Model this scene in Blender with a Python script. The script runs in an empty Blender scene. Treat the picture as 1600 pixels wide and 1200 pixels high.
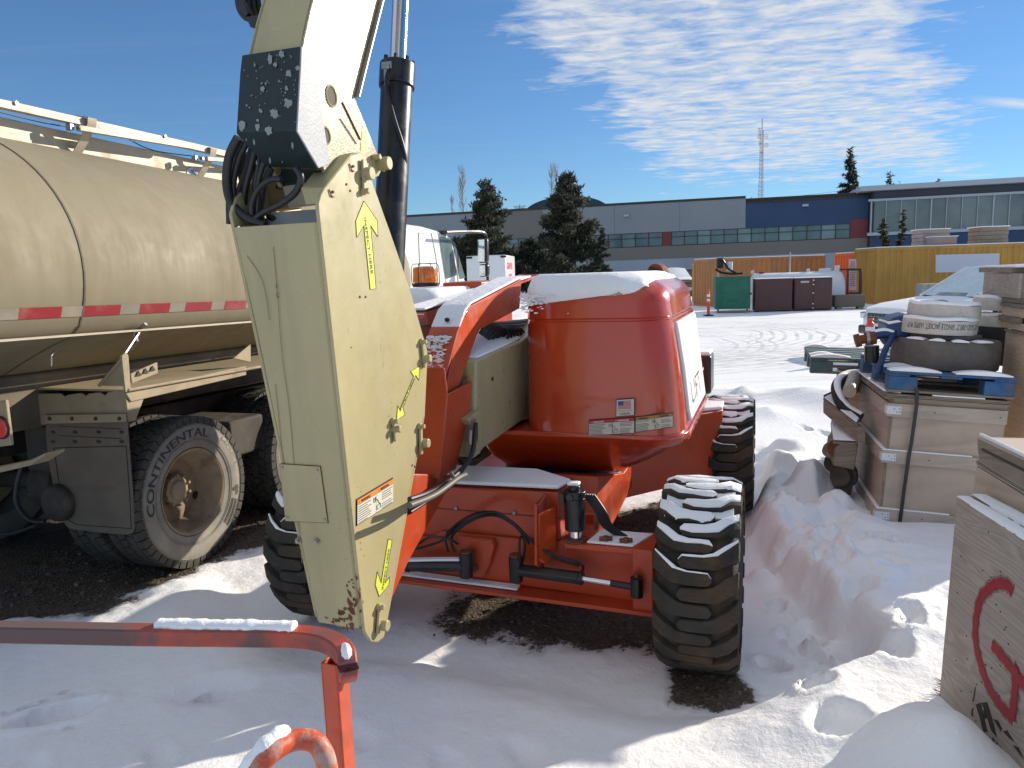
import bpy, math, random
import numpy as np
from mathutils import Vector, Matrix
from math import sin, cos, pi, radians, sqrt, atan2, tan

sc = bpy.context.scene
C = sc.collection
random.seed(7)
# ------------------------------------------------------------------ camera
F = 1155.0; TH = radians(8.37); DE = 0.033; H = 1.9
_f = Vector((0, cos(TH), -sin(TH))); _u0 = Vector((0, sin(TH), cos(TH))); _r0 = Vector((1, 0, 0))
_R = _r0 * cos(DE) - _u0 * sin(DE); _U = _r0 * sin(DE) + _u0 * cos(DE)
CAM = Vector((0, 0, H))
cd = bpy.data.cameras.new('camera'); cam = bpy.data.objects.new('camera', cd); C.objects.link(cam)
cam.matrix_world = Matrix(((_R.x, _U.x, -_f.x, 0), (_R.y, _U.y, -_f.y, 0), (_R.z, _U.z, -_f.z, H), (0, 0, 0, 1)))
cd.sensor_width = 36; cd.lens = 36 * F / 1600; cd.clip_start = .05; cd.clip_end = 6000
sc.camera = cam
# ------------------------------------------------------------------ light
SUN_AZ, SUN_EL = radians(59), radians(19)          # azimuth clockwise from +Y
sd = Vector((sin(SUN_AZ) * cos(SUN_EL), cos(SUN_AZ) * cos(SUN_EL), sin(SUN_EL)))
ld = bpy.data.lights.new('sun', 'SUN'); ld.energy = 2.5; ld.angle = radians(.53); ld.color = (1.0, .90, .76)
lo = bpy.data.objects.new('sun', ld); C.objects.link(lo)
lo.rotation_euler = (-sd).to_track_quat('-Z', 'Y').to_euler()
sc.view_settings.view_transform = 'Standard'; sc.view_settings.look = 'None'
sc.view_settings.exposure = 1.35; sc.view_settings.gamma = 1

W = bpy.data.worlds.new('World'); sc.world = W; W.use_nodes = True
nt = W.node_tree; nt.nodes.clear()
class NT:
    """tiny node helper"""
    def __init__(s, t): s.t = t
    def n(s, typ, **kw):
        nd = s.t.nodes.new(typ)
        ins = kw.pop('ins', {})
        for k, v in kw.items(): setattr(nd, k, v)
        for k, v in ins.items():
            if isinstance(v, bpy.types.NodeSocket): s.t.links.new(v, nd.inputs[k])
            else: nd.inputs[k].default_value = v
        return nd
    def m(s, op, a, b=None, c=None, clamp=False):
        nd = s.t.nodes.new('ShaderNodeMath'); nd.operation = op; nd.use_clamp = clamp
        for i, v in enumerate((a, b, c)):
            if v is None: continue
            if isinstance(v, bpy.types.NodeSocket): s.t.links.new(v, nd.inputs[i])
            else: nd.inputs[i].default_value = v
        return nd.outputs[0]
    def ramp(s, f, *st):
        nd = s.t.nodes.new('ShaderNodeValToRGB'); s.t.links.new(f, nd.inputs[0])
        cr = nd.color_ramp
        while len(cr.elements) < len(st): cr.elements.new(.5)
        for e, (p, c) in zip(cr.elements, st):
            e.position = p; e.color = (c, c, c, 1) if not isinstance(c, tuple) else (*c, 1)
        return nd.outputs[0]
    def noise(s, vec, scale, detail=4, rough=.55, dist=0, col=False):
        nd = s.n('ShaderNodeTexNoise', ins={'Scale': scale, 'Detail': detail, 'Roughness': rough, 'Distortion': dist})
        if vec is not None: s.t.links.new(vec, nd.inputs['Vector'])
        return nd.outputs['Color' if col else 'Fac']
    def mix(s, f, a, b, mode='MIX'):
        nd = s.t.nodes.new('ShaderNodeMix'); nd.data_type = 'RGBA'; nd.blend_type = mode
        for i, v in ((0, f), (6, a), (7, b)):
            if isinstance(v, bpy.types.NodeSocket): s.t.links.new(v, nd.inputs[i])
            elif isinstance(v, (int, float)): nd.inputs[i].default_value = v
            else: nd.inputs[i].default_value = (*v[:3], 1)
        return nd.outputs[2]
w = NT(nt)
sky = w.n('ShaderNodeTexSky', sky_type='NISHITA', sun_disc=False, sun_elevation=SUN_EL, sun_rotation=SUN_AZ,
          altitude=700, air_density=1.0, dust_density=0, ozone_density=2.5)
tc = w.n('ShaderNodeTexCoord'); xyz = w.n('ShaderNodeSeparateXYZ', ins={0: tc.outputs['Generated']})
X, Y, Z = xyz.outputs
zz = w.m('MAXIMUM', Z, .03)
px = w.m('DIVIDE', X, zz); py = w.m('DIVIDE', Y, zz)
pv = w.n('ShaderNodeCombineXYZ', ins={0: px, 1: py}).outputs[0]
mp = w.n('ShaderNodeMapping', ins={'Vector': pv, 'Rotation': (0, 0, radians(35)), 'Scale': (1.0, 1.7, 1)}).outputs[0]
n1 = w.m('ADD', w.m('MULTIPLY', w.noise(mp, 4.6, 8, .62, .35), .8), w.m('MULTIPLY', w.noise(pv, 1.9, 4, .6, .6), .22))
n2 = w.noise(pv, 1.3, 3, .5)
yy = w.m('MAXIMUM', Y, .05)
gu = w.m('DIVIDE', X, yy); gv = w.m('DIVIDE', Z, yy)
# altocumulus band low in the north-east; its unseen spread overhead is added for fill light
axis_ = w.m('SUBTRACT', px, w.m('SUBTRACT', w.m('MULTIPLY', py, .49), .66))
hw_ = w.m('ADD', w.m('ADD', w.m('MULTIPLY', w.m('ABSOLUTE', py), .20), .50), w.ramp(w.m('ADD', w.m('MULTIPLY', py, .25), .5), (.55, 1.0), (.92, 0.0)))  # ramp widens the unseen cloud overhead to add fill light
hw_ = w.m('ADD', hw_, w.m('MULTIPLY', w.ramp(w.m('ADD', w.m('MULTIPLY', py, .25), .5), (.50, 1.0), (.80, 0.0)), .8))  # widened again overhead and behind the camera, out of view, for more fill
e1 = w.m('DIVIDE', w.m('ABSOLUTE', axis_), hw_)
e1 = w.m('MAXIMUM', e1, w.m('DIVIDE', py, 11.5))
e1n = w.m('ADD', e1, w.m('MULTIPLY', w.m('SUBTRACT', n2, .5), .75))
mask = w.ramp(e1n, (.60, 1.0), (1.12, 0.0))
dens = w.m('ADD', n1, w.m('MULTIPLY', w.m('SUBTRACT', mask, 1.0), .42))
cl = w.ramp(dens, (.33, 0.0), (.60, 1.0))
# thin high wisps and a contrail
wv = w.n('ShaderNodeMapping', ins={'Vector': pv, 'Rotation': (0, 0, radians(-25)), 'Scale': (.35, 2.2, 1)}).outputs[0]
wis = w.m('MULTIPLY', w.ramp(w.noise(wv, 1.6, 5, .6, .8), (.52, 0.0), (.85, .05)), w.ramp(Z, (.02, 0.0), (.12, 1.0)))
ln = w.m('ABSOLUTE', w.m('SUBTRACT', w.m('ADD', gv, w.m('MULTIPLY', gu, .10)), .266))
con = w.m('MULTIPLY', w.ramp(ln, (.0015, .8), (.0075, 0.0)), w.ramp(gu, (.60, 0.0), (.66, 1.0)))
con = w.m('MULTIPLY', con, w.ramp(Y, (0.0, 0.0), (.2, 1.0)))
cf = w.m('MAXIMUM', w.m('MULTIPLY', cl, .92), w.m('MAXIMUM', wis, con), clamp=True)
cloudcol = w.mix(w.ramp(w.noise(mp, 9, 3), (.3, 0.0), (.7, 1.0)), (3.5, 3.8, 4.25), (4.5, 4.5, 4.5))
skc = w.mix(1.0, sky.outputs[0], (.50, .67, .84), 'MULTIPLY')
lum = w.n('ShaderNodeVectorMath', operation='LENGTH', ins={0: skc}).outputs['Value']
skc = w.n('ShaderNodeVectorMath', operation='SCALE', ins={0: skc, 'Scale': w.m('DIVIDE', 1.0, w.m('ADD', 1.0, w.m('DIVIDE', lum, 26.0)))}).outputs[0]
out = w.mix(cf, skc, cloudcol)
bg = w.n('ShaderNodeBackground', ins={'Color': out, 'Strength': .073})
w.n('ShaderNodeOutputWorld', ins={'Surface': bg.outputs[0]})

# ------------------------------------------------------------------ materials
MATS = {}
def mat(name, col, rough=.6, metal=0, spec=.5, var=.12, vs=6, dirt=None, ds=3, da=.5, bump=0, bs=60, streak=False, coat=0, trans=0, emis=None, dthr=(.5, .68), chip=0, chipc=(.12, .06, .035)):
    if name in MATS: return MATS[name]
    m = bpy.data.materials.new(name); m.use_nodes = True; t = NT(m.node_tree)
    b = m.node_tree.nodes['Principled BSDF']
    co = t.n('ShaderNodeTexCoord').outputs['Object']
    nz = t.noise(co, vs, 5, .6)
    c = t.mix(t.ramp(nz, (.3, 0.0), (.7, 1.0)), tuple(x * (1 - var) for x in col), tuple(min(1, x * (1 + var)) for x in col))
    r = rough
    if dirt:
        dv = co
        if streak: dv = t.n('ShaderNodeMapping', ins={'Vector': co, 'Scale': (1, 1, .12)}).outputs[0]
        dn = t.noise(dv, ds, 7, .68, .4)
        f = t.m('MULTIPLY', t.ramp(dn, (dthr[0], 0.0), (dthr[1], 1.0)), da)
        c = t.mix(f, c, dirt)
        r = t.m('ADD', t.m('MULTIPLY', f, .45), rough, clamp=True)
    if chip:
        ch = t.ramp(t.m('ADD', t.noise(co, 55, 4, .7), t.m('MULTIPLY', t.m('SUBTRACT', t.noise(co, 3.0, 3, .6), .5), .5)), (.70, 0.0), (.74, chip))
        c = t.mix(ch, c, chipc)
        big = t.ramp(t.noise(t.n('ShaderNodeMapping', ins={'Vector': co, 'Scale': (1, 1, .3)}).outputs[0], 1.1, 6, .7), (.42, 0.0), (.62, .22))
        c = t.mix(big, c, tuple(x * .62 for x in col))
        r = t.m('ADD', t.m('MULTIPLY', t.m('SUBTRACT', t.noise(co, 9, 6, .7), .45), .5), r, clamp=True)
    m.node_tree.links.new(c, b.inputs['Base Color'])
    if isinstance(r, bpy.types.NodeSocket): m.node_tree.links.new(r, b.inputs['Roughness'])
    else: b.inputs['Roughness'].default_value = r
    b.inputs['Metallic'].default_value = metal; b.inputs['Specular IOR Level'].default_value = spec
    b.inputs['Coat Weight'].default_value = coat; b.inputs['Coat Roughness'].default_value = .08
    b.inputs['Transmission Weight'].default_value = trans
    if bump:
        bn = t.n('ShaderNodeBump', ins={'Strength': bump, 'Distance': .01, 'Height': t.noise(co, bs, 5, .6)})
        m.node_tree.links.new(bn.outputs[0], b.inputs['Normal'])
    MATS[name] = m
    return m
def wood(name, c1, c2, scale=3.0, rough=.8, ply=False, stain=(.16, .13, .10), sa=.35):
    m = bpy.data.materials.new(name); m.use_nodes = True; t = NT(m.node_tree); b = m.node_tree.nodes['Principled BSDF']
    co = t.n('ShaderNodeTexCoord').outputs['Object']
    v = t.n('ShaderNodeMapping', ins={'Vector': co, 'Scale': (1.0, .35, 1.0) if ply else (1, 1, 1), 'Rotation': (.2, .1, .05)}).outputs[0]
    warp = t.noise(v, scale * .8, 3, .5)
    st = t.n('ShaderNodeMapping', ins={'Vector': v, 'Scale': (.5, .5, 1.5) if ply else (.25, .25, 3.2)}).outputs[0]
    big = t.noise(st, scale, 3, .45, 2.2 if ply else .2)
    rings = t.m('FRACT', t.m('MULTIPLY', big, 22 if ply else 9))
    rings = t.ramp(rings, (0.0, 0.0), (.7, 1.0), (1.0, 0.1))
    fine = t.noise(t.n('ShaderNodeMapping', ins={'Vector': co, 'Scale': (4, 4, 60) if not ply else (9, 9, 40)}).outputs[0], 4, 4, .7)
    f = t.m('ADD', t.m('MULTIPLY', rings, .55), t.m('MULTIPLY', fine, .35 if ply else .5), clamp=True)
    c = t.mix(f, c1, c2)
    dn = t.ramp(t.noise(co, 2.2, 6, .7), (.48, 0.0), (.75, sa))
    c = t.mix(dn, c, stain)
    m.node_tree.links.new(c, b.inputs['Base Color']); b.inputs['Roughness'].default_value = rough
    b.inputs['Specular IOR Level'].default_value = .25
    bn = t.n('ShaderNodeBump', ins={'Strength': .35, 'Distance': .004, 'Height': f})
    m.node_tree.links.new(bn.outputs[0], b.inputs['Normal'])
    return m
tan_p = mat('tan_paint', (.43, .372, .195), .30, vs=2.5, var=.07, dirt=(.30, .25, .16), ds=2.2, da=.55, streak=True, coat=.1, chip=.7)
orange = mat('orange_paint', (.52, .062, .014), .33, vs=3, var=.10, dirt=(.27, .07, .04), ds=3.5, da=.6, coat=.15, chip=.6)
cowl = mat('cowl_orange', (.50, .045, .009), .22, vs=1.5, var=.07, dirt=(.33, .055, .022), ds=2.5, da=.45, coat=.8)
orange_w = mat('worn_orange', (.40, .055, .03), .45, vs=9, var=.25, dirt=(.11, .085, .085), ds=3.2, da=.92, dthr=(.42, .56))
blackp = mat('black_paint', (.012, .012, .014), .28, dirt=(.05, .05, .045), ds=6, da=.5)
darkg = mat('dark_green_paint', (.006, .018, .020), .38, var=.3)
splash = mat('paint_splash', (.24, .27, .27), .6)
greyp = mat('grey_paint', (.42, .45, .48), .35)
chrome = mat('chrome', (.75, .75, .75), .12, metal=1, var=.02)
steel = mat('steel', (.32, .31, .30), .4, metal=.8, var=.2)
rust = mat('rust', (.16, .055, .025), .85, vs=20, var=.4)
rubber = mat('rubber', (.018, .018, .019), .75, var=.3, vs=12)
hose_m = mat('hose_rubber', (.016, .016, .018), .42, var=.3)
tyre_m = mat('lift_tyre_rubber', (.036, .032, .028), .8, vs=9, var=.4, dirt=(.10, .062, .034), ds=6, da=.95, bump=.6, bs=90, dthr=(.46, .66))
ttyre_m = mat('dusty_tyre_rubber', (.24, .225, .19), .85, vs=7, var=.18, dirt=(.33, .29, .22), ds=5, da=.5, bump=.3, bs=120)
tread_m = mat('tread_rubber', (.05, .047, .04), .85, vs=9, var=.35, dirt=(.14, .12, .09), ds=6, da=.5)
rimd = mat('dusty_rim', (.30, .22, .14), .7, vs=7, var=.2, dirt=(.10, .06, .04), ds=4, da=.6)
dusty = mat('dusty_steel', (.34, .275, .175), .62, vs=4, var=.15, dirt=(.25, .20, .14), ds=5, da=.6, bump=.15, bs=40)
tankm = mat('dusty_tank', (.27, .235, .158), .58, vs=1.2, var=.10, dirt=(.20, .17, .11), ds=3.6, da=.55, streak=True, spec=.3, dthr=(.42, .7), chip=.2)
alu = mat('weathered_aluminium', (.40, .35, .27), .5, metal=.2, vs=8, var=.12, dirt=(.4, .34, .25), ds=4, da=.5)
flapm = mat('mudflap_rubber', (.13, .105, .08), .75, vs=5, var=.2, dirt=(.16, .13, .10), ds=4, da=.6)
frame_d = mat('dark_frame', (.05, .042, .035), .8, var=.3, dirt=(.15, .12, .08), ds=5, da=.6)
white_p = mat('white_paint', (.78, .78, .78), .3, var=.03, coat=.4)
whited = mat('white_dull', (.70, .71, .72), .6, var=.05, dirt=(.5, .47, .42), da=.3)
glass = mat('dark_glass', (.03, .05, .055), .06, spec=.8, var=.1)
glass2 = mat('cab_glass', (.12, .17, .18), .05, spec=.8, var=.15)
mirror_m = mat('mirror_glass', (.5, .55, .58), .04, metal=1, var=.05)
red_t = mat('red_reflector', (.30, .03, .038), .4, var=.1, dirt=(.4, .3, .22), da=.35)
wht_t = mat('silver_reflector', (.27, .245, .19), .4, dirt=(.38, .33, .25), da=.6)
amber = mat('amber_lens', (.95, .25, .01), .12, trans=.35, coat=1, var=.05)
redlens = mat('red_lens', (.75, .06, .06), .2, coat=.5)
decal_y = mat('yellow_decal', (.62, .66, .07), .45, var=.05)
decal_w = mat('label_cream', (.62, .60, .50), .5, var=.06, dirt=(.4, .36, .26), da=.3)
decal_o = mat('label_orange', (.75, .22, .03), .5)
decal_r = mat('label_red', (.55, .02, .05), .5)
ink = mat('black_ink', (.012, .012, .012), .6)
dk_ink = mat('grey_ink', (.065, .06, .052), .8)
blue_i = mat('blue_ink', (.03, .06, .28), .5)
white_i = mat('white_ink', (.8, .8, .8), .5)
spray = mat('red_spray_paint', (.34, .025, .04), .75, vs=30, var=.15)
ply_new = wood('fresh_plywood', (.55, .37, .25), (.72, .56, .43), 1.6, ply=True, sa=.12)
ply_g = wood('weathered_plywood', (.30, .25, .21), (.50, .43, .37), 2.2, ply=True, sa=.4)
ply_c = wood('crate_plywood', (.40, .31, .24), (.53, .43, .345), 1.0, sa=.4)
plank_m = wood('crate_batten', (.38, .32, .26), (.53, .45, .375), 2.0, sa=.35)
oldwood = wood('old_wood', (.19, .15, .11), (.34, .28, .215), 3.0, sa=.5)
blue_w = mat('blue_painted_wood', (.035, .11, .24), .8, vs=15, var=.3, dirt=(.14, .13, .13), ds=12, da=.8)
teal_w = mat('teal_painted_wood', (.09, .16, .18), .8, vs=15, var=.3, dirt=(.14, .13, .13), ds=12, da=.8)
canvas = mat('white_hose_canvas', (.60, .56, .50), .9, vs=14, var=.12, dirt=(.4, .33, .28), ds=8, da=.5, bump=.5, bs=60)
canvas_g = mat('grey_hose_rubber', (.13, .115, .10), .8, vs=8, var=.25, bump=.3, bs=40)
blue_pl = mat('blue_plastic', (.012, .036, .125), .45, var=.15)
concrete = mat('concrete', (.36, .35, .33), .9, vs=5, var=.15, bump=.3, bs=30)

def snow_mat(name='snow', ground=False):
    m = bpy.data.materials.new(name); m.use_nodes = True; t = NT(m.node_tree); b = m.node_tree.nodes['Principled BSDF']
    co = t.n('ShaderNodeNewGeometry').outputs['Position']
    base = t.mix(t.ramp(t.noise(co, 1.7, 5), (.35, 0.0), (.65, 1.0)), (.92, .925, .935), (.95, .95, .95))
    fine = t.noise(co, 140, 3, .6); med = t.noise(co, 22, 5, .6)
    hgt = t.m('ADD', t.m('MULTIPLY', fine, .25), med)
    rough = .62
    if ground:
        at = t.n('ShaderNodeAttribute', attribute_name='gravel'); g = at.outputs['Fac']
        at2 = t.n('ShaderNodeAttribute', attribute_name='track'); tr = at2.outputs['Fac']
        at3 = t.n('ShaderNodeAttribute', attribute_name='pink'); pk = at3.outputs['Fac']
        gn = t.noise(co, 34, 6, .7)
        vor = t.n('ShaderNodeTexVoronoi', ins={'Vector': co, 'Scale': 55.0})
        vor2 = t.n('ShaderNodeTexVoronoi', ins={'Vector': co, 'Scale': 150.0})
        gc = t.mix(vor.outputs['Color'], (.055, .043, .032), (.19, .155, .12))
        gc = t.mix(t.ramp(gn, (.35, 0.0), (.7, .8)), gc, (.09, .072, .054))
        gm = t.ramp(t.m('ADD', g, t.m('MULTIPLY', t.m('SUBTRACT', gn, .5), 1.1)), (.41, 0.0), (.60, 1.0))
        base = t.mix(t.m('MULTIPLY', pk, t.ramp(t.noise(co, 5, 5, .6), (.42, 0.0), (.68, .20))), base, (.88, .76, .76))
        # tyre tracks on the packed yard: arcs of grey slush
        sp = t.n('ShaderNodeSeparateXYZ', ins={0: co}); xx, yy_, _ = sp.outputs
        tot = None
        for cx, cy, r, wd, fq in ((2.2, 22.5, 6.4, 1.5, 9.0), (1.5, 19.5, 5.0, .9, 9.0), (-3, 30, 17.5, 1.0, 8.0), (6, 40, 25.0, 1.4, 8.0), (9, 2, 21.5, 1.6, 7.0), (6, -10, 27, 1.6, 8.0)):
            dx = t.m('SUBTRACT', xx, cx); dy = t.m('SUBTRACT', yy_, cy)
            d = t.m('SQRT', t.m('ADD', t.m('MULTIPLY', dx, dx), t.m('MULTIPLY', dy, dy)))
            d = t.m('ADD', d, t.m('MULTIPLY', t.noise(co, .35, 2), .5))
            band = t.ramp(t.m('ABSOLUTE', t.m('DIVIDE', t.m('SUBTRACT', d, r), wd)), (.65, 1.0), (1.0, 0.0))
            wav = t.m('MULTIPLY', band, t.ramp(t.m('SINE', t.m('MULTIPLY', d, fq * 2.2)), (.35, 0.0), (.75, 1.0)))
            tot = wav if tot is None else t.m('MAXIMUM', tot, wav)
        sl = t.n('ShaderNodeMapping', ins={'Vector': co, 'Rotation': (0, 0, radians(-8)), 'Scale': (.12, 2.0, 1)}).outputs[0]
        lin = t.ramp(t.noise(sl, 1.3, 6, .68), (.50, 0.0), (.66, .8))
        tot = t.m('MULTIPLY', t.m('MAXIMUM', tot, lin), tr)
        tot = t.m('MULTIPLY', tot, t.ramp(t.noise(co, 1.4, 6, .75), (.36, .15), (.62, 1.0)))
        base = t.mix(t.m('MULTIPLY', tot, .72), base, (.42, .41, .40))
        dirty = t.m('MULTIPLY', t.ramp(t.m('ADD', g, t.m('MULTIPLY', t.m('SUBTRACT', t.noise(co, 9, 6, .75), .5), .9)), (.12, 0.0), (.55, 1.0)), .55)
        base = t.mix(dirty, base, (.36, .32, .28))
        base = t.mix(gm, base, gc)
        hs = t.m('ADD', t.m('MULTIPLY', hgt, t.m('SUBTRACT', 1.0, gm)), t.m('MULTIPLY', t.m('ADD', vor.outputs['Distance'], t.m('MULTIPLY', vor2.outputs['Distance'], .5)), t.m('MULTIPLY', gm, 2.2)))
        hgt = t.m('SUBTRACT', hs, t.m('MULTIPLY', tot, .8))
        rough = t.m('ADD', t.m('MULTIPLY', gm, .3), .6)
    m.node_tree.links.new(base, b.inputs['Base Color'])
    if isinstance(rough, float): b.inputs['Roughness'].default_value = rough
    else: m.node_tree.links.new(rough, b.inputs['Roughness'])
    b.inputs['Specular IOR Level'].default_value = .15
    b.inputs['Subsurface Weight'].default_value = .0
    bn = t.n('ShaderNodeBump', ins={'Strength': .5, 'Distance': .016, 'Height': hgt})
    m.node_tree.links.new(bn.outputs[0], b.inputs['Normal'])
    return m
snow = snow_mat(); ground_m = snow_mat('ground_snow', True)

# ------------------------------------------------------------------ geometry helpers
MW = {}
class MB:
    def __init__(s): s.v = []; s.f = []
    def add(s, vs, fs):
        o = len(s.v); s.v += [Vector(p) for p in vs]; s.f += [tuple(i + o for i in q) for q in fs]; return s
    def box(s, c, sz, ax=None):
        ax = ax or (Vector((1, 0, 0)), Vector((0, 1, 0)), Vector((0, 0, 1)))
        c = Vector(c); vs = [c + ax[0] * sz[0] * i / 2 + ax[1] * sz[1] * j / 2 + ax[2] * sz[2] * k / 2 for k in (-1, 1) for j in (-1, 1) for i in (-1, 1)]
        return s.add(vs, [(0, 2, 3, 1), (4, 5, 7, 6), (0, 1, 5, 4), (2, 6, 7, 3), (0, 4, 6, 2), (1, 3, 7, 5)])
    def prism(s, pts, vec):
        n = len(pts); vec = Vector(vec); pts = [Vector(p) for p in pts]
        return s.add(pts + [p + vec for p in pts], [tuple(range(n))[::-1], tuple(range(n, 2 * n))] + [(i, (i + 1) % n, (i + 1) % n + n, i + n) for i in range(n)])
    def loft(s, rings, cap=True):
        n = len(rings[0]); vs = [p for r in rings for p in r]; fs = []
        for k in range(len(rings) - 1):
            for i in range(n): fs.append((k * n + i, k * n + (i + 1) % n, (k + 1) * n + (i + 1) % n, (k + 1) * n + i))
        if cap: fs += [tuple(range(n))[::-1], tuple(range((len(rings) - 1) * n, len(rings) * n))]
        return s.add(vs, fs)
    def tube(s, path, r, seg=10, prof=None, up=None, taper=None):
        path = [Vector(p) for p in path]; rings = []; up = Vector(up) if up else None; N = None
        for i, p in enumerate(path):
            t = (path[min(i + 1, len(path) - 1)] - path[max(i - 1, 0)]).normalized()
            if up is not None:
                N = t.cross(up).normalized(); B = N.cross(t).normalized()
            else:
                if N is None: N = t.orthogonal().normalized()
                N = (N - t * N.dot(t)).normalized(); B = t.cross(N)
            k = taper[i] if taper else 1
            if prof: rings.append([p + N * a * k + B * b * k for a, b in prof])
            else: rings.append([p + (N * cos(2 * pi * j / seg) + B * sin(2 * pi * j / seg)) * r * k for j in range(seg)])
        return s.loft(rings)
    def cyl(s, a, b, r, seg=20, r2=None):
        return s.tube([a, b], r, seg, taper=(1, (r2 / r) if r2 is not None else 1))
    def lathe(s, o, ax, prof, seg=32, cap=True):
        """prof: list of (along axis, radius)"""
        o = Vector(o); ax = Vector(ax).normalized(); n = ax.orthogonal().normalized(); b = ax.cross(n)
        return s.loft([[o + ax * x + (n * cos(2 * pi * j / seg) + b * sin(2 * pi * j / seg)) * max(r, 1e-4) for j in range(seg)] for x, r in prof], cap)
    def build(s, name, m, par=None, bev=0, smooth=False, kind=None, label=None, seg=2, sub=0, ang=35):
        inv = MW[par].inverted() if par in MW else Matrix()
        me = bpy.data.meshes.new(name); me.from_pydata([inv @ v for v in s.v], [], s.f)
        ob = bpy.data.objects.new(name, me); C.objects.link(ob)
        me.materials.append(m)
        import bmesh
        bm = bmesh.new(); bm.from_mesh(me); bmesh.ops.recalc_face_normals(bm, faces=bm.faces); bm.to_mesh(me); bm.free()
        if par:
            ob.parent = par; MW[ob] = MW[par]
        if bev:
            md = ob.modifiers.new('edge', 'BEVEL'); md.width = bev; md.segments = seg; md.limit_method = 'ANGLE'; md.angle_limit = radians(ang)
        if sub:
            md = ob.modifiers.new('sub', 'SUBSURF'); md.levels = sub; md.render_levels = sub
        if smooth or bev:
            me.shade_smooth(); me.set_sharp_from_angle(angle=radians(38 if smooth is not True or True else 180))
        if kind: ob['kind'] = kind
        if label: ob['label'] = label
        return ob
def thing(name, label, cat, loc, rz=0, group=None):
    o = bpy.data.objects.new(name, None); C.objects.link(o); o.empty_display_size = .2
    o.location = loc; o.rotation_euler = (0, 0, rz); o['label'] = label; o['category'] = cat
    if group: o['group'] = group
    MW[o] = Matrix.Translation(Vector(loc)) @ Matrix.Rotation(rz, 4, 'Z')
    return o
def copy_thing(o, loc, rz, label, kids=None):
    c = o.copy(); C.objects.link(c); c.location = loc; c.rotation_euler = (0, 0, rz); c['label'] = label
    def rec(src, dst):
        for ch in list(src.children):
            d = ch.copy(); C.objects.link(d); d.parent = dst; rec(ch, d)
    rec(o, c)
    return c
TCACHE = {}
def text_geo(txt):
    if txt not in TCACHE:
        cu = bpy.data.curves.new('lettering', 'FONT'); cu.body = txt; cu.size = 1; cu.resolution_u = 3
        ob = bpy.data.objects.new('lettering', cu); C.objects.link(ob)
        me = ob.to_mesh()
        vs = [v.co.copy() for v in me.vertices]; fs = [tuple(p.vertices) for p in me.polygons]
        ob.to_mesh_clear(); bpy.data.objects.remove(ob); bpy.data.curves.remove(cu)
        x0 = min(v.x for v in vs); x1 = max(v.x for v in vs)
        TCACHE[txt] = ([Vector((v.x - x0, v.y, 0)) for v in vs], fs, x1 - x0)
    return TCACHE[txt]
def text_on(mb, txt, p0, p1, hgt, nrm, lift=.002, bold=0):
    """letters running from p0 to p1, cap height hgt, on a plane of normal nrm"""
    vs, fs, wd = text_geo(txt); p0 = Vector(p0); p1 = Vector(p1); nrm = Vector(nrm).normalized()
    x = (p1 - p0); y = nrm.cross(x).normalized(); k = hgt / .7
    mb.add([p0 + x * (v.x / wd) + y * v.y * k + nrm * lift for v in vs], fs)
    if bold: mb.add([p0 + x * (v.x / wd) + x.normalized() * bold + y * v.y * k + nrm * (lift + .0003) for v in vs], fs)
def bez(pts, n=8):
    """smooth curve through points (Catmull-Rom)"""
    pts = [Vector(p) for p in pts]; q = [pts[0]] + pts + [pts[-1]]; o = []
    for i in range(1, len(q) - 2):
        for k in range(n):
            t = k / n; a, b, c, d = q[i - 1], q[i], q[i + 1], q[i + 2]
            o.append(.5 * ((2 * b) + (c - a) * t + (2 * a - 5 * b + 4 * c - d) * t * t + (3 * b - a - 3 * c + d) * t ** 3))
    return o + [pts[-1]]
# pixel of the photograph -> point of the place, on a plane at a known distance
def ray(x, y): return _f + _R * ((x - 800) / F) - _U * ((y - 600) / F)
def atY(x, y, Yd): d = ray(x, y); return CAM + d * (Yd / d.y)
def atZ(x, y, z): d = ray(x, y); return CAM + d * ((z - H) / d.z)
def onpl(x, y, p0, n): d = ray(x, y); return CAM + d * ((Vector(p0) - CAM).dot(n) / d.dot(n))
class Fr:
    def __init__(s, o, az=None, fw=None):
        s.o = Vector(o)
        if fw is None: fw = Vector((sin(az), cos(az), 0))
        s.h = Vector(fw).normalized(); s.s = s.h.cross(Vector((0, 0, 1))).normalized(); s.u = s.s.cross(s.h)
        s.az = atan2(s.h.x, s.h.y); s.ax = (s.s, s.h, s.u)
    def P(s, a, b, z): return s.o + s.s * a + s.h * b + s.u * z
    def la(s, x, y, a): return onpl(x, y, s.P(a, 0, 0), s.s)
    def lb(s, x, y, b): return onpl(x, y, s.P(0, b, 0), s.h)
    def lz(s, x, y, z): return onpl(x, y, s.P(0, 0, z), s.u)
    def loc(s, p): d = p - s.o; return d.dot(s.s), d.dot(s.h), d.dot(s.u)
def px_of(P):
    v = Vector(P) - CAM; k = F / v.dot(_f); return (800 + v.dot(_R) * k, 600 - v.dot(_U) * k)
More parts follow.
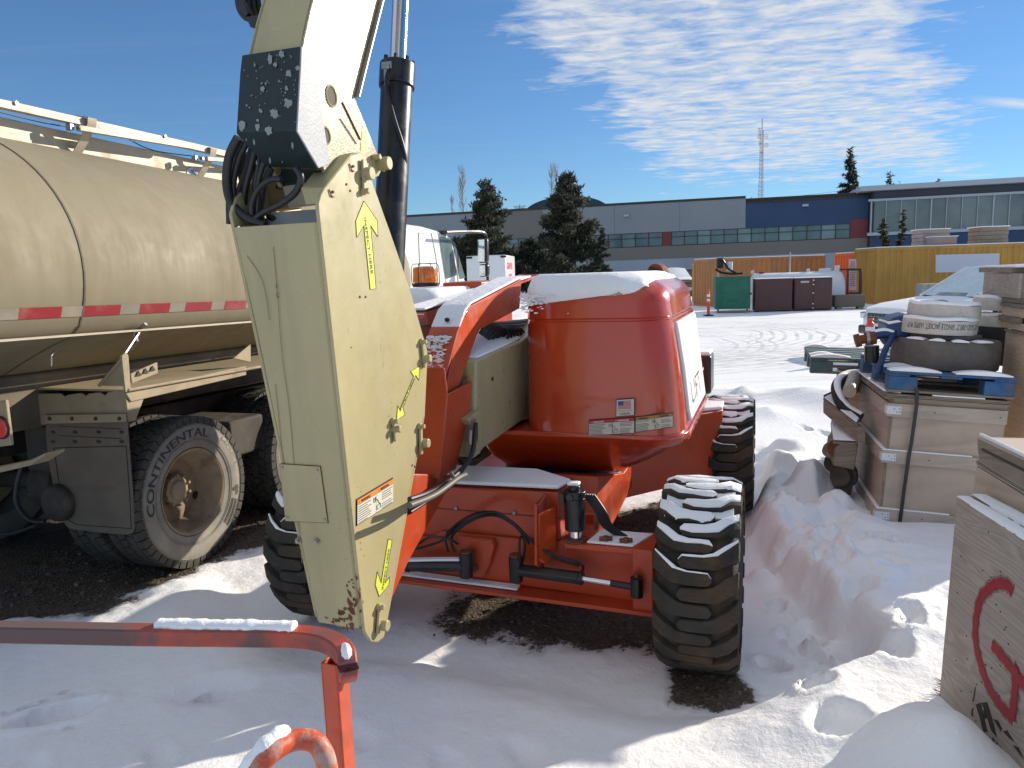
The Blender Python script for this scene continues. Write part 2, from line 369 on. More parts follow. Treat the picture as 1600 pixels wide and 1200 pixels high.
#@@GROUND
# ------------------------------------------------------------------ ground, one sheet from here to the horizon
L = Fr((-.07, 3.74, 0), radians(19.5))                 # boom lift: origin under the middle of its near axle
def coords(lo_, hi_, step, far_lo, far_hi, g=1.13):
    c = list(np.arange(lo_, hi_ + 1e-6, step)); s = step; x = c[-1]
    while x < far_hi: s *= g; x += s; c.append(x)
    s = step; x = lo_; pre = []
    while x > far_lo: s *= g; x -= s; pre.append(x)
    return np.array(pre[::-1] + c)
gx = coords(-3.4, 3.9, .0235, -900, 900); gy = coords(.7, 7.6, .0235, -60, 1500)
GX, GY = np.meshgrid(gx, gy, indexing='ij')
rs = np.random.RandomState(3)
_tab = rs.rand(256, 256)
def vnoise(x, y):
    xi = np.floor(x).astype(int); yi = np.floor(y).astype(int); fx = x - xi; fy = y - yi
    fx = fx * fx * fx * (fx * (fx * 6 - 15) + 10); fy = fy * fy * fy * (fy * (fy * 6 - 15) + 10)
    t = lambda a, b: _tab[a & 255, b & 255]
    return (t(xi, yi) * (1 - fx) + t(xi + 1, yi) * fx) * (1 - fy) + (t(xi, yi + 1) * (1 - fx) + t(xi + 1, yi + 1) * fx) * fy
def fbm(x, y, o=4, g=.5):
    s = 0; a = 1; n = 0
    for k in range(o): s = s + a * (vnoise(x * 2 ** k + 17 * k, y * 2 ** k + 31 * k) - .5); n += a; a *= g
    return s / n * 2
def sdf(poly, x, y):
    d = np.full(x.shape, 1e9); ins = np.zeros(x.shape, bool); n = len(poly)
    for i in range(n):
        ax, ay = poly[i]; bx, by = poly[(i + 1) % n]
        ex, ey = bx - ax, by - ay; wx, wy = x - ax, y - ay
        t = np.clip((wx * ex + wy * ey) / (ex * ex + ey * ey), 0, 1)
        d = np.minimum(d, np.hypot(wx - ex * t, wy - ey * t))
        c = ((ay > y) != (by > y)) & (x < (bx - ax) * (y - ay) / (by - ay + 1e-12) + ax)
        ins ^= c
    return np.where(ins, -d, d)
def P2(pts, z=0.0): return [tuple(atZ(x, y, z).xy) for x, y in pts]
ss = lambda a, b, v: (lambda t: t * t * (3 - 2 * t))(np.clip((v - a) / (b - a), 0, 1))
trough = P2([(380, 950), (470, 1010), (700, 1030), (900, 1065), (1000, 1098), (1160, 1112), (1240, 1098), (1345, 1058), (1310, 985), (1245, 935), (1200, 885), (1170, 830), (1172, 790), (1190, 760), (1180, 640), (1150, 560), (900, 520), (400, 640), (300, 800)], .03)
wob = fbm(GX * 3, GY * 3, 3) * .07
dT = sdf(trough, GX, GY) + wob
near = 1 - ss(6.2, 8.8, GY + .25 * GX)                      # the untrodden snow ends at the packed yard
right = ss(.5, 1.35, GX)
bank = (.11 + .11 * right) * (ss(-.02, .13, dT) * right + ss(-.05, .38, dT) * (1 - right))
left_bank = ss(-3.0, -1.5, GX)
rise = .16 * (1 - ss(1.2, 3.0, GY))
Z0 = (bank * near + rise) * (.35 + .65 * left_bank)
Z0 += near * (.035 * fbm(GX * .9, GY * .9, 3) * ss(-.1, .5, dT)) + near * .010 * fbm(GX * 4, GY * 4, 4, .6) + near * .0025 * fbm(GX * 18, GY * 18, 3, .6)
inb = near * ss(.05, .3, dT) * right
# trodden, lumpy snow between the machine and the crates
lump = np.abs(fbm(GX * 2.6, GY * 2.6, 4, .55))
trod = inb * np.exp(-((GX - (1.55 + .12 * (GY - 3))) / .50) ** 2) * ss(2.8, 3.5, GY)
Z0 += trod * (.13 * np.clip(lump * 3.2 - .35, -.3, 1.1) * ss(3.3, 4.8, GY) + .07 * fbm(GX * 6, GY * 6, 5, .62) + .05 * np.abs(fbm(GX * 9, GY * 9, 3, .6)))
def bump(x, y, r, h, asp=1, az=0, p=2):
    global Z0
    dx = GX - x; dy = GY - y; u = dx * cos(az) + dy * sin(az); v = -dx * sin(az) + dy * cos(az)
    Z0 += h * np.exp(-((u / r) ** 2 + (v / (r * asp)) ** 2) ** (p / 2))
def bpx(x, y, z, r, h, asp=1, az=0, p=2):
    q = atZ(x, y, z); bump(q.x, q.y, r, h, asp, az, p)
for q in ((1160, 598, .22, .24), (1105, 592, .3, .16), (1245, 600, .45, .22), (1310, 610, .5, .2), (1200, 625, .25, .10)):
    bpx(q[0], q[1] + 22, 0, q[2], q[3], 1, 0, 1.4)
for q in ((1215, 715, .16, .14), (1262, 760, .17, .17), (1290, 735, .13, .12), (1235, 670, .22, .12), (1215, 800, .14, .10), (1300, 790, .16, .10), (1190, 845, .08, .07), (1175, 800, .07, .08)):
    bpx(q[0], q[1], .25, q[2], q[3], .8, .4, 4)
# mound against the plywood in the corner
bpx(1455, 1160, .3, .17, .15, 1.2, 0, 3)
bpx(1520, 1235, .3, .18, .07, 1.2, 0, 2.5)
# prints and holes in the snow
def hole(x, y, z, rx, ry, h, az=0, rim=.012, edge=.16):
    global Z0
    q = atZ(x, y, z); dx = GX - q.x; dy = GY - q.y
    u = dx * cos(az) + dy * sin(az); v = -dx * sin(az) + dy * cos(az)
    e = np.sqrt((u / rx) ** 2 + (v / ry) ** 2) + .22 * fbm(GX * 9 + x, GY * 9, 3)
    Z0 += -h * 1.7 * (1 - ss(1 - edge, 1 + edge, e)) + rim * np.exp(-((e - 1.35) / .25) ** 2)
hole(328, 1062, .15, .062, .040, .085, .1, .006, .12); hole(328, 1052, .17, .15, .10, .025, .1, 0, .6)
hole(88, 1092, .15, .165, .075, .06, .35, .012, .06); hole(70, 1098, .15, .10, .04, -.02, .3, 0, .3); hole(38, 1078, .15, .075, .014, .05, .55, .002, .2); hole(125, 1058, .15, .035, .010, .05, .1, .002, .3); hole(150, 1076, .15, .010, .03, .04, .3, .002, .3); hole(100, 1056, .15, .012, .008, .04, 0, 0, .3); hole(95, 1118, .15, .05, .008, .03, .2, 0, .3)
for q in ((1400, 1018, .06, .10, -.3), (1275, 1066, .07, .045, .2), (1308, 1130, .095, .105, -.2), (1345, 925, .08, .06, .2), (1265, 905, .09, .07, 0), (1290, 860, .09, .07, .5), (1245, 845, .1, .07, .3), (1330, 965, .09, .05, .1), (1420, 960, .06, .04, 0)):
    hole(q[0], q[1], .2, q[2], q[3], .038, q[4], .010, .2)
rq = random.Random(12)
for _ in range(34):
    x_ = rq.uniform(1195, 1450); y_ = rq.uniform(640, 1010)
    if x_ > 1300 and y_ < 820: continue
    hole(x_, y_, .2, rq.uniform(.035, .06), rq.uniform(.07, .12), rq.uniform(.015, .04), rq.uniform(-.6, .9), .014, .25)
for x_, y_ in ((245, 1150), (560, 1120), (700, 1165), (820, 1150), (40, 1165)): hole(x_, y_, .2, .05, .1, .012, .5, .004, .5)
q = atZ(1400, 1018, .2)
Z0 += .006 * np.sin((GY - q.y) * 190) * np.exp(-(((GX - q.x) / .07) ** 2 + ((GY - q.y) / .10) ** 2) ** 2)
q = atZ(1310, 1125, .2)
Z0 += .004 * fbm(GX * 30, GY * 30, 3) * np.exp(-(((GX - q.x) / .1) ** 2 + ((GY - q.y) / .12) ** 2) ** 2)
# bare gravel: under the machine, where the truck drove, ahead of the near tyre
g1 = sdf(P2([(672, 965), (735, 915), (860, 880), (1040, 905), (1045, 1035), (1005, 1012), (905, 1012), (850, 1004), (795, 990), (725, 985)]), GX, GY)
g2 = sdf(P2([(1030, 1040), (1155, 1040), (1172, 1096), (1120, 1106), (1045, 1096)]), GX, GY)
tr_l = sdf(P2([(-2500, 1010), (20, 972), (150, 965), (262, 915), (330, 880), (400, 852), (452, 800), (640, 640), (640, 560), (-2500, 560)]), GX, GY)
g4 = sdf(P2([(930, 800), (1100, 770), (1090, 860), (930, 880)]), GX, GY)
gn_ = fbm(GX * 4.5, GY * 4.5, 4, .6)
gr = np.maximum.reduce([ss(.14, -.14, g + .10 * gn_) if False else 1 - ss(-.20, .20, g + .20 * gn_) for g in (g1, g4, tr_l)])
gr = np.maximum(gr, 1 - ss(-.05, .06, g2 + .09 * gn_))
Z0 = Z0 * (1 - .97 * gr) + gr * (.014 * fbm(GX * 11, GY * 11, 3, .7) + .006 * fbm(GX * 45, GY * 45, 2))
# the near tyre stands in its own rut
dl = (np.abs((GX - L.P(1.02, 0, 0).x) * cos(L.az) - (GY - L.P(1.02, 0, 0).y) * sin(L.az)))
rut = (1 - ss(.19, .25, dl)) * (1 - ss(3.0, 3.6, GY)) * ss(2.85, 3.0, GY)
Z0 = Z0 * (1 - rut) - .0 * rut
Z0 = np.where(GY > 9, Z0 * (1 - ss(9, 14, GY)), Z0)
far = ss(9, 16, GY)
Z0 += far * .02 * fbm(GX * .25, GY * .25, 3)
n0, n1_ = GX.shape
idx = np.arange(n0 * n1_).reshape(n0, n1_)
fa = np.stack([idx[:-1, :-1], idx[1:, :-1], idx[1:, 1:], idx[:-1, 1:]], -1).reshape(-1, 4)
me = bpy.data.meshes.new('ground')
me.vertices.add(n0 * n1_); me.vertices.foreach_set('co', np.stack([GX, GY, Z0], -1).astype(np.float32).ravel())
me.loops.add(fa.size); me.loops.foreach_set('vertex_index', fa.ravel().astype(np.int32))
me.polygons.add(len(fa)); me.polygons.foreach_set('loop_start', np.arange(0, fa.size, 4, dtype=np.int32)); me.polygons.foreach_set('loop_total', np.full(len(fa), 4, dtype=np.int32))
me.update(); me.validate(); me.shade_smooth()
for nm, arr in (('gravel', gr), ('track', ss(7.5, 10.5, GY) * (1 - ss(34, 60, GY))), ('pink', near * np.exp(-((GX - 1.45) / .5) ** 2) * ss(2.4, 3.0, GY) * (1 - ss(5, 6.5, GY)))):
    at = me.attributes.new(nm, 'FLOAT', 'POINT'); at.data.foreach_set('value', arr.astype(np.float32).ravel())
me.materials.append(ground_m)
go = bpy.data.objects.new('ground', me); C.objects.link(go); go['kind'] = 'structure'; go['label'] = 'snow covered yard with trodden prints and patches of bare gravel'
def gz(x, y):
    i = int(np.searchsorted(gx, x)); j = int(np.searchsorted(gy, y)); return float(Z0[min(i, n0 - 1), min(j, n1_ - 1)])
# loose stones on the bare ground
sb = MB(); rr = random.Random(5)
while len(sb.f) < 6 * 1500:
    x = rr.uniform(-3.4, 1.3); y = rr.uniform(2.6, 7.0); i = int(np.searchsorted(gx, x)); j = int(np.searchsorted(gy, y))
    if gr[i, j] + rr.uniform(-.28, .1) < .4: continue
    r = rr.uniform(.003, .011) * (1.6 if rr.random() < .05 else 1)
    q = [Vector((rr.uniform(.6, 1.2) * a, rr.uniform(.6, 1.2) * b, rr.uniform(.4, .8) * c)) * r + Vector((x, y, Z0[i, j] + r * .3)) for a in (-1, 1) for b in (-1, 1) for c in (-1, 1)]
    sb.add(q, [(0, 1, 3, 2), (4, 6, 7, 5), (0, 4, 5, 1), (2, 3, 7, 6), (0, 2, 6, 4), (1, 5, 7, 3)])
so = sb.build('gravel', mat('gravel_stone', (.13, .11, .09), .9, var=.5, vs=30), kind='stuff', label='loose dark gravel stones on the bare ground under the machines')
# ------------------------------------------------------------------ boom lift
lift = thing('boom_lift', 'orange and tan articulated boom lift parked in snow with its tall tan upright', 'boom lift', L.P(0, 1.2, 0), -L.az)
def lift_wheel():
    R0 = .452; w_ = .18; N = 20; p = 2 * pi / N
    root = bpy.data.objects.new('wheel', None); C.objects.link(root); root.parent = lift; MW[root] = Matrix()
    mb = MB()
    prof = [(-.150, .20), (-.165, .25), (-.178, .31), (-.172, .375), (-.155, .405), (-.10, .420), (.10, .420), (.155, .405), (.172, .375), (.178, .31), (.165, .25), (.150, .20)]
    mb.lathe((0, 0, 0), (1, 0, 0), prof, 72, cap=False)
    # local axis: x across, angle measured from the top towards -y (the near side)
    def q(x, t, r): a = t; return Vector((x, -r * sin(a), r * cos(a)))
    top = [(-.182, -.125), (-.130, -.085), (-.078, -.048), (-.03, -.036), (.02, -.036), (.058, -.034), (.074, -.012)]
    bot = [(-.182, -.030), (-.140, .000), (-.098, .028), (-.04, .034), (.02, .034), (.058, .032), (.074, .012)]
    def lug(mb_, th, mir, r0, r1, wear, ins=0.0, snowy=None):
        ring = []
        for (xa, ta), (xb, tb_) in zip(top, bot):
            xm = mir
            if snowy is None:
                drop = max(0, abs(xa) - .13) * .45
                v = [q(xm * xa, th + ta * 1.0 / R0 * 1.0, r0), q(xm * xa, th + (ta + .006) / R0, r1 - drop), q(xm * xb, th + (tb_ - .006) / R0, r1 - drop), q(xm * xb, th + tb_ / R0, r0)]
                if abs(xa) > .18: v = [q(xm * xa, th + ta / R0, r0 - .06), q(xm * xa * 1.0, th + (ta + .006) / R0, r1 - drop), q(xm * xb, th + (tb_ - .006) / R0, r1 - drop), q(xm * xb, th + tb_ / R0, r0 - .06)]
            else:
                hgt, cover = snowy
                j = 1 + .45 * (rr.random() - .5)
                ta2 = ta + .002; tb2 = ta + .004 + (tb_ - ta - .008) * cover * j
                drop = max(0, abs(xa) - .13) * .45; xk = .96
                v = [q(xm * xa * xk, th + ta2 / R0, r1 - drop - .004), q(xm * xa * xk, th + (ta2 + (tb2 - ta2) * .2) / R0, r1 - drop + hgt * .8 * j), q(xm * xa * xk * .6 + xm * xb * xk * .4, th + (ta2 * .5 + tb2 * .5) / R0, r1 - drop + hgt * j), q(xm * xb * xk, th + (ta2 + (tb2 - ta2) * .82) / R0, r1 - drop + hgt * .7 * j), q(xm * xb * xk, th + tb2 / R0, r1 - drop - .004)]
            ring.append(v)
        mb_.loft(ring)
    sn = MB(); rg = random.Random(2)
    for k in range(N):
        for mir, ph in ((1, 0), (-1, .5)):
            th = (k + ph) * p
            lug(mb, th, mir, .412, R0, 0)
            a = (th + pi) % (2 * pi) - pi
            if -.9 < a < 1.35:
                cov = (.96 if a < .55 else max(.10, 1 - (a - .55) * 1.45)) * rg.uniform(.72, 1.05)
                h_ = .009 * max(.25, cos(a * .9)) + .002
                lug(sn, th, mir, 0, R0, 0, snowy=(h_, cov))
    # snow lying in the grooves over the crown
    gr_ = []
    for i in range(17):
        a = -.75 + i * .085
        gr_.append([q(-.15, a, .41), q(-.15, a, .431), q(0, a, .437 + .003 * rg.random()), q(.15, a, .431), q(.15, a, .41)])
    sn.loft(gr_)
    ty = mb.build('tyre', tyre_m, root, bev=.005, seg=2); 
    sn.build('snow_cover', snow, ty, smooth=True, bev=.003, kind='stuff')
    rm = MB(); rm.lathe((0, 0, 0), (1, 0, 0), [(-.12, .1), (-.13, .2), (-.155, .255), (-.14, .26), (.14, .26), (.155, .255), (.13, .2), (.06, .17), (.06, .09), (.13, .08), (.14, .05), (.14, 0.0)], 40)
    for k in range(9): a = 2 * pi * k / 9; rm.cyl((.05, .13 * sin(a), .13 * cos(a)), (.085, .13 * sin(a), .13 * cos(a)), .013, 6)
    rm.build('rim', orange, ty, smooth=True)
    return root, ty
lw, _ty = lift_wheel()
li = Matrix.Rotation(L.az, 4, 'Z') @ Matrix.Translation(-L.P(0, 1.2, 0))
def put_wheel(o, a, b, st=0):
    o.matrix_parent_inverse = Matrix(); p = li @ L.P(a, b, .452); o.location = p; o.rotation_euler = (0, 0, radians(st))
put_wheel(lw, 1.02, 0)
for a, b, st in ((-1.02, 0, 0), (1.02, 2.44, 0), (-1.02, 2.44, 0)):
    c = lw.copy(); C.objects.link(c)
    for ch in lw.children:
        d = ch.copy(); C.objects.link(d); d.parent = c
        for g_ in ch.children: e_ = g_.copy(); C.objects.link(e_); e_.parent = d
    put_wheel(c, a, b, st)
P = L.P; la = L.la; lb = L.lb
# --- chassis and axle
mb = MB()
fz = lb(690, 770, 0).z
def lpoly(pts, b): return [lb(x, y, b) for x, y in pts]
mb.prism([P(-.62, 0, .78), P(.31, 0, .80), P(.31, 0, .56), P(.34, 0, .50), P(-.62, 0, .45)], L.h * .30)
mb.prism([P(-.62, .30, .60), P(.42, .30, .60), P(.42, .30, .42), P(-.62, .30, .36)], L.h * 2.1)
ch_ = mb.build('chassis', orange, lift, bev=.008)
mb = MB()
mb.prism([P(-1.2, 2.36, .60), P(1.2, 2.36, .60), P(1.2, 2.36, .30), P(-1.2, 2.36, .30)], L.h * .16)
mb.prism([P(.3, 1.3, .85), P(.98, 2.1, .86), P(.98, 2.45, .86), P(.3, 2.45, .85)], (0, 0, -.5))
mb.build('rear_axle', orange, lift, bev=.008)
mb = MB()   # front plate with the two openings for the steering cylinders
mb.prism([P(-.88, -.03, .50), P(-.40, -.03, .51), P(-.35, -.03, .545), P(.30, -.03, .545), P(.36, -.03, .575), P(.70, -.03, .575), P(.70, -.03, .27), P(.30, -.03, .285), P(-.88, -.03, .30)], L.h * .022)
mb.prism([P(.36, -.11, .575), P(.74, -.11, .575), P(.80, .12, .575), P(.36, .12, .575)], (0, 0, -.028))
mb.prism([P(-.88, -.14, .30), P(.80, -.14, .275), P(.80, .12, .275), P(-.88, .12, .30)], (0, 0, -.022))
mb.prism([P(.70, -.12, .58), P(.80, -.12, .58), P(.80, -.12, .26), P(.70, -.12, .26)], L.h * .26)
mb.prism([P(-.86, .03, .56), P(.8, .03, .56), P(.8, .03, .28), P(-.86, .03, .28)], L.h * .1)
ax_ = mb.build('front_axle', orange, lift, bev=.006)
mb = MB(); c0 = P(-.14, -.07, .42)      # central knuckle boss
mb.prism([P(-.14 + .10 * sx * k1, -.075, z) for sx, k1, z in ((-1, 1, .545), (1, 1, .545), (1, 1.15, .50), (1, .8, .40), (1, .45, .325), (-1, .45, .325), (-1, .8, .40), (-1, 1.15, .50))], L.h * .05)
bz = mb.build('pivot_plate', orange, lift, bev=.01)
mb = MB(); mb.cyl(P(-.14, -.095, .385), P(-.14, -.07, .385), .022, 18); mb.box(P(-.14, -.085, .44), (.016, .018, .09), L.ax); mb.cyl(P(-.14, -.10, .475), P(-.14, -.07, .475), .010, 8); mb.build('pivot_pin', rust, bz, smooth=True, bev=.002)
for a in (-.245, .085):
    mb = MB(); mb.cyl(P(a - .02, -.012, .675), P(a - .02, .004, .675), .011, 12); mb.build('bolt', steel, ch_, bev=.002)
mb = MB(); mb.box(P(-.1, .0, .665), (.82, .006, .006), L.ax); mb.build('seam', rust, ch_)
mb = MB(); mb.prism([P(.225, -.14, .72), P(.26, -.14, .74), P(.285, -.06, .74), P(.285, -.06, .50), P(.25, -.14, .47), P(.215, -.15, .50)], L.s * .02)
mb.prism([P(.22, -.15, .78), P(.24, -.15, .78), P(.24, -.02, .80), P(.24, -.02, .48), P(.24, -.13, .43), P(.22, -.17, .47)], L.s * .012)
mb.build('bracket_plate', orange, lift, bev=.004)
# --- oscillation lock cylinder standing on the axle
mb = MB(); k0 = P(.40, -.06, 0)
mb.cyl(P(.405, -.06, .635), P(.405, -.06, .80), .052, 26); mb.cyl(P(.405, -.06, .80), P(.405, -.06, .835), .056, 26); mb.cyl(P(.405, -.06, .835), P(.405, -.06, .86), .03, 14)
mb.cyl(P(.395, -.125, .815), P(.395, -.09, .815), .019, 14); mb.box(P(.345, -.07, .80), (.03, .05, .05), L.ax)
lc = mb.build('lock_cylinder', blackp, lift, bev=.003, smooth=True)
mb = MB(); mb.cyl(P(.405, -.06, .575), P(.405, -.06, .64), .034, 26); mb.build('rod', chrome, lc, smooth=True)
mb = MB(); mb.box(P(.40, -.05, .868), (.06, .05, .016), L.ax); mb.build('snow_cover', snow, lc, bev=.006, kind='stuff')
mb = MB(); mb.cyl(P(.40, -.06, .575), P(.40, -.06, .590), .06, 20); mb.build('mounting_flange', rust, lc)
for k in range(5):
    mb = MB(); o_ = .012 * k; mb.tube(bez([P(.44 + o_, .0, .80), P(.50 + o_, -.01, .72), P(.53 + o_, .01, .64), P(.60 + o_, .03, .585)]), .0075, 8); mb.build('hydraulic_hose', hose_m, lift, smooth=True)
for a in (.56, .66): mb = MB(); mb.cyl(P(a, -.06, .575), P(a, -.06, .612), .017, 6); mb.cyl(P(a + .03, -.05, .60), P(a - .03, -.07, .60), .012, 8); mb.build('bolt', rust, lift, bev=.002)
# --- steering cylinders
def steer(x0, x1, x2, par):
    mb = MB(); A = lb(x0[0], x0[1], -.14); B = lb(x1[0], x1[1], -.16); D = lb(x2[0], x2[1], -.16)
    mb.cyl(A, B, .031, 22); mb.cyl(B, B + (B - A).normalized() * .02, .034, 22); mb.cyl(A + Vector((0, 0, -.06)), A + Vector((0, 0, .07)), .035, 16)
    sc_ = mb.build('steering_cylinder', blackp, lift, smooth=True, bev=.003)
    mb = MB(); mb.cyl(B, B + (D - B) * .55, .014, 16); mb.build('rod', chrome, sc_, smooth=True)
    mb = MB(); mb.cyl(B + (D - B) * .55, D, .0165, 16); mb.cyl(D + Vector((0, 0, -.045)), D + Vector((0, 0, .05)), .03, 14); mb.build('rod_end', blackp, sc_, smooth=True)
    mb = MB(); mb.cyl(A + Vector((0, 0, .07)), A + Vector((0, 0, .082)), .03, 14); mb.cyl(D + Vector((0, 0, .05)), D + Vector((0, 0, .07)), .013, 6); mb.build('pin_head', rust, sc_, smooth=True)
    return sc_, A, B, D
s1, A1, B1, D1 = steer((806, 890), (905, 903), (995, 918), None)
s2, A2, B2, D2 = steer((728, 884), (640, 884), (560, 884), None)
mb = MB(); mb.tube([A2 + Vector((0, 0, .034)) - L.s * .03, (A2 + B2) / 2 + Vector((0, 0, .037)), B2 + Vector((0, 0, .034))], .018, 8, prof=[(-.02, -.004), (-.014, .005), (.014, .006), (.02, -.004)], up=(0, 0, 1)); mb.build('snow_cover', snow, s2, smooth=True, kind='stuff')
# hoses over the axle
h1 = [[(640, 860), (690, 845), (718, 820), (760, 803), (800, 815), (845, 858), (905, 880), (910, 893)],
      [(700, 862), (698, 835), (730, 808), (765, 800), (805, 822), (860, 868), (905, 884)],
      [(710, 862), (706, 838), (740, 812), (775, 806), (808, 825), (820, 850), (815, 885)],
      [(705, 850), (712, 828), (750, 804), (780, 802), (815, 830), (826, 850)],
      [(640, 862), (670, 840), (700, 842), (715, 850)], [(812, 885), (812, 845), (816, 838)]]
for i, hp in enumerate(h1):
    mb = MB(); mb.tube(bez([lb(x, y, -.09 - .012 * i - .05 * sin(pi * k / (len(hp) - 1))) for k, (x, y) in enumerate(hp)]), .0065, 8); mb.build('hydraulic_hose', hose_m, lift, smooth=True)
# snow on the chassis deck and the axle ends
mb = MB(); pts = [P(-.62, -.004, .80), P(.31, -.004, .815), P(.335, .14, .815), P(.1, .30, .815), P(-.62, .32, .80)]
mb.prism(pts, (0, 0, .022)); mb.build('snow_cover', snow, ch_, bev=.012, seg=3, kind='stuff')
mb = MB(); mb.prism([P(.47, -.09, .577), P(.70, -.09, .577), P(.77, .1, .577), P(.5, .1, .577)], (0, 0, .012)); mb.prism([P(-.86, -.1, .302), P(.1, -.1, .29), P(.1, -.04, .29), P(-.86, -.04, .302)], (0, 0, .012)); mb.build('snow_cover', snow, ax_, bev=.005, kind='stuff')
mb = MB(); mb.prism([P(.62, 1.8, .862), P(.98, 2.1, .862), P(.98, 2.45, .862), P(.5, 2.45, .862)], (0, 0, .03)); mb.build('snow_cover', snow, lift, bev=.01, kind='stuff')
# slanted leg of the turntable base seen behind the axle
mb = MB(); mb.prism([la(935, 745, .42), la(1000, 735, .42), la(950, 835, .42), la(928, 835, .42)], -L.s * .3); mb.build('base_gusset', orange, lift, bev=.006)
mb = MB(); mb.cyl(P(0, 1.22, .60), P(0, 1.22, .72), .40, 40); mb.build('slew_ring', blackp, lift, smooth=True)
# --- turntable cowl
def rr_ring(a0, a1, b0, b1, z, r, n=6, tw=0):
    pts = []
    for ca, cb, s0 in ((a1 - r, b0 + r, -90), (a1 - r, b1 - r, 0), (a0 + r, b1 - r, 90), (a0 + r, b0 + r, 180)):
        for k in range(n + 1):
            t = radians(s0 + 90 * k / n); pts.append((ca + r * cos(t), cb + r * sin(t), z))
    return [P(*q) for q in pts]
FB = .5
def hr(y, sx=0): return 0
mb = MB()
secs = [  # z, a0, a1, b0, b1, r
    (.70, -.20, .42, .84, 1.8, .12), (.715, -.30, .50, .76, 1.8, .12), (.80, -.345, .64, .64, 1.85, .13), (.88, -.355, .76, .56, 1.9, .13), (.925, -.36, .82, .515, 1.95, .14), (.95, -.36, .875, .485, 2.0, .19), (.985, -.36, .892, .462, 2.0, .21), (1.006, -.36, .888, .466, 2.0, .21)]
mb.loft([rr_ring(a0, a1, b0, b1, z, r) for z, a0, a1, b0, b1, r in secs]); tt = mb.build('turntable', cowl, lift, smooth=True, bev=.004)
mb = MB()
def a1z(z): return .868 - .10 * max(0, (z - .99) / .78) ** 1.6
def b0z(z): return .476 + .060 * max(0, (z - .99) / .78) ** 1.8
def hoodring(z, grow=0, r=.20):
    return rr_ring(-.055 - grow * .3, a1z(z) + grow, b0z(z) - grow, 1.95, z, r, 10)
zs = [.99, 1.1, 1.25, 1.4, 1.52, 1.60, 1.628]
rings = [hoodring(z) for z in zs] + [hoodring(1.633, -.006), hoodring(1.642, -.006), hoodring(1.650, .003)]
rings += [hoodring(z, .002) for z in (1.68, 1.72)]
for k in range(1, 9):
    t = k / 8 * pi / 2; rings.append(rr_ring(-.055 + .04 * (1 - cos(t)), a1z(1.72) + .002 - .19 * (1 - cos(t)), b0z(1.72) - .002 + .17 * (1 - cos(t)), 1.95 - .13 * (1 - cos(t)), 1.72 + .150 * sin(t), .20, 10))
mb.loft(rings); hood = mb.build('engine_hood', cowl, lift, smooth=True)
mb = MB(); sr = []                         # snow lying over the hood with an uneven lower edge
for k, (t, th) in enumerate(((.02, 0.002), (.25, .012), (.5, .018), (.9, .024), (1.3, .028), (pi / 2, .030))):
    ring = rr_ring(-.055 + .04 * (1 - cos(t)) - th * .3, a1z(1.72) - .19 * (1 - cos(t)) + th * .2 - (.10 if k < 1 else .07 if k < 3 else .03), b0z(1.72) + .17 * (1 - cos(t)) - th, 1.95 - .13 * (1 - cos(t)), 1.72 + .150 * sin(t) + th, .20, 14)
    if k < 3: ring = [p + Vector((0, 0, (1, .62, .3)[k] * (.05 * (float(vnoise(np.array(i * .45 + (p - L.o).dot(L.s) * 14), np.array(7.))) - .3) + .06 * max(0, min(1, (p - L.o).dot(L.s) / .8))))) for i, p in enumerate(ring)]
    sr.append(ring)
mb.loft(sr); mb.build('snow_cover', snow, hood, smooth=True, bev=.004, kind='stuff')
mb = MB()   # thin wind-blown snow patches on the hood front, left side
rg = random.Random(9)
for _ in range(170):
    a = -.04 + abs(rg.gauss(0, .08)); z = 1.79 - abs(rg.gauss(0, .05)) ; 
    r_ = rg.uniform(.0015, .007)
    n_ = 7; base = [P(a + r_ * (1.5 + .5 * rg.random()) * cos(2 * pi * k / n_), .508 + (.02 * (z - 1.7)), z + r_ * .7 * sin(2 * pi * k / n_)) for k in range(n_)]
    mb.prism(base, L.h * .012)
mb.build('snow_cover', snow, hood, bev=.002, kind='stuff')
# side service door, pale with faded lettering, and rear corner
mb = MB()
dz = [(.99, .56), (1.08, .53), (1.3, .50), (1.5, .50), (1.625, .52)]
mb.prism([P(a1z(z) - .012, b, z) for b, z in ((.80, 1.03), (.72, 1.10), (.70, 1.35), (.70, 1.58), (.73, 1.61), (1.7, 1.61), (1.75, 1.03))], L.s * .034); dr = mb.build('service_door', whited, lift, bev=.02, seg=3)
mb = MB(); text_on(mb, 'LIFT', P(.890, .90, 1.12), P(.890, 1.5, 1.12), .14, L.s, .002, .01); mb.build('faded_lettering', mat('faded_red', (.66, .57, .57), .6), dr)
mb = MB(); mb.prism([P(.80, .62, .93), P(.885, .74, .93), P(.885, 1.9, .93), P(.80, 1.9, .93)], (0, 0, .08)); mb.build('door_sill', cowl, lift, bev=.02)
def boxf(mb, a0, a1, b0, b1, z0, z1, fr=L): mb.prism([fr.P(a0, b0, z0), fr.P(a1, b0, z0), fr.P(a1, b1, z0), fr.P(a0, b1, z0)], fr.u * (z1 - z0))
mb = MB(); mb.prism([lb(1070, 556, 2.3), lb(1111, 556, 2.3), lb(1111, 616, 2.3), lb(1070, 618, 2.3)], L.h * .3); mb.prism([lb(1070, 619, 2.34), lb(1104, 619, 2.34), lb(1104, 660, 2.34), lb(1070, 660, 2.34)], L.h * .2); mb.build('ground_control_box', blackp, lift, bev=.02, seg=3)
mb = MB(); mb.prism([lb(1070, 550, 2.31), lb(1109, 550, 2.31), lb(1110, 556, 2.31), lb(1070, 556, 2.31)], L.h * .28); mb.build('snow_cover', snow, lift, bev=.012, kind='stuff')
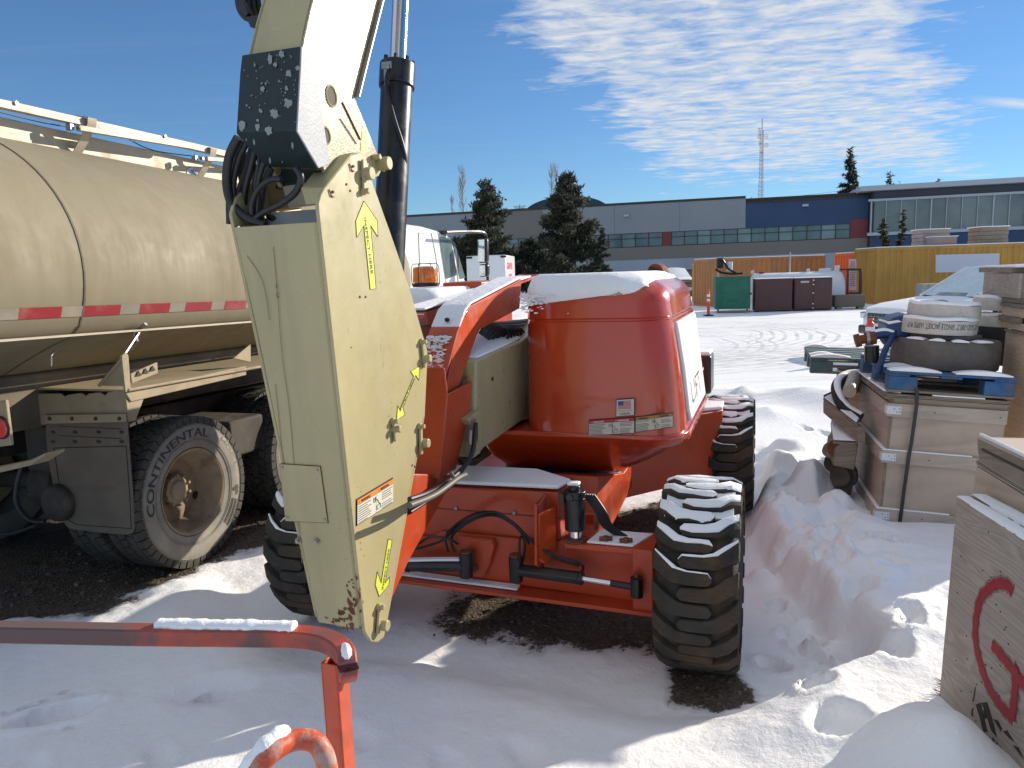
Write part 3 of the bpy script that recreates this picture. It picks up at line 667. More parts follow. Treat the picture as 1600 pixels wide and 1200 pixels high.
mb = MB(); mb.prism([lb(1068, 515, 2.2), lb(1080, 518, 2.2), lb(1086, 532, 2.2), lb(1085, 545, 2.2), lb(1068, 548, 2.2)], L.h * .06); mb.build('rear_bracket', tan_p, lift, bev=.01)
# --- exhaust stack behind the hood
ec = lb(1029, 426, 1.7); mb = MB(); mb.tube(bez([ec + L.h * .16 + Vector((0, 0, -.16)), ec + L.h * .12 + Vector((0, 0, -.05)), ec + L.h * .05, ec - L.h * .02 - L.s * .02]), .062, 20); exo = mb.build('exhaust_pipe', rust, lift, smooth=True)
ed = (-L.h * .07 - L.s * .02).normalized(); mb = MB(); mb.cyl(ec - L.h * .02 - L.s * .02, ec - L.h * .02 - L.s * .02 + ed * .002, .053, 20); mb.build('pipe_mouth', ink, exo)
# --- labels on the hood
def quad_decal(pts, m, par, nrm, name='label', lift_=.003):
    mb = MB(); mb.prism([Vector(p) + nrm * lift_ for p in pts], -nrm * .004); return mb.build(name, m, par)
hb = .470; nb = -L.h
def fb(x, y): return lb(x, y, hb)
q1 = [fb(963, 624), fb(992, 622), fb(992, 649), fb(962, 651)]
d = quad_decal(q1, ink, hood, nb); mb = MB(); cq = sum(q1, Vector()) / 4
mb.prism([cq + (p - cq) * .93 + nb * .0055 for p in q1], nb * -.002); mb.build('label_face', decal_w, d)
fl = [fb(966, 627), fb(986, 625.5), fb(986, 638), fb(966, 639)]
mb = MB()
for k in range(7):
    t0 = k / 6.5; a_ = fl[0].lerp(fl[3], min(1, t0)); b_ = fl[1].lerp(fl[2], min(1, t0)); t1 = min(1, t0 + .5 / 6.5); c_ = fl[1].lerp(fl[2], t1); d_ = fl[0].lerp(fl[3], t1)
    mb.prism([p + nb * .0063 for p in (a_, b_, c_, d_)], nb * -.001)
mb.build('flag_stripes', decal_r, d)
mb = MB(); u = fl[0].lerp(fl[1], .42); v = fl[3].lerp(fl[2], .42); mb.prism([p + nb * .0068 for p in (fl[0], u, u.lerp(v, .55), fl[0].lerp(fl[3], .55))], nb * -.001); mb.build('flag_canton', blue_i, d)
mb = MB(); text_on(mb, 'USA', fb(969, 648), fb(985, 647), .012, nb, .0065, .0008); text_on(mb, 'BUILT IN THE', fb(966, 642.5), fb(987, 641.5), .0045, nb, .0065); mb.build('lettering', ink, d)
def warn(x0, x1, yt0, yt1, yb0, yb1, band, words, par, mapf, nrm, split=.52):
    cs = [mapf(x0, yt0), mapf(x1, yt1), mapf(x1, yb1), mapf(x0, yb0)]
    d = quad_decal(cs, ink, par, nrm); mb = MB(); c = sum(cs, Vector()) / 4
    g = lambda u, v: cs[0].lerp(cs[1], u).lerp(cs[3].lerp(cs[2], u), v)
    for u0, u1 in ((.012, split - .006), (split + .006, .988)):
        mb.prism([g(u0, .25) + nrm * .0055, g(u1, .25) + nrm * .0055, g(u1, .96) + nrm * .0055, g(u0, .96) + nrm * .0055], nrm * -.002)
    mb.build('label_face', decal_w, d)
    mb = MB(); mb.prism([g(.012, .05) + nrm * .0055, g(.988, .05) + nrm * .0055, g(.988, .23) + nrm * .0055, g(.012, .23) + nrm * .0055], nrm * -.002); mb.build('label_band', band, d)
    hh = (cs[0] - cs[3]).length
    mb = MB()
    for u0 in (.10, split + .12): text_on(mb, '\u25B2' if False else 'A', g(u0 - .05, .21), g(u0 - .03, .21), hh * .11, nrm, .0065); text_on(mb, words, g(u0, .21), g(u0 + .24, .21), hh * .11, nrm, .0065, .0008)
    mb.build('band_lettering', white_i if band is decal_r else ink, d)
    mb = MB(); rg = random.Random(len(words) + int(x0))
    for col, (u0, u1) in enumerate(((.03, split - .13), (split + .16, .97))):
        for v in np.arange(.32, .92, .085):
            if rg.random() < .12: continue
            ue = u0 + (u1 - u0) * rg.uniform(.7, 1); a_, b_ = g(u0, v), g(ue, v); a2, b2 = g(u0, v + .022), g(ue, v + .022)
            mb.prism([p + nrm * .0063 for p in (a_, b_, b2, a2)], nrm * -.001)
    w1 = lambda u, v: g(u, v) + nrm * .0066
    for pth in (((split + .02, .85), (split + .02, .70), (split + .12, .70), (split + .12, .85), (split + .02, .85)), ((split + .10, .70), (split + .02, .45), (split - .05, .38)), ((split - .07, .50), (split - .02, .50), (split - .02, .34), (split - .07, .34), (split - .07, .50))):
        mb.tube([w1(*q) for q in pth], hh * .012, 4)
    mb.build('fine_print', ink, d)
    return d
warn(920, 992, 656, 651, 681, 677, decal_r, 'DANGER', hood, fb, nb)
warn(993, 1052, 651, 644, 676, 667, mat('label_band_amber', (.45, .22, .07), .5), 'WARNING', hood, lambda x, y: lb(x, y, hb + .004), nb)
# --- lower boom (tan) beside the hood
mb = MB(); mb.prism([la(744, 563, -.1), la(815, 532, -.1), P(-.1, 1.3, 1.60), P(-.1, 1.3, .95), la(815, 658, -.1), la(757, 700, -.1), la(742, 716, -.1)], -L.s * .30)
lbm = mb.build('lower_boom', tan_p, lift, bev=.012)
mb = MB(); mb.prism([la(745, 562, -.12) + L.u * .003, la(815, 531, -.12) + L.u * .003, P(-.38, .75, 1.585), P(-.38, .0, 1.47)], L.u * .014); mb.build('snow_cover', snow, lbm, bev=.006, kind='stuff')
mb = MB(); c_ = la(769, 592, -.1); mb.cyl(c_ - L.s * .002, c_ + L.s * .004, .011, 14); mb.build('slot_hole', ink, lbm)
for k in range(7):
    mb = MB(); y0 = 512 + 2.5 * k; mb.tube(bez([la(750 + 4 * k, y0 + 10, -.22), la(765 + 5 * k, y0 - 4 - k, -.18), la(800, y0 - 8 + k * 2, -.2), la(830, y0 - 12 + k * 3, -.25)]), .013, 8); mb.build('hydraulic_hose', hose_m, lbm, smooth=True)
mb = MB()
for k in range(6): cc = la(783 + 5 * k, 523, -.2); mb.tube([cc + Vector((0, 0, .045 * cos(t))) + L.h * (.012 * sin(t)) - L.s * (.05 * sin(t)) for t in np.linspace(0, 2 * pi, 17)], .009, 6)
mb.build('hose_loop', hose_m, lbm, smooth=True)
# --- orange timing link: bar from the hood, elbow, then a channel down to the upright
aR = -.15
o1 = [la(815, 440, aR), la(735, 479, aR), la(728, 487, aR), la(716, 515, aR), la(706, 560, aR), la(697, 612, aR), la(698, 617, aR), la(716, 605, aR), la(722, 590, aR), la(745, 525, aR), la(750, 515, aR), la(812, 482, aR)]
mb = MB(); mb.prism(o1, -L.s * .014); tl = mb.build('timing_link', orange, lift, bev=.004)
mb = MB(); wd = -.155                       # web of the channel, facing the camera
fr_ = [la(735, 479, aR), la(728, 487, aR), la(716, 515, aR), la(706, 560, aR), la(697, 612, aR), la(672, 668, aR) ]
def band(pts, wdt, th):
    r = [];
    for i, p in enumerate(pts):
        t = (pts[min(i + 1, len(pts) - 1)] - pts[max(i - 1, 0)]).normalized(); n = t.cross(L.s).normalized()
        if n.dot(L.h) < 0: n = -n
        r.append([p, p + L.s * wdt, p + L.s * wdt + n * th, p + n * th])
    return r
mb.loft(band([la(815, 436, aR), la(735, 478, aR), la(727, 489, aR), la(714, 520, aR), la(702, 566, aR), la(690, 606, aR)], wd, .012)); mb.build('link_web', orange, tl, bev=.003)
mb = MB(); mb.prism([p + L.s * wd for p in o1], L.s * .014); mb.build('link_side', orange, tl)
mb = MB(); mb.loft(band([la(815, 435, aR) + L.u * .002, la(737, 476, aR) + L.u * .003, la(729, 486, aR) - L.h * .006, la(719, 512, aR) - L.h * .004], wd, -.012)); mb.build('snow_cover', snow, tl, bev=.005, kind='stuff')
mb = MB(); rg = random.Random(4)
for _ in range(320):
    t = rg.random() ** 1.3; p = la(712, 525, aR).lerp(la(694, 600, aR), t) + L.s * (wd * rg.uniform(.2, .95)) - L.h * .002; r_ = rg.uniform(.0015, .007) * (1.15 - t * .5)
    mb.prism([p + L.s * r_ * 2.0 * cos(2 * pi * k / 6) + L.u * r_ * .7 * sin(2 * pi * k / 6) - L.h * (.0 + .3 * r_ * sin(2 * pi * k / 6)) for k in range(6)], -L.h * .005)
mb.build('frost_patch', snow, tl, bev=.001, kind='stuff')
for x, y in ((732, 578), (727, 590), (722, 602)):
    mb = MB(); c_ = la(x, y, aR); mb.cyl(c_, c_ + L.s * .014, .011, 6); mb.build('bolt', orange_w, tl, bev=.002)
mb = MB(); c_ = la(721, 499, aR) + L.s * -.07 - L.h * .02; mb.cyl(c_ - L.h * .006, c_ + L.h * .01, .011, 12); mb.build('bolt_hole', ink, tl)
# lower channel: wide dark web facing us and the lit right side
aC = -.12
side = [la(697, 610, aC), la(722, 598, aC), la(740, 600, aC), la(716, 725, aC), la(714, 732, aC), la(686, 749, aC), la(700, 620, aC)]
side = [la(700, 616, aC), la(738, 596, aC), la(735, 640, aC), la(713, 733, aC), la(687, 748, aC)]
mb = MB(); mb.prism(side, -L.s * .014); lc2 = mb.build('lower_link', orange, lift, bev=.005)
web = [la(700, 574, aC), la(699, 616, aC), la(687, 748, aC)]
mb = MB(); mb.loft([[p, p + L.s * -.26, p + L.s * -.26 + L.h * .012, p + L.h * .012] for p in (la(694, 575, aC), la(699, 616, aC), la(687, 749, aC))]); mb.build('link_web', orange, lc2, bev=.012, seg=3)
mb = MB(); mb.prism([p - L.s * .26 for p in side], L.s * .014); mb.build('link_side', orange, lc2)
# sloping arm that carries the upright, lit face to the right
arm = [la(735, 720, -.16), la(712, 735, -.16), la(660, 792, -.16), la(600, 1003, -.16), la(560, 1003, -.16), la(600, 760, -.16), la(690, 690, -.16)]
arm = [la(700, 748, -.17), la(660, 800, -.17), la(598, 985, -.17), la(560, 960, -.17), la(600, 800, -.17), la(660, 740, -.17)]
mb = MB(); mb.prism([la(708, 742, -.155), la(700, 765, -.155), la(640, 875, -.155), la(606, 950, -.155), la(560, 960, -.155), la(560, 800, -.155), la(640, 740, -.155)], -L.s * .15); am = mb.build('lower_arm', orange, lift, bev=.006)
for k in range(6):
    mb = MB(); mb.tube(bez([la(640, 780 + 5 * k, -.02 - .03 * k), la(668, 770 + 3 * k, -.02 - .03 * k), la(700, 752 + 2 * k, -.05 - .03 * k), la(735, 715, -.06 - .01 * k), la(744, 660 + 4 * k, -.05 - .012 * k)]), .011, 9); mb.build('hydraulic_hose', hose_m, lift, smooth=True)
mb = MB(); mb.tube(bez([la(640, 790, .02), la(680, 773, .02), la(715, 748, .01), la(727, 742, .0)]), .0125, 10); mb.tube(bez([la(704, 738, -.02), la(712, 748, -.01), la(728, 742, -.0)]), .009, 10); mb.build('conduit', mat('grey_rubber', (.12, .11, .10), .5), lift, smooth=True)
mb = MB(); 
for x in (735, 743): mb.cyl(la(x, 672, -.06), la(x - 1, 695, -.06), .010, 8)
mb.box(la(738, 663, -.08), (.03, .03, .05), L.ax); mb.build('hose_fitting', steel, lift, bev=.002)
mb = MB(); mb.prism([la(731, 655, -.08), la(751, 640, -.08), la(752, 645, -.08), la(736, 664, -.08)], -L.s * .05); mb.prism([la(735, 690, -.09), la(750, 690, -.09), la(751, 708, -.09), la(738, 717, -.09)], -L.s * .03); mb.build('catch_bracket', tan_p, lift, bev=.004)
# --- far side beam, far hood and beacon
aB = -.52
mb = MB(); mb.prism([la(667, 487, aB), la(773, 455, aB), la(774, 464, aB), la(670, 508, aB)], -L.s * .02); bm_ = mb.build('boom_guard', orange, lift, bev=.003)
mb = MB(); mb.prism([la(667, 487, aB), la(773, 455, aB), la(840, 432, aB), la(840, 428, aB - .01)] + [p - L.s * .16 for p in (la(840, 428, aB), la(773, 455, aB), la(667, 487, aB))], L.u * -.01); mb.build('guard_top', orange, bm_)
mb = MB(); mb.prism([la(664, 485, aB), la(772, 452.5, aB), la(830, 433, aB), la(830, 433, aB) - L.s * .17, la(772, 452.5, aB) - L.s * .17, la(664, 485, aB) - L.s * .17], L.u * .014); mb.build('snow_cover', snow, bm_, bev=.006, kind='stuff')
mb = MB(); mb.prism([la(680, 508, -.56), la(730, 490, -.56), la(730, 560, -.56), la(665, 560, -.56)], -L.s * .25); mb.build('boom_support', orange_w, lift, bev=.006)
mb = MB(); mb.prism([la(640, 549, -.50), la(760, 533, -.50), la(760, 575, -.50), la(640, 575, -.50)], -L.s * .2); mb.build('inner_boom', tan_p, lift, bev=.006)
mb = MB(); boxf(mb, -1.0, -.42, .1, .6, 1.15, 1.36); mb.build('valve_cover', blackp, lift, bev=.02)
mb = MB(); boxf(mb, -.75, -.44, .1, .5, 1.365, 1.41); mb.build('snow_cover', snow, lift, bev=.02, kind='stuff')
mb = MB(); rings = []
for k in range(8):
    t = k / 7 * pi / 2; g_ = .10 * (1 - cos(t)); rings.append(rr_ring(-1.22 + g_, -.62 - g_, .75 + g_, 2.1 - g_, 1.62 + .17 * sin(t), .10, 6))
rings = [rr_ring(-1.22, -.62, .75, 2.1, .95, .1, 6)] + rings; mb.loft(rings); fh = mb.build('far_hood', cowl, lift, smooth=True)
mb = MB(); rings = []
for k, (t, th) in enumerate(((.3, .0), (.6, .02), (1.0, .045), (1.35, .06), (pi / 2, .065))):
    g_ = .10 * (1 - cos(t)); rings.append(rr_ring(-1.22 + g_ - th * .2, -.64 - g_ + th * .1, .75 + g_ - th * .6, 2.1 - g_, 1.62 + .17 * sin(t) + th * .7, .10, 6))
mb.loft(rings); mb.build('snow_cover', snow, fh, smooth=True, kind='stuff')
mb = MB(); mb.prism([la(752, 440, -.62), la(785, 437, -.62), la(780, 448, -.62), la(752, 452, -.62)], -L.s * .3); mb.build('tray_end', orange, lift, bev=.01)
bb = 1.0; bc = lb(665, 441, bb); k_ = (lb(685, 441, bb) - lb(645, 441, bb)).length
mb = MB(); mb.lathe(bc + Vector((0, 0, -.005)), (0, 0, 1), [(0, k_ * .43), (.012, k_ * .45), (.09, k_ * .43), (.105, k_ * .40), (.11, k_ * .2), (.112, 0)], 28); be = mb.build('beacon', amber, lift, smooth=True)
mb = MB(); mb.cyl(bc + Vector((0, 0, -.012)), bc + Vector((0, 0, .08)), .02, 12); mb.build('beacon_core', mat('amber_core', (.6, .12, .01), .4), be)
mb = MB(); mb.cyl(bc + Vector((0, 0, -.03)), bc + Vector((0, 0, -.004)), k_ * .47, 24); mb.build('beacon_base', blackp, be, bev=.003)
mb = MB()
for a in (0, pi / 2):
    e = L.s * cos(a) + L.h * sin(a); R1 = k_ * .54
    mb.tube([bc - e * R1 + Vector((0, 0, -.02)), bc - e * R1 + Vector((0, 0, .10)), bc - e * R1 * .85 + Vector((0, 0, .122)), bc + e * R1 * .85 + Vector((0, 0, .122)), bc + e * R1 + Vector((0, 0, .10)), bc + e * R1 + Vector((0, 0, -.02))], .003, 6)
mb.build('beacon_guard', ink, be, smooth=True)
mb = MB(); mb.box(bc + Vector((0, 0, -.045)), (.12, .06, .02), L.ax); mb.cyl(bc + Vector((.02, 0, -.09)), bc + Vector((.02, 0, -.05)), .012, 8); mb.build('beacon_bracket', steel, be, bev=.002)
# --- the tall tan upright
aU = -.12
def U(x, y, a=aU): return la(x, y, a)
def wz(z): return .225 + (.365 - .225) * (z - .65) / (2.10 - .65)
outl = [(570, 986), (535, 667), (500, 345), (498.5, 332), (497.5, 318), (502, 303), (507, 294), (549, 242), (563, 238), (572, 246), (584, 290), (616, 380), (640, 450), (660, 520), (668, 548), (668, 562), (664, 650), (655, 700), (628, 850), (604, 980), (600, 996), (590, 1004), (580, 1003), (574, 994)]
mb = MB(); mb.prism([U(*q) for q in outl], -L.s * .014); up_r = mb.build('side_plate', tan_p, lift, bev=.003)
def left(p): return p - L.s * wz(p.z)
mb = MB(); lo_ = [(570, 975), (535, 667), (500, 345), (498, 325), (505, 300), (540, 262), (575, 262), (616, 380), (660, 520), (668, 555), (655, 700), (604, 975)]
mb.prism([left(U(*q)) for q in lo_], L.s * .014); mb.build('side_plate', tan_p, lift, bev=.003)
fr = [U(499, 347), U(518, 507), U(535, 667), U(553, 830), U(569.5, 982)]
mb = MB(); rings = []
for p in fr:
    q = left(p); c = .022
    rings.append([q + L.h * .03, q + L.h * .012 + L.s * .004, q + L.s * c - L.h * .004, p - L.s * c - L.h * .004, p + L.h * .012 - L.s * .004, p + L.h * .03])
mb.loft(rings); fpl = mb.build('front_plate', tan_p, lift, smooth=True)
mb = MB(); q = [U(668, 555), U(640, 450), U(616, 380)]
mb.prism([U(664, 650) - L.h * .02, left(U(664, 650)) - L.h * .02, left(U(602, 985)) - L.h * .02, U(602, 985) - L.h * .02], L.h * .01); mb.build('back_plate', tan_p, lift)
mb = MB(); mb.prism([U(569.5, 975) + L.h * .01, left(U(569.5, 975)) + L.h * .01, left(U(602, 980)), U(602, 980)], (0, 0, .012)); mb.build('bottom_plate', tan_p, lift)
# inner top lip (bent flange at the opening) and dark inside
mb = MB(); mb.prism([U(498, 318) + L.h * .16, left(U(498, 318)) + L.h * .16, left(U(499, 352)) + L.h * .10, U(499, 352) + L.h * .10], L.h * .01); mb.build('cross_plate', greyp, lift, bev=.002)
mb = MB(); mb.prism([U(507, 294) - L.s * .002, U(549, 242) - L.s * .002, U(563, 238) - L.s * .002, U(560, 237.5) - L.s * .09, U(545, 240) - L.s * .09, U(500, 291) - L.s * .075], L.u * -.008)
mb.prism([U(507, 294) - L.s * .002, U(500, 291) - L.s * .075, U(497.5, 318) - L.s * .05, U(498, 318) - L.s * .002], L.h * .008); mb.build('top_flange', tan_p, up_r, bev=.002)
# access cover, bolts, rust
def fp(x, y, off=.004):
    n = (fr[-1] - fr[0]).cross(L.s).normalized(); n = n if n.dot(L.h) < 0 else -n
    return onpl(x, y, fr[0] - L.h * off, n) , n
cov = [fp(437, 725, .007)[0], fp(500, 729, .007)[0], fp(512, 817, .007)[0], fp(446, 814, .007)[0]]; nf = fp(437, 725)[1]
cc = sum(cov, Vector()) / 4
mb = MB(); mb.prism([cc + (p - cc) * 1.012 for p in cov], -nf * .004); mb.build('cover_gasket', rust, fpl)
mb = MB(); mb.prism([p + nf * .0015 for p in cov], -nf * .004); cv = mb.build('access_cover', tan_p, fpl, bev=.003)
for x, y in ((441, 730), (496, 734), (507, 812), (449, 808)):
    mb = MB(); p = fp(x, y, .008)[0]; mb.cyl(p - nf * .002, p + nf * .004, .0065, 6); mb.build('bolt', steel, cv, bev=.001)
for x, y in ((466, 845), (495, 846)):
    mb = MB(); p = fp(x, y, .005)[0]; mb.cyl(p - nf * .002, p + nf * .003, .013, 16); mb.cyl(p, p + nf * .011, .0085, 6); mb.build('bolt', steel, fpl, bev=.001)
def blotch(mb, c, r1, r2, rot, n, nrm, rg):
    c = Vector(c); e1_ = nrm.cross(Vector((0, 0, 1))).normalized(); e2_ = nrm.cross(e1_)
    m_ = 15; pts = []
    for k in range(m_):
        a = 2 * pi * k / m_; j = rg.uniform(.62, 1.25); u_ = r1 * cos(a) * j; v_ = r2 * sin(a) * j
        pts.append(c + e1_ * (u_ * cos(rot) - v_ * sin(rot)) + e2_ * (u_ * sin(rot) + v_ * cos(rot)))
    mb.prism([p + nrm * .0012 for p in pts], -nrm * .002)
rg = random.Random(11); mb = MB()
for x, y, r1, r2, n_ in ((552, 935, .014, .035, 16), (545, 960, .02, .022, 14), (556, 915, .008, .012, 4), (530, 968, .02, .010, 8), (492, 965, .009, .011, 5), (432, 447, .002, .006, 4), (434, 462, .003, .005, 5), (548, 905, .007, .010, 3), (520, 972, .008, .01, 4), (548, 978, .02, .008, 6)):
    for _ in range(n_):
        p = fp(x + rg.gauss(0, r1 * 420), y + rg.gauss(0, r2 * 380), .0055)[0]
        if px_of(p)[0] > 553 + (px_of(p)[1] - 830) * .115: continue
        blotch(mb, p, r1 * rg.uniform(.15, .5), r2 * rg.uniform(.15, .6), rg.uniform(-.3, .3), 1, nf, rg)
mb.build('rust_patch', rust, fpl, kind='stuff')
mb = MB()
for x, y, r1, r2 in ((567, 940, .002, .008), (549, 543, .004, .003), (563, 848, .004, .002), (564, 858, .003, .002), (569, 868, .002, .002), (433, 458, .0015, .012)):
    blotch(mb, U(x, y), r1, r2, 0, 1, L.s, rg)
mb.build('rust_patch', rust, up_r, kind='stuff')
mb = MB()
for pts in (((386, 400), (410, 440), (421, 500)), ((427, 385), (434, 470), (441, 560), (452, 640), (462, 760), (472, 880)), ((430, 600), (438, 680), (442, 720))):
    for k in range(len(bez(pts_ := [fp(x, y, .005)[0] for x, y in pts])) - 1):
        A_, B2_ = bez(pts_)[k], bez(pts_)[k + 1]; mb.tube([A_, B2_], .0011, 4)
mb.build('drip_line', mat('drip_dirt', (.27, .22, .14), .7), fpl)
# pin retainers
def retainer(x0, y0, x1, y1, pinx, piny, pr=.021, bx=None):
    mb = MB(); A = U(x0, y0) + L.s * .010; B = U(x1, y1) + L.s * .010; d_ = (B - A).normalized(); n2 = d_.cross(L.s)
    mb.box((A + B) / 2, ((B - A).length, .022, .010), (d_, n2, L.s)); r_ = mb.build('pin_retainer', tan_p, up_r, bev=.003)
    mb = MB(); c = U(pinx, piny); mb.cyl(c - L.s * .005, c + L.s * .038, pr, 20); mb.build('pin', tan_p, r_, bev=.003)
    mb = MB(); c = U(*(bx or (x0, y0))) ; mb.cyl(c + L.s * .01, c + L.s * .030, .011, 6); mb.cyl(c, c + L.s * .014, .015, 12); mb.build('bolt', tan_p, r_, bev=.002)
    mb = MB()
    return r_
retainer(564, 250, 566, 299, 568, 272, .024, (566, 299))
retainer(657, 534, 661, 574, 661, 560, .017)
retainer(612, 658, 615, 689, 613, 670, .014)
retainer(654, 666, 655, 710, 658, 692, .020)
retainer(590, 948, 587, 990, 593, 976, .022)
for x, y in ((562, 464), (571, 464), (644, 727), (648, 729), (541, 288), (547, 298)):
    mb = MB(); c = U(x, y); mb.cyl(c - L.s * .002, c + L.s * .003, .0045, 8); mb.build('stud', rust, up_r)
for x, y in ((548, 260), (516, 300)):
    mb = MB(); mb.tube([U(x - 3, y - 4) + L.s * .003, U(x, y + 6) + L.s * .004, U(x + 4, y + 8) + L.s * .003], .0025, 6); mb.cyl(U(x + 3, y) - L.s * .001, U(x + 3, y) + L.s * .006, .005, 8); mb.build('latch', rust, up_r)
# INSPECT HERE decals
def arrow(outline, txt, lines, name='decal'):
    mb = MB(); pts = [U(*q) for q in outline]; mb.prism([p + L.s * .0015 for p in pts], -L.s * .002); d = mb.build(name, decal_y, up_r)
    mb = MB()
    for i in range(len(pts)):
        mb.tube([pts[i] + L.s * .0022, pts[(i + 1) % len(pts)] + L.s * .0022], .0009, 4)
    mb.build('decal_outline', ink, d)
    mb = MB()
    for s_, x0, y0, x1, y1, hh in lines: text_on(mb, s_, U(x0, y0), U(x1, y1), hh, L.s, .0028, .0006)
    mb.build('lettering', ink, d); return d
arrow([(568, 314), (589, 345), (590, 370), (578.5, 352), (587, 451), (578, 452), (568, 352), (557, 371), (555.5, 345)], '', [('INSPECT HERE', 568, 340, 579, 428, .016)])
arrow([(655, 572), (654, 594), (649, 586), (629, 637), (632, 648), (619, 657), (621, 634), (624, 640), (646, 588), (641, 580)], '', [('INSPECT HERE', 625, 643, 647, 593, .009)])
arrow([(606, 842), (612, 844), (601, 911), (608, 901), (607, 914), (592, 932), (586, 914), (589, 893), (595, 911)], '', [('INSPECT HERE', 598, 921, 608, 858, .0115)])
warn(556, 613, 780, 746, 822, 785, decal_o, 'WARNING', up_r, U, L.s, .5)
# --- upper boom above the upright
aP = -.165
def B_(x, y, a=aP): return la(x, y, a)
cone = [(470, 85), (484, 20), (497, -30), (572, -330), (690, -330), (606, -30), (592, 0), (572, 78), (553.5, 152), (574, 200), (592, 246), (598, 262), (592, 275), (575, 282), (545, 300), (515, 285), (505, 262), (490, 200)]
mb = MB(); mb.prism([B_(*q) for q in cone], -L.s * .014); bp = mb.build('boom_side_plate', mat('boom_tan', (.43, .372, .195), .22, vs=3, var=.08, dirt=(.40, .33, .2), ds=26, da=.5, coat=.5, bump=.15, bs=120, dthr=(.5, .6)), lift, bev=.003)
wB = .215
mb = MB(); mb.prism([p - L.s * wB for p in [B_(*q) for q in cone]], L.s * .014); mb.build('boom_side_plate', tan_p, lift)
mb = MB(); fe = [B_(470, 85), B_(484, 20), B_(497, -30), B_(572, -330)]
mb.loft([[p, p - L.s * wB, p - L.s * wB + L.h * .012, p + L.h * .012] for p in fe]); bf = mb.build('boom_front_plate', tan_p, lift, bev=.004)
mb = MB(); be_ = [B_(690, -330), B_(606, -30), B_(592, 0), B_(572, 78), B_(553.5, 152)]
mb.loft([[p + L.s * .02, p - L.s * (wB + .02), p - L.s * (wB + .02) + L.h * .010, p + L.s * .02 + L.h * .010] for p in be_]); mb.build('boom_flange', steel, lift, bev=.002)
mb = MB(); mb.tube([B_(557, 145) + L.s * .004, B_(573, 84) + L.s * .004, B_(594, 0) + L.s * .004, B_(608, -50) + L.s * .004], .004, 6); mb.build('weld_seam', steel, bp)
for x0, y0, r_ in ((517, 150, .035), (508, 212, .03)):
    mb = MB(); c = B_(x0, y0); mb.tube([c + L.s * .002 + L.h * (r_ * .9 * cos(t)) + L.u * (r_ * sin(t)) for t in np.linspace(0, 2 * pi, 25)], .004, 6); mb.build('hole_rim', tan_p, bp)
    mb = MB(); mb.prism([c + L.s * .0015 + L.h * (r_ * .9 * cos(t)) + L.u * (r_ * sin(t)) for t in np.linspace(0, 2 * pi, 24)[:-1]], -L.s * .002); mb.build('access_hole', mat('hole_dark', (.10, .09, .06), .8), bp)
mb = MB(); mb.tube([B_(534, 160) + L.s * .003, B_(562, 218) + L.s * .003], .003, 5); mb.tube([B_(530, 185) + L.s * .003, B_(556, 225) + L.s * .003], .002, 5); mb.build('scratch', rust, bp)
mb = MB(); mb.prism([B_(566, 197) + L.s * .002, B_(573, 207) + L.s * .002, B_(573, 235) + L.s * .002, B_(563, 235) + L.s * .002], -L.s * .002); mb.build('decal', decal_y, bp)
mb = MB(); c = B_(595, 256, aP + .01); mb.cyl(c - L.s * .24, c + L.s * .04, .026, 20); mb.cyl(B_(582, 246), B_(582, 246) + L.s * .035, .012, 6); mb.box(B_(589, 255) + L.s * .02, (.07, .02, .012), ((L.h * .6 - L.u * .8), (L.h * .8 + L.u * .6), L.s)); mb.build('pivot_pin', tan_p, bp, bev=.003, smooth=True)
# dark guard with paint splashes and its pale side flange
aG = -.150
g1_, g2_, g3_, g4_, g5_ = la(470, 72, aG), la(469, 99, aG), la(463, 205, aG), la(497, 263, aG), la(515, 255, aG)
def gl(p, x, y): return lb(x, y, (p - L.o).dot(L.h))
gA, gB, gC, gD = gl(g1_, 378, 86), gl(g3_, 369, 208), gl(g4_, 412, 262), g4_
mb = MB(); mb.loft([[g1_, gA, gA + L.h * .006, g1_ + L.h * .006], [g2_, gl(g2_, 375, 112), gl(g2_, 375, 112) + L.h * .006, g2_ + L.h * .006], [g3_, gB, gB + L.h * .006, g3_ + L.h * .006]])
gd = mb.build('boom_guard', darkg, lift, bev=.003)
mb = MB(); mb.prism([g3_ - L.s * .0, gB, gB + (g4_ - g3_) * .95 + L.s * .03, g4_ - L.s * .004], L.h * .006); gd2 = mb.build('guard_lower', darkg, gd, bev=.002)
mb = MB(); mb.prism([g1_ + L.s * .003, g2_ + L.s * .003, g3_ + L.s * .003, g4_ + L.s * .003, la(515, 256, aG) + L.s * .003, la(506, 200, aG) + L.s * .003, la(494, 118, aG) + L.s * .003, la(492, 88, aG) + L.s * .003], -L.s * .006); mb.build('guard_flange', mat('flange_grey', (.30, .32, .34), .55, bump=.2, bs=80), gd, bev=.002)
mb = MB(); rg = random.Random(21); nG = -L.h
for x, y, r_ in ((422, 92, .013), (440, 85, .010), (430, 101, .008), (451, 115, .011), (465, 107, .008), (410, 139, .008), (448, 138, .007), (450, 162, .015), (446, 145, .004), (429, 178, .015), (407, 173, .006), (403, 188, .006), (378, 197, .013), (403, 198, .009), (420, 204, .013), (398, 102, .004), (436, 127, .004), (386, 165, .003), (390, 168, .003), (392, 150, .002), (415, 131, .003), (409, 130, .003)):
    t = (y - 72) / (205 - 72); base = g1_.lerp(g3_, t); p = lb(x, y, (base - L.o).dot(L.h) - .001)
    blotch(mb, p, r_ * rg.uniform(.8, 1.1), r_ * rg.uniform(.9, 1.4), rg.uniform(-.6, .6), 1, nG, rg)
for _ in range(45):
    x = rg.uniform(380, 462); y = rg.uniform(80, 200); t = (y - 72) / 133; p = lb(x, y, (g1_.lerp(g3_, t) - L.o).dot(L.h) - .001); blotch(mb, p, .0018, .002, 0, 1, nG, rg)
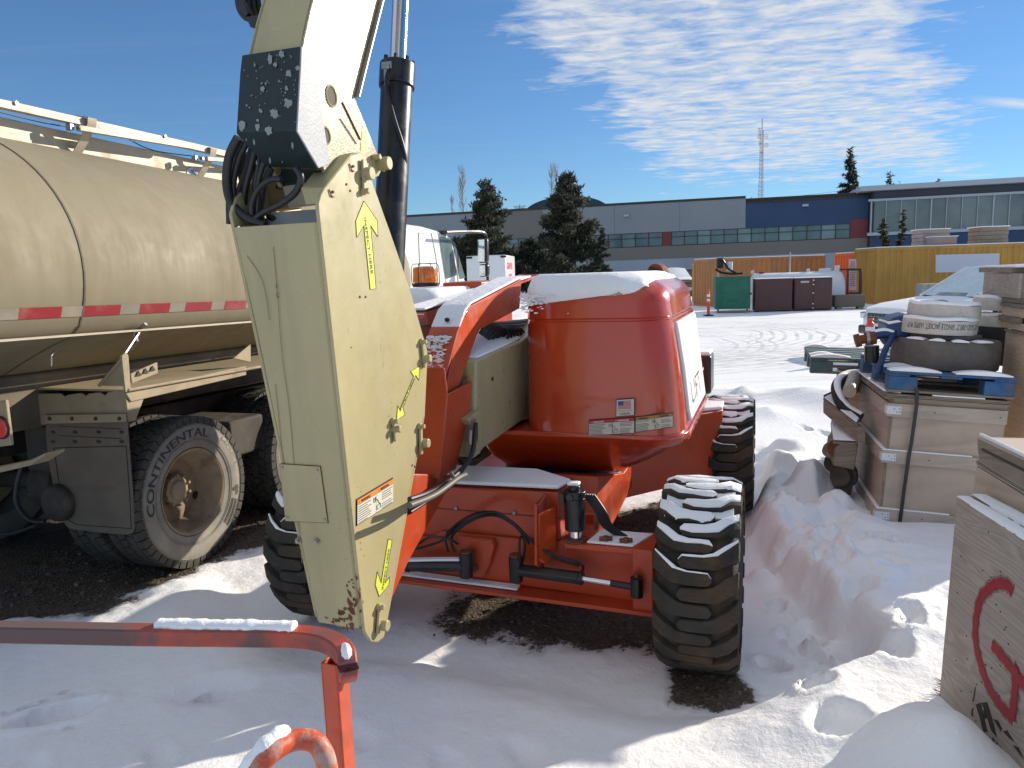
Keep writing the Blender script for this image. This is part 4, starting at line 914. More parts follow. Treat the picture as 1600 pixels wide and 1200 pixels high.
mb.build('paint_splash', splash, gd, kind='stuff')
mb = MB(); n3 = (gB - g3_).cross(g4_ - g3_).normalized(); n3 = n3 if n3.z < 0 else -n3
for x, y, r_ in ((397, 222, .008), (457, 227, .009), (422, 251, .009), (401, 254, .006), (385, 218, .004), (441, 253, .003)):
    p = onpl(x, y, g3_ + n3 * .001, n3); e1_ = L.s; e2_ = n3.cross(e1_)
    mb.prism([p + n3 * .0012 + (e1_ * .45 * cos(2 * pi * k / 12) + (e2_ * 1.5 + e1_ * .7) * sin(2 * pi * k / 12)) * r_ * rg.uniform(.8, 1.1) for k in range(12)], -n3 * .002)
mb.build('paint_splash', splash, gd2, kind='stuff')
mb = MB(); mb.cyl(lb(459, 200, -1.30), lb(459, 200, -1.30) + L.h * .02, .010, 12); mb.build('grommet', ink, gd)
# cross tube, knuckle and the hose bundle between guard and upright
kb = (g4_ - L.o).dot(L.h) + .06
mb = MB(); mb.cyl(lb(430, 275, kb + .05), lb(515, 268, kb + .05), .032, 18); mb.prism([lb(400, 280, kb + .1), lb(470, 275, kb + .1), lb(460, 325, kb + .1), lb(425, 330, kb + .1)], L.h * .05); mb.build('knuckle', mat('dirty_tan', (.30, .24, .12), .6, dirt=(.08, .06, .04), ds=6, da=.7), lift, bev=.006, smooth=True)
mb = MB(); mb.prism([lb(440, 290, kb + .04), lb(515, 280, kb + .04), lb(505, 318, kb + .04), lb(450, 325, kb + .04)], L.h * .02); mb.build('knuckle_plate', alu, lift, bev=.004)
hz = kb - .10
hl = [([(372, 215), (358, 245), (354, 285), (362, 318), (385, 340), (415, 352)], .016, 0), ([(385, 222), (372, 250), (364, 290), (370, 330), (378, 360)], .013, .03), ([(400, 225), (392, 260), (382, 300), (380, 345)], .013, .05),
      ([(408, 235), (402, 270), (400, 305), (412, 345), (420, 370)], .013, .07), ([(462, 262), (470, 278), (462, 300), (440, 318), (412, 332), (395, 345)], .012, .0), ([(440, 280), (420, 282), (402, 298), (393, 322), (395, 345)], .011, .01),
      ([(378, 220), (366, 255), (358, 300), (358, 350)], .011, .06), ([(395, 225), (385, 265), (374, 300), (368, 345)], .012, .08), ([(416, 240), (405, 280), (402, 320), (405, 350)], .010, .03), ([(365, 235), (356, 262), (357, 300), (362, 345)], .010, .05),
      ([(425, 262), (412, 290), (408, 322), (398, 352)], .012, .09), ([(388, 240), (376, 270), (392, 310), (430, 345)], .012, .10)]
for pts, r_, o_ in hl:
    mb = MB(); mb.tube(bez([lb(x, y, hz + o_ + .03 * i / len(pts)) for i, (x, y) in enumerate(pts)]), r_, 10); mb.build('hydraulic_hose', hose_m, lift, smooth=True)
mb = MB(); mb.prism([lb(440, 264, kb - .02), lb(498, 266, kb - .02), lb(470, 290, kb + .05), lb(430, 295, kb + .05)], L.h * .03); mb.prism([lb(376, 240, kb + .12), lb(440, 262, kb + .12), lb(430, 330, kb + .12), lb(372, 330, kb + .12)], L.h * .02); mb.build('inner_web', darkg, lift)
# hose carrier at the very top left
tb_ = (B_(484, 20) - L.o).dot(L.h) + .05
for k in range(5):
    mb = MB(); mb.tube(bez([lb(372 + 7 * k, -30, tb_ + .02 * k), lb(372 + 8 * k, 8, tb_ + .02 * k), lb(384 + 6 * k, 28, tb_ + .02 * k), lb(402 + 3 * k, 30, tb_ + .02 * k)]), .010, 8); mb.build('hydraulic_hose', hose_m, lift, smooth=True)
mb = MB(); mb.prism([lb(384, 26, tb_ - .01), lb(407, 22, tb_ - .01), lb(400, 44, tb_ - .01), lb(390, 42, tb_ - .01)], L.h * .08); mb.prism([lb(368, -20, tb_ - .01), lb(380, 0, tb_ - .01), lb(388, 20, tb_ - .01), lb(382, 26, tb_ - .01), lb(368, 10, tb_ - .01)], L.h * .02); mb.build('hose_clamp', blackp, lift, bev=.004)
# --- lift cylinder
cT, cBt = la(621, 112, -.30), la(604, 470, -.30)
dC = (cT - cBt).normalized(); rC = (la(647, 112, -.30) - la(596, 112, -.30)).length / 2 * .62
yb = (cT - L.o).dot(L.h); rC = (lb(646, 112, yb) - lb(597, 112, yb)).length / 2 * .90
mb = MB(); mb.cyl(cBt, cT, rC, 40); mb.cyl(cT - dC * .075, cT + dC * .03, rC * 1.13, 40); mb.cyl(cT + dC * .028, cT + dC * .036, rC * .95, 30); cy = mb.build('lift_cylinder', blackp, lift, smooth=True, bev=.003)
mb = MB(); mb.cyl(cT + dC * .02, cT + dC * 1.6, rC * .53, 32); mb.build('rod', chrome, cy, smooth=True)
for k in range(8):
    a = 2 * pi * k / 8; e1_ = dC.orthogonal().normalized(); e2_ = dC.cross(e1_); c = cT + (e1_ * cos(a) + e2_ * sin(a)) * rC * .93
    mb = MB(); mb.cyl(c + dC * .025, c + dC * .05, .010, 6); mb.build('bolt', blackp, cy)
hy = yb - rC - .02
mb = MB(); mb.tube(bez([lb(604, 108, hy), lb(605, 140, hy - .01), lb(616, 185, hy - .03), lb(630, 230, hy - .02), lb(633, 262, hy), lb(622, 310, hy), lb(608, 350, hy + .02), lb(606, 372, hy + .05)]), .0085, 10); mb.build('hydraulic_hose', hose_m, cy, smooth=True)
mb = MB(); mb.cyl(lb(603, 105, hy), lb(604.5, 134, hy), .011, 10); mb.cyl(lb(603, 100, hy), lb(603, 108, hy), .016, 6); mb.box(lb(606, 103, hy + .02), (.05, .03, .03), L.ax); mb.build('hose_fitting', steel, cy, bev=.002)
# ------------------------------------------------------------------ platform rail in the foreground
rail = thing('guard_rail', 'worn orange square tube rail with bent corner standing in the near snow', 'rail', atZ(520, 1240, .25))
sq = lambda w_: [(-w_ + .004, -w_), (w_ - .004, -w_), (w_, -w_ + .004), (w_, w_ - .004), (w_ - .004, w_), (-w_ + .004, w_), (-w_, w_ - .004), (-w_, -w_ + .004)]
zr = 1.02
path = bez([atZ(-420, 975, zr), atZ(-100, 985, zr), atZ(100, 989, zr), atZ(250, 992, zr), atZ(380, 993, zr), atZ(450, 994, zr)], 5)[:-1]
e0 = atZ(450, 994, zr); cor = [e0, atZ(480, 996, zr), atZ(508, 1001, zr), atZ(528, 1011, zr), atZ(540, 1024, zr - .003), atZ(543, 1038, zr - .012), atZ(543, 1048, zr - .035), atZ(542, 1052, zr - .075)]
cor = bez(cor, 4)
mb = MB(); mb.tube(path + cor, .02, prof=sq(.0225), up=(0, 0, 1)); tr_ = mb.build('top_rail', orange_w, rail, smooth=True)
mb = MB(); sp_ = [p + Vector((0, 0, .0245)) for p in bez([atZ(245, 989, zr), atZ(320, 991, zr), atZ(400, 992, zr), atZ(464, 994, zr)], 12)]
mb.tube(sp_, .02, prof=[(-.020, -.003), (-.019, .005), (-.012, .011), (0, .013), (.012, .011), (.019, .005), (.020, -.003)], up=(0, 0, 1), taper=[.5] + [1 + .12 * rr.uniform(-1, 1) for _ in sp_[2:]] + [.5]); mb.build('snow_cover', snow, tr_, smooth=True, kind='stuff')
mb = MB(); mb.tube([cor[k] + Vector((0, 0, .023)) for k in range(15, 25)], .012, 8, taper=[.4, .8, 1, 1.1, 1, 1.1, 1, .9, .8, .4]); mb.build('snow_cover', snow, tr_, smooth=True, kind='stuff')
pt = atZ(519, 1031, .985); pw = .0235
Y0 = pt.y
pb_ = Vector((pt.x + .01, pt.y + .0, .2))
ax_r = (Vector((cos(.35), -sin(.35), 0)), Vector((sin(.35), cos(.35), 0)), Vector((0, 0, 1)))
mb = MB()
for sx in (-1, 1):
    mb.box((pt + pb_) / 2 + ax_r[0] * sx * (pw - .002), (.004, pw * 2, pt.z - pb_.z), ax_r); mb.box((pt + pb_) / 2 + ax_r[1] * sx * (pw - .002), (pw * 2 - .008, .004, pt.z - pb_.z), ax_r)
po = mb.build('post', mat('rail_orange', (.56, .085, .03), .42, vs=8, var=.12, dirt=(.25, .08, .05), ds=8, da=.6), rail, bev=.0012)
mb = MB(); c = pt + ax_r[0] * pw + Vector((0, 0, -.085)); mb.cyl(c - ax_r[0] * .001, c + ax_r[0] * .0012, .0045, 12); mb.build('bolt_hole', ink, po)
arc = thing('hoop', 'orange tube hoop capped with snow beside the rail post', 'hoop', atZ(450, 1260, .3))
za = .90
ap = bez([atZ(330, 1290, za - .12), atZ(385, 1225, za - .05), atZ(420, 1180, za), atZ(455, 1158, za), atZ(488, 1158, za - .01), atZ(506, 1180, za - .04), atZ(515, 1225, za - .12), atZ(520, 1290, za - .3)], 8)
mb = MB(); mb.tube(ap, .023, 18); tb2 = mb.build('tube', mat('rail_orange2', (.60, .09, .03), .42, vs=8, var=.12, dirt=(.42, .36, .30), ds=14, da=.8, dthr=(.5, .6)), arc, smooth=True)
ap2 = [p + Vector((-.008, .010, .016)) for p in ap[:26]]
mb = MB(); mb.tube(ap2, .020, 12, taper=[1 + .1 * sin(i * 1.3) for i in range(24)] + [.7, .2]); mb.build('snow_cover', snow, tb2, smooth=True, kind='stuff')
# ------------------------------------------------------------------ tank truck
_w0 = atZ(292, 893, 0)
T = Fr(_w0, fw=ray(1180, 443))
truck = thing('tank_truck', 'dusty beige tank truck with white cab parked behind the tan lift boom', 'tank truck', _w0 + T.s * -1.2 + T.h * 2, -T.az)
TP = T.P
CO, CZ, RA, RB = -1.22, 1.99, 1.20, .90
def ring(b, k=1.0, n=72):
    o_ = []
    for i in range(n):
        c, s_ = cos(2 * pi * i / n), sin(2 * pi * i / n); a, z = RA * c, RB * s_
        if s_ < -.4:       # below the lip the shell tucks in towards the frame
            t_ = (-.4 - s_) / .6; e_ = .9165 * RA * (1 - t_); a = e_ * (1 if c > 0 else -1) * (1 - .10 * t_); z = -.36 - .50 * t_ ** 1.15
        o_.append(TP(CO + a * k, b, CZ + z * k))
    return o_
mb = MB(); bs_ = [(-2.3, .4), (-2.25, .8), (-2.15, .95), (-2.0, 1.0)] + [(b, 1.0) for b in np.linspace(-1.8, 3.6, 20)] + [(3.75, .97), (3.85, .85), (3.9, .5)]
mb.loft([ring(b, k) for b, k in bs_]); tank = mb.build('tank', tankm, truck, smooth=True)
for b in (-.56, 1.9):
    mb = MB(); mb.loft([ring(b - .006, 1.0015), ring(b - .006, 1.004), ring(b + .006, 1.004), ring(b + .006, 1.0015)], cap=False); mb.build('seam', mat('seam_dark', (.11, .09, .06), .7), tank)
def onT(b, z, off=.002):
    t = (z - CZ) / RB; return TP(CO + (RA + off) * sqrt(max(0, 1 - t * t)), b, z)
mb = MB(); lz_ = 1.63       # drip lip along the side
mb.tube([onT(b, lz_, .012) for b in np.linspace(-2.1, 3.7, 12)], .014, 6, prof=[(-.02, -.006), (.02, -.006), (.02, .006), (-.02, .006)], up=(0, 0, 1)); mb.build('drip_lip', alu, tank)
mb = MB(); boxf(mb, -1.72, -.72, -1.9, 3.6, 1.03, 1.38, T); boxf(mb, -1.66, -.78, -2.0, -1.9, .8, 1.38, T); mb.build('sub_frame', mat('dusty_subframe', (.15, .12, .085), .8, vs=3, var=.3), truck, bev=.02)
for y0, y1, m_, nm in ((0, 1, wht_t, None),): pass
z1_, z0_ = 1.795, 1.735
pb0 = T.la(0, 492, 0); 
def strip(b0, b1, m_, k=0):
    mb = MB(); n_ = 4
    mb.loft([[onT(b, z0_, .002 + k), onT(b, z1_, .002 + k), onT(b, z1_, .004 + k), onT(b, z0_, .004 + k)] for b in np.linspace(b0, b1, n_)]); return mb.build('reflector_tape', m_, tank)
reds = [(37, 104), (137, 196), (226, 273), (297, 338), (358, 392)]
rb = [(T.loc(T.la(a, 490, -.02))[1], T.loc(T.la(b, 490, -.02))[1]) for a, b in reds]
stp = [-2.0, -1.55] 
edges = []
prev = -2.1
for a, b in rb + [(rb[-1][1] + .2, rb[-1][1] + .5), (rb[-1][1] + .7, rb[-1][1] + 1.0)]:
    strip(prev, a, wht_t); strip(a, b, red_t, .0006); prev = b
# walkway coaming on top with brackets and the long rail
cp_ = lambda x, y, o: T.loc(T.la(x, y, o))
oW = -.78
mb = MB(); mb.prism([TP(oW, -2.0, 2.70), TP(oW, 3.7, 2.70), TP(oW, 3.7, 2.945), TP(oW, -2.0, 2.945)], -T.s * .02); mb.prism([TP(oW, -2.0, 2.945), TP(oW, 3.7, 2.945), TP(oW - .08, 3.7, 2.95), TP(oW - .08, -2.0, 2.95)], T.u * .004); cw = mb.build('coaming', alu, truck, bev=.003)
mb = MB(); mb.tube([TP(oW + .004, -2, 2.725), TP(oW + .004, 3.7, 2.725)], .012, 8); mb.build('weld_bead', dusty, cw)
for x, y in ((118, 248), (310, 286)):
    b0 = cp_(x, y, oW)[1]
    mb = MB(); mb.loft([[TP(oW + .004 + o, b0 + db - .035, z), TP(oW + .004 + o, b0 + db + .035, z), TP(oW + .010 + o, b0 + db + .035, z - .002), TP(oW + .010 + o, b0 + db - .035, z - .002)] for o, db, z in ((0, .0, 2.80), (.16, 0, 2.985), (.17, 0, 3.03), (.06, 0, 3.05), (0, 0, 3.052))]); br = mb.build('rail_bracket', alu, truck, bev=.003)
    hq = T.la(x + 3, y - 48 if x < 200 else y - 38, oW + .15); mb = MB(); mb.box(hq - T.h * .04 - T.s * .02, (.04, .03, .04), T.ax); mb.cyl(hq, hq + T.s * .03, .015, 6); mb.build('hinge_block', steel, br, bev=.002)
def bar(x0, y0, x1, y1, o, w_, name='hand_rail'):
    A = T.la(x0, y0, o); B = T.la(x1, y1, o); mb = MB(); mb.tube([A, B], w_, prof=[(-w_ / 2, -w_ / 2), (w_ / 2, -w_ / 2), (w_ / 2, w_ / 2), (-w_ / 2, w_ / 2)], up=(0, 0, 1)); return mb.build(name, alu, truck, bev=.003)
r1 = bar(-60, 149, 470, 267, oW + .12, .050); bar(122, 200, 290, 228, oW + .165, .036); bar(322, 248, 480, 260, oW + .16, .034)
for x, y in ((24, 161), (257, 213)): mb = MB(); c = T.la(x, y, oW + .145); mb.cyl(c, c + T.s * .012, .013, 6); mb.build('bolt', steel, r1)
mb = MB(); mb.tube(bez([T.la(-40, 165, oW), T.la(60, 190, oW), T.la(112, 199, oW)]), .004, 5); mb.tube(bez([T.la(195, 214, oW), T.la(240, 235, oW), T.la(312, 245, oW)]), .004, 5); mb.build('cable', ink, truck)
# octagonal plate behind the second bracket
mb = MB(); cpl = T.la(306, 273, oW + .003); mb.prism([cpl + T.h * (.11 * cos(2 * pi * (k + .5) / 8)) + T.u * (.062 * sin(2 * pi * (k + .5) / 8)) for k in range(8)], T.s * .003); npl = mb.build('name_plate', mat('plate_blue_white', (.55, .60, .66), .5), cw)
mb = MB(); text_on(mb, 'FINANCE', cpl - T.h * .06 + T.u * .005 + T.s * .003, cpl + T.h * .07 + T.u * .005 + T.s * .003, .028, T.s); mb.build('lettering', blue_i, npl)
# wheels
def truck_wheel(full=True):
    root = bpy.data.objects.new('wheel', None); C.objects.link(root); root.parent = truck; MW[root] = Matrix()
    ro, wd_ = .515, .27
    mb = MB(); mb.lathe((0, 0, 0), (1, 0, 0), [(-wd_ + .02, .31), (-wd_, .36), (-wd_, .43), (-wd_ + .03, .495), (-.03, .495), (-.008, .47), (0.004, .44), (.010, .40), (.004, .36), (-.006, .33), (-.010, .305), (-.03, .292), (-.2, .292), (-.25, .31)], 72, cap=False)
    ty = mb.build('tyre', ttyre_m, root, smooth=True)
    mb = MB()
    for r_ in (.352, .362, .455): mb.tube([Vector((.006 if r_ < .4 else .0, r_ * sin(t), r_ * cos(t))) for t in np.linspace(0, 2 * pi, 65)], .0022, 5)
    mb.build('sidewall_ridge', ttyre_m, ty, kind='stuff')
    mb = MB(); n_ = 48
    for k in range(n_):
        for row, (xa, xb) in enumerate(((-.265, -.205), (-.198, -.14), (-.132, -.075), (-.066, -.003))):
            t0 = 2 * pi * (k + (.5 if row % 2 else 0)) / n_; dt = 2 * pi / n_ * .43; sl = .018 * (1 if row % 2 else -1)
            pts = []
            for x, t, r_ in ((xa, t0 - dt - sl, 0), (xb, t0 - dt + sl, 0), (xb, t0 + dt + sl, 0), (xa, t0 + dt - sl, 0)): pts.append((x, t))
            lo2 = [Vector((x, .485 * sin(t), .485 * cos(t))) for x, t in pts]; hi2 = [Vector((x, ro * sin(t), ro * cos(t))) for x, t in pts]
            if row == 3: lo2 = [Vector((0.002 if i in (1, 2) else p.x, p.y * .96, p.z * .96)) for i, p in enumerate(lo2)]
            mb.loft([lo2, hi2])
    mb.build('tread_block', tread_m, ty, kind='stuff', bev=.002, seg=1)
    mb = MB(); mb.lathe((0, 0, 0), (1, 0, 0), [(-.20, .002), (-.195, .12), (-.18, .16), (-.185, .22), (-.13, .255), (-.03, .272), (-.012, .285), (-.008, .296), (-.02, .298)], 56, cap=False); rm = mb.build('rim', rimd, root, smooth=True)
    mb = MB(); mb.lathe((0, 0, 0), (1, 0, 0), [(-.19, .07), (-.145, .07), (-.135, .06), (-.13, .02), (-.129, 0)], 28); mb.lathe((0, 0, 0), (1, 0, 0), [(-.19, .10), (-.155, .10), (-.15, .085)], 28); hb_ = mb.build('hub', dusty, rm, smooth=True)
    for k in range(10):
        a = 2 * pi * k / 10; c = Vector((0, .105 * sin(a), .105 * cos(a))); mb = MB(); mb.cyl(c + Vector((-.19, 0, 0)), c + Vector((-.135, 0, 0)), .0105, 6); hbx = mb.build('wheel_nut', dusty, rm)
    mb = MB(); mb.cyl((-.178, .19, -.09), (-.172, .19, -.09), .028, 16); mb.build('hand_hole', ink, rm)
    return root, ty
tw, tty = truck_wheel()
rm_letters = []
ti = Matrix.Rotation(T.az, 4, 'Z') @ Matrix.Translation(-(_w0 + T.s * -1.2 + T.h * 2))
tilt = Matrix((T.s, T.h, T.u)).transposed().to_4x4(); Rz = Matrix.Rotation(T.az, 4, 'Z')
loc_rot = (Rz @ tilt).to_euler()
def put_tw(o, a, b, flip=False):
    o.location = ti @ TP(a, b, .515); o.rotation_euler = loc_rot
    if flip: o.rotation_euler = (loc_rot[0], loc_rot[1], loc_rot[2] + pi)
put_tw(tw, 0, .14)
for a, b, fl_ in ((-.33, .14, False), (0, 1.50, False), (-.33, 1.50, False), (-2.44, .14, True), (-2.11, .14, True), (-2.44, 1.5, True), (-.05, 6.2, False), (-2.4, 6.2, True)):
    c = tw.copy(); C.objects.link(c)
    for ch in tw.children:
        d = ch.copy(); C.objects.link(d); d.parent = c
        for g_ in ch.children: e_ = g_.copy(); C.objects.link(e_); e_.parent = d
    put_tw(c, a, b, fl_)
# sidewall writing on the near outer tyre (angle clockwise from the top, towards the front)
def arc_text(mb, txt, a0, a1, r0, hh):
    vs, fs, wd = text_geo(txt); k = hh / .7
    mb.add([Vector((.0095 + .001, (r0 + v.y * k) * sin(a0 + (a1 - a0) * v.x / wd), (r0 + v.y * k) * cos(a0 + (a1 - a0) * v.x / wd))) for v in vs], fs)
mb = MB(); arc_text(mb, 'CONTINENTAL', radians(-98), radians(22), .378, .058); arc_text(mb, 'CONTINENTAL', radians(-97.2), radians(22.8), .3785, .058); lt = mb.build('sidewall_lettering', dk_ink, tty)
mb = MB(); arc_text(mb, 'HDC1', radians(42), radians(76), .40, .042)
mb.build('sidewall_lettering', mat('faint_ink', (.21, .19, .16), .85), tty)
mb = MB()
for r_ in (.375, .388, .401, .414, .427):
    t_ = np.linspace(radians(112), radians(140), 9); mb.loft([[Vector((.0105, r_ * sin(a), r_ * cos(a))), Vector((.0105, (r_ + .006) * sin(a), (r_ + .006) * cos(a)))] for a in t_], cap=False)
arc_text(mb, 'CONTI', radians(116), radians(134), .442, .014)
for a0, a1, r0, r1_ in ((100, 104, .375, .435), (104, 108, .40, .435), (98, 100, .39, .43)):
    mb.add([Vector((.0105, r * sin(radians(a)), r * cos(radians(a)))) for r, a in ((r0, a0), (r1_, a0), (r1_ * .97, a1), (r0, a1))], [(0, 1, 2, 3)])
mb.build('sidewall_emblem', dk_ink, tty)
# mudguard, flap, lamps, frame
bF = -.36
def tbp(x, y, b=bF): return T.lb(x, y, b)
mb = MB(); mb.prism([tbp(x, y) for x, y in ((40, 615), (95, 615), (97, 617), (101, 620), (105, 617), (125, 614), (130, 616), (134, 619), (138, 615), (155, 613), (160, 616), (164, 618), (168, 613), (195, 609), (201, 659), (70, 664), (42, 662))], T.h * .012); mgd = mb.build('mudguard_panel', dusty, truck, bev=.003)
mb = MB(); fo = [tbp(x, y, bF - .006) for x, y in ((72, 650), (199, 647), (205, 720), (210, 785), (212, 822), (209, 832), (200, 835), (160, 832), (118, 827), (106, 822), (97, 808), (85, 760), (77, 715), (74, 680))]
mb.prism(fo, -T.h * .010); fl_ = mb.build('mudflap', flapm, truck, bev=.003)
cf_ = sum(fo, Vector()) / len(fo)
mb = MB(); ins = [tbp(x, y, bF - .0175) for x, y in ((84, 700), (197, 697), (203, 780), (205, 826), (120, 820), (106, 812), (96, 780))] ; mb.tube(ins + [ins[0]], .0025, 5); mb.build('moulded_edge', ink, fl_)
mb = MB(); mb.prism([tbp(70, 648, bF - .018), tbp(197, 646.5, bF - .018), tbp(198, 659, bF - .018), tbp(71, 662, bF - .018)], -T.h * .008); fs_ = mb.build('clamp_strip', dusty, fl_, bev=.003)
for x in (78, 113, 150, 187): mb = MB(); c = tbp(x, 654, bF - .026); mb.cyl(c, c - T.h * .008, .012, 8); mb.build('bolt', frame_d, fs_)
mb = MB(); text_on(mb, 'THREE STAR TRUCKING', tbp(107, 768, bF - .0165), tbp(182, 767.5, bF - .0165), .034, -T.h, .001); text_on(mb, '---', tbp(140, 790, bF - .0165), tbp(165, 790, bF - .0165), .02, -T.h, .001); mb.build('lettering', mat('flap_ink', (.13, .12, .105), .8), fl_)
mb = MB()
for y_ in (675, 690):
    for x in (83, 117, 154, 190): mb.box(tbp(x, y_ - (0), bF - .017), (.03, .003, .018), T.ax)
    mb.box(tbp(140, y_ - 7, bF - .0165), (.50, .003, .004), T.ax)
mb.build('slot', ink, fl_)
mb = MB(); mb.prism([T.la(195, 612, .0), T.la(385, 572, .0), T.la(385, 586, .0), T.la(205, 628, .0)], -T.s * .02)
zt = T.loc(T.la(200, 612, 0))[2]
zt2 = T.loc(T.la(385, 572, 0))[2]
mb.prism([TP(.0, bF, zt), TP(0, 3.2, zt + .02), TP(-.72, 3.2, zt + .02), TP(-.72, bF, zt)], T.u * .012); mb.tube([TP(.01, bF, zt + .01), TP(.01, 3.2, zt + .03)], .012, 8); fd = mb.build('fender_shelf', dusty, truck, bev=.004)
mb = MB(); mb.prism([T.la(198, 627, -.01), T.la(226, 620, -.01), T.la(212, 657, -.01), T.la(201, 659, -.01)], -T.s * .02); mb.prism([T.la(190, 556, .012), T.la(197, 550, .012), T.la(201, 556, .012), T.la(205, 612, .012), T.la(196, 613, .012)], -T.s * .014); mb.build('fender_bracket', dusty, fd, bev=.003)
mb = MB(); mb.prism([tbp(155, 603, bF + .02), tbp(192, 560, bF + .02), tbp(194, 603, bF + .02)], T.h * .012); mb.tube([tbp(155, 603, bF + .02), tbp(193, 558, bF + .02)], .012, 6); mb.build('gusset', dusty, fd, bev=.003)
mb = MB(); mb.tube([T.lb(x, y, bF + .25) for x, y in ((205, 545), (214, 532), (211, 520), (228, 506))], .012, 7); mb.prism([T.lb(190, 560, bF + .05), T.lb(225, 508, bF + .3), T.lb(210, 535, bF + .3)], T.h * .01); mb.build('tank_strap', steel, truck, smooth=True)
mb = MB(); mb.prism([T.la(204, 584, -.25), T.la(246, 566, -.25), T.la(247, 583, -.25), T.la(206, 600, -.25)], -T.s * .02); mb.build('step_plate', dusty, fd, bev=.004); mb = MB(); mb.prism([T.la(365, 560, -.1), T.la(392, 538, -.1), T.la(392, 566, -.1)], -T.s * .02); mb.build('step_plate', dusty, fd, bev=.004)
for k in range(3): mb = MB(); c = T.la(212 + 11 * k, 588 - 4 * k, -.245); mb.prism([c, c + T.h * .05, c + T.h * .025 + T.u * .035], T.s * .004); mb.build('notch', ink, fd)
mb = MB(); boxf(mb, -.95, -.70, -.3, 6.6, .72, 1.02, T); boxf(mb, -1.75, -1.50, -.3, 6.6, .72, 1.02, T); boxf(mb, -2.2, -.80, -.25, 3.5, .98, 1.025, T); mb.cyl(TP(-2.3, .14, .515), TP(-.30, .14, .515), .07, 14); mb.cyl(TP(-2.3, 1.5, .515), TP(-.30, 1.5, .515), .07, 14); mb.lathe(TP(-1.4, .14, .52), T.s, [(0, .05), (.1, .2), (.3, .2), (.4, .05)], 20); mb.build('truck_frame', frame_d, truck, bev=.01)
mb = MB(); boxf(mb, -.72, -.10, .65, 1.05, .62, .9, T); boxf(mb, -1.8, -.4, -.2, 2.4, 1.1, 1.28, T); mb.lathe(TP(-.60, -.45, .55), T.h, [(0, .02), (.02, .12), (.2, .12), (.22, .02)], 20); mb.build('suspension', frame_d, truck, bev=.02)
mb = MB(); mb.tube(bez([TP(-.75, -.5, .80), TP(-.80, -.52, .6), TP(-.70, -.53, .48), TP(-.6, -.5, .46)]), .014, 8); mb.tube(bez([TP(-.9, -.6, .9), TP(-1.0, -.65, .6), TP(-.85, -.62, .4), TP(-.7, -.5, .42)]), .012, 8); mb.build('air_hose', hose_m, truck, smooth=True)
for k in range(9): mb = MB(); c = T.la(255 + 13 * k, 625 - 5 * k, -.5); mb.cyl(c, c + T.s * .03, .018, 8); mb.build('bolt', frame_d, truck)
bL = -1.06
mb = MB(); mb.prism([T.lb(x, y, bL) for x, y in ((-60, 635), (8, 625), (17, 696), (-60, 706))], T.h * .02); mb.prism([T.lb(x, y, bL + .03) for x, y in ((-80, 745), (45, 720), (70, 708), (70, 712), (45, 728), (-80, 757))], T.h * .12); lp = mb.build('rear_light_panel', dusty, truck, bev=.005)
mb = MB(); c = T.lb(3, 668, bL); mb.cyl(c, c - T.h * .018, .052, 26); mb.build('tail_lamp', redlens, lp, bev=.006, smooth=True)
mb = MB(); mb.tube([c - T.h * .006 + T.s * .056 * cos(t) + T.u * .056 * sin(t) for t in np.linspace(0, 2 * pi, 25)], .006, 6); mb.build('lamp_rim', ink, lp)
mb = MB(); mb.tube([T.la(86, 548, -.28), T.la(80, 556, -.28), T.la(80, 572, -.28)], .006, 6); mb.build('drain_valve', steel, truck)
# cab
oC = -.18
cpt = lambda x, y: T.la(x, y, oC)
ca = [(622, 352), (640, 350), (662, 353), (686, 360), (700, 366), (706, 372), (716, 402), (728, 437), (740, 500), (622, 520)]
mb = MB(); R_ = [cpt(*q) for q in ca]; mb.prism(R_, -T.s * 2.05); cab = mb.build('cab', white_p, truck, bev=.06, seg=4, ang=25)
mb = MB(); boxf(mb, -2.1, -.3, 6.1, 7.9, .9, 1.75, T); mb.build('cab_hood', white_p, truck, bev=.08, seg=4)
mb = MB(); mb.prism([T.la(x, y, oC + .012) for x, y in ((687, 371), (704, 371), (715, 430), (697, 436))], -T.s * .02); mb.build('side_window', glass2, cab, bev=.004)
mb = MB(); mb.prism([T.la(x, y, oC + .008) for x, y in ((708, 377), (711, 380), (727, 434), (719, 436))], -T.s * 1.9); mb.build('windscreen', glass2, cab)
mb = MB()
lp_ = [(654, 364), (674, 364), (681, 400), (684, 425), (656, 425)]; q_ = [T.la(x, y, oC + .004) for x, y in lp_]
mb.tube(q_ + [q_[0]], .006, 5); mb.tube([T.la(684, 362, oC + .003), T.la(690, 400, oC + .003), T.la(697, 445, oC + .003)], .005, 5); mb.build('panel_seam', greyp, cab)
mb = MB(); boxf(mb, oC - .1, oC + .10, *(sorted((T.loc(cpt(690, 362))[1], T.loc(cpt(699, 362))[1]))), T.loc(cpt(694, 367))[2], T.loc(cpt(694, 361))[2], T)
oM = .12
ma = [T.la(x, y, oM - .12 * (1 - i / 3)) for i, (x, y) in enumerate(((697, 363), (720, 362), (745, 362), (756, 364)))] + [T.la(760, 372, oM), T.la(761, 410, oM), T.la(762, 438, oM)]
mb.tube(bez(ma, 5), .020, 8); mir = mb.build('mirror_arm', blackp, cab, smooth=True)
bM_ = T.loc(T.la(752, 400, oM))[1]
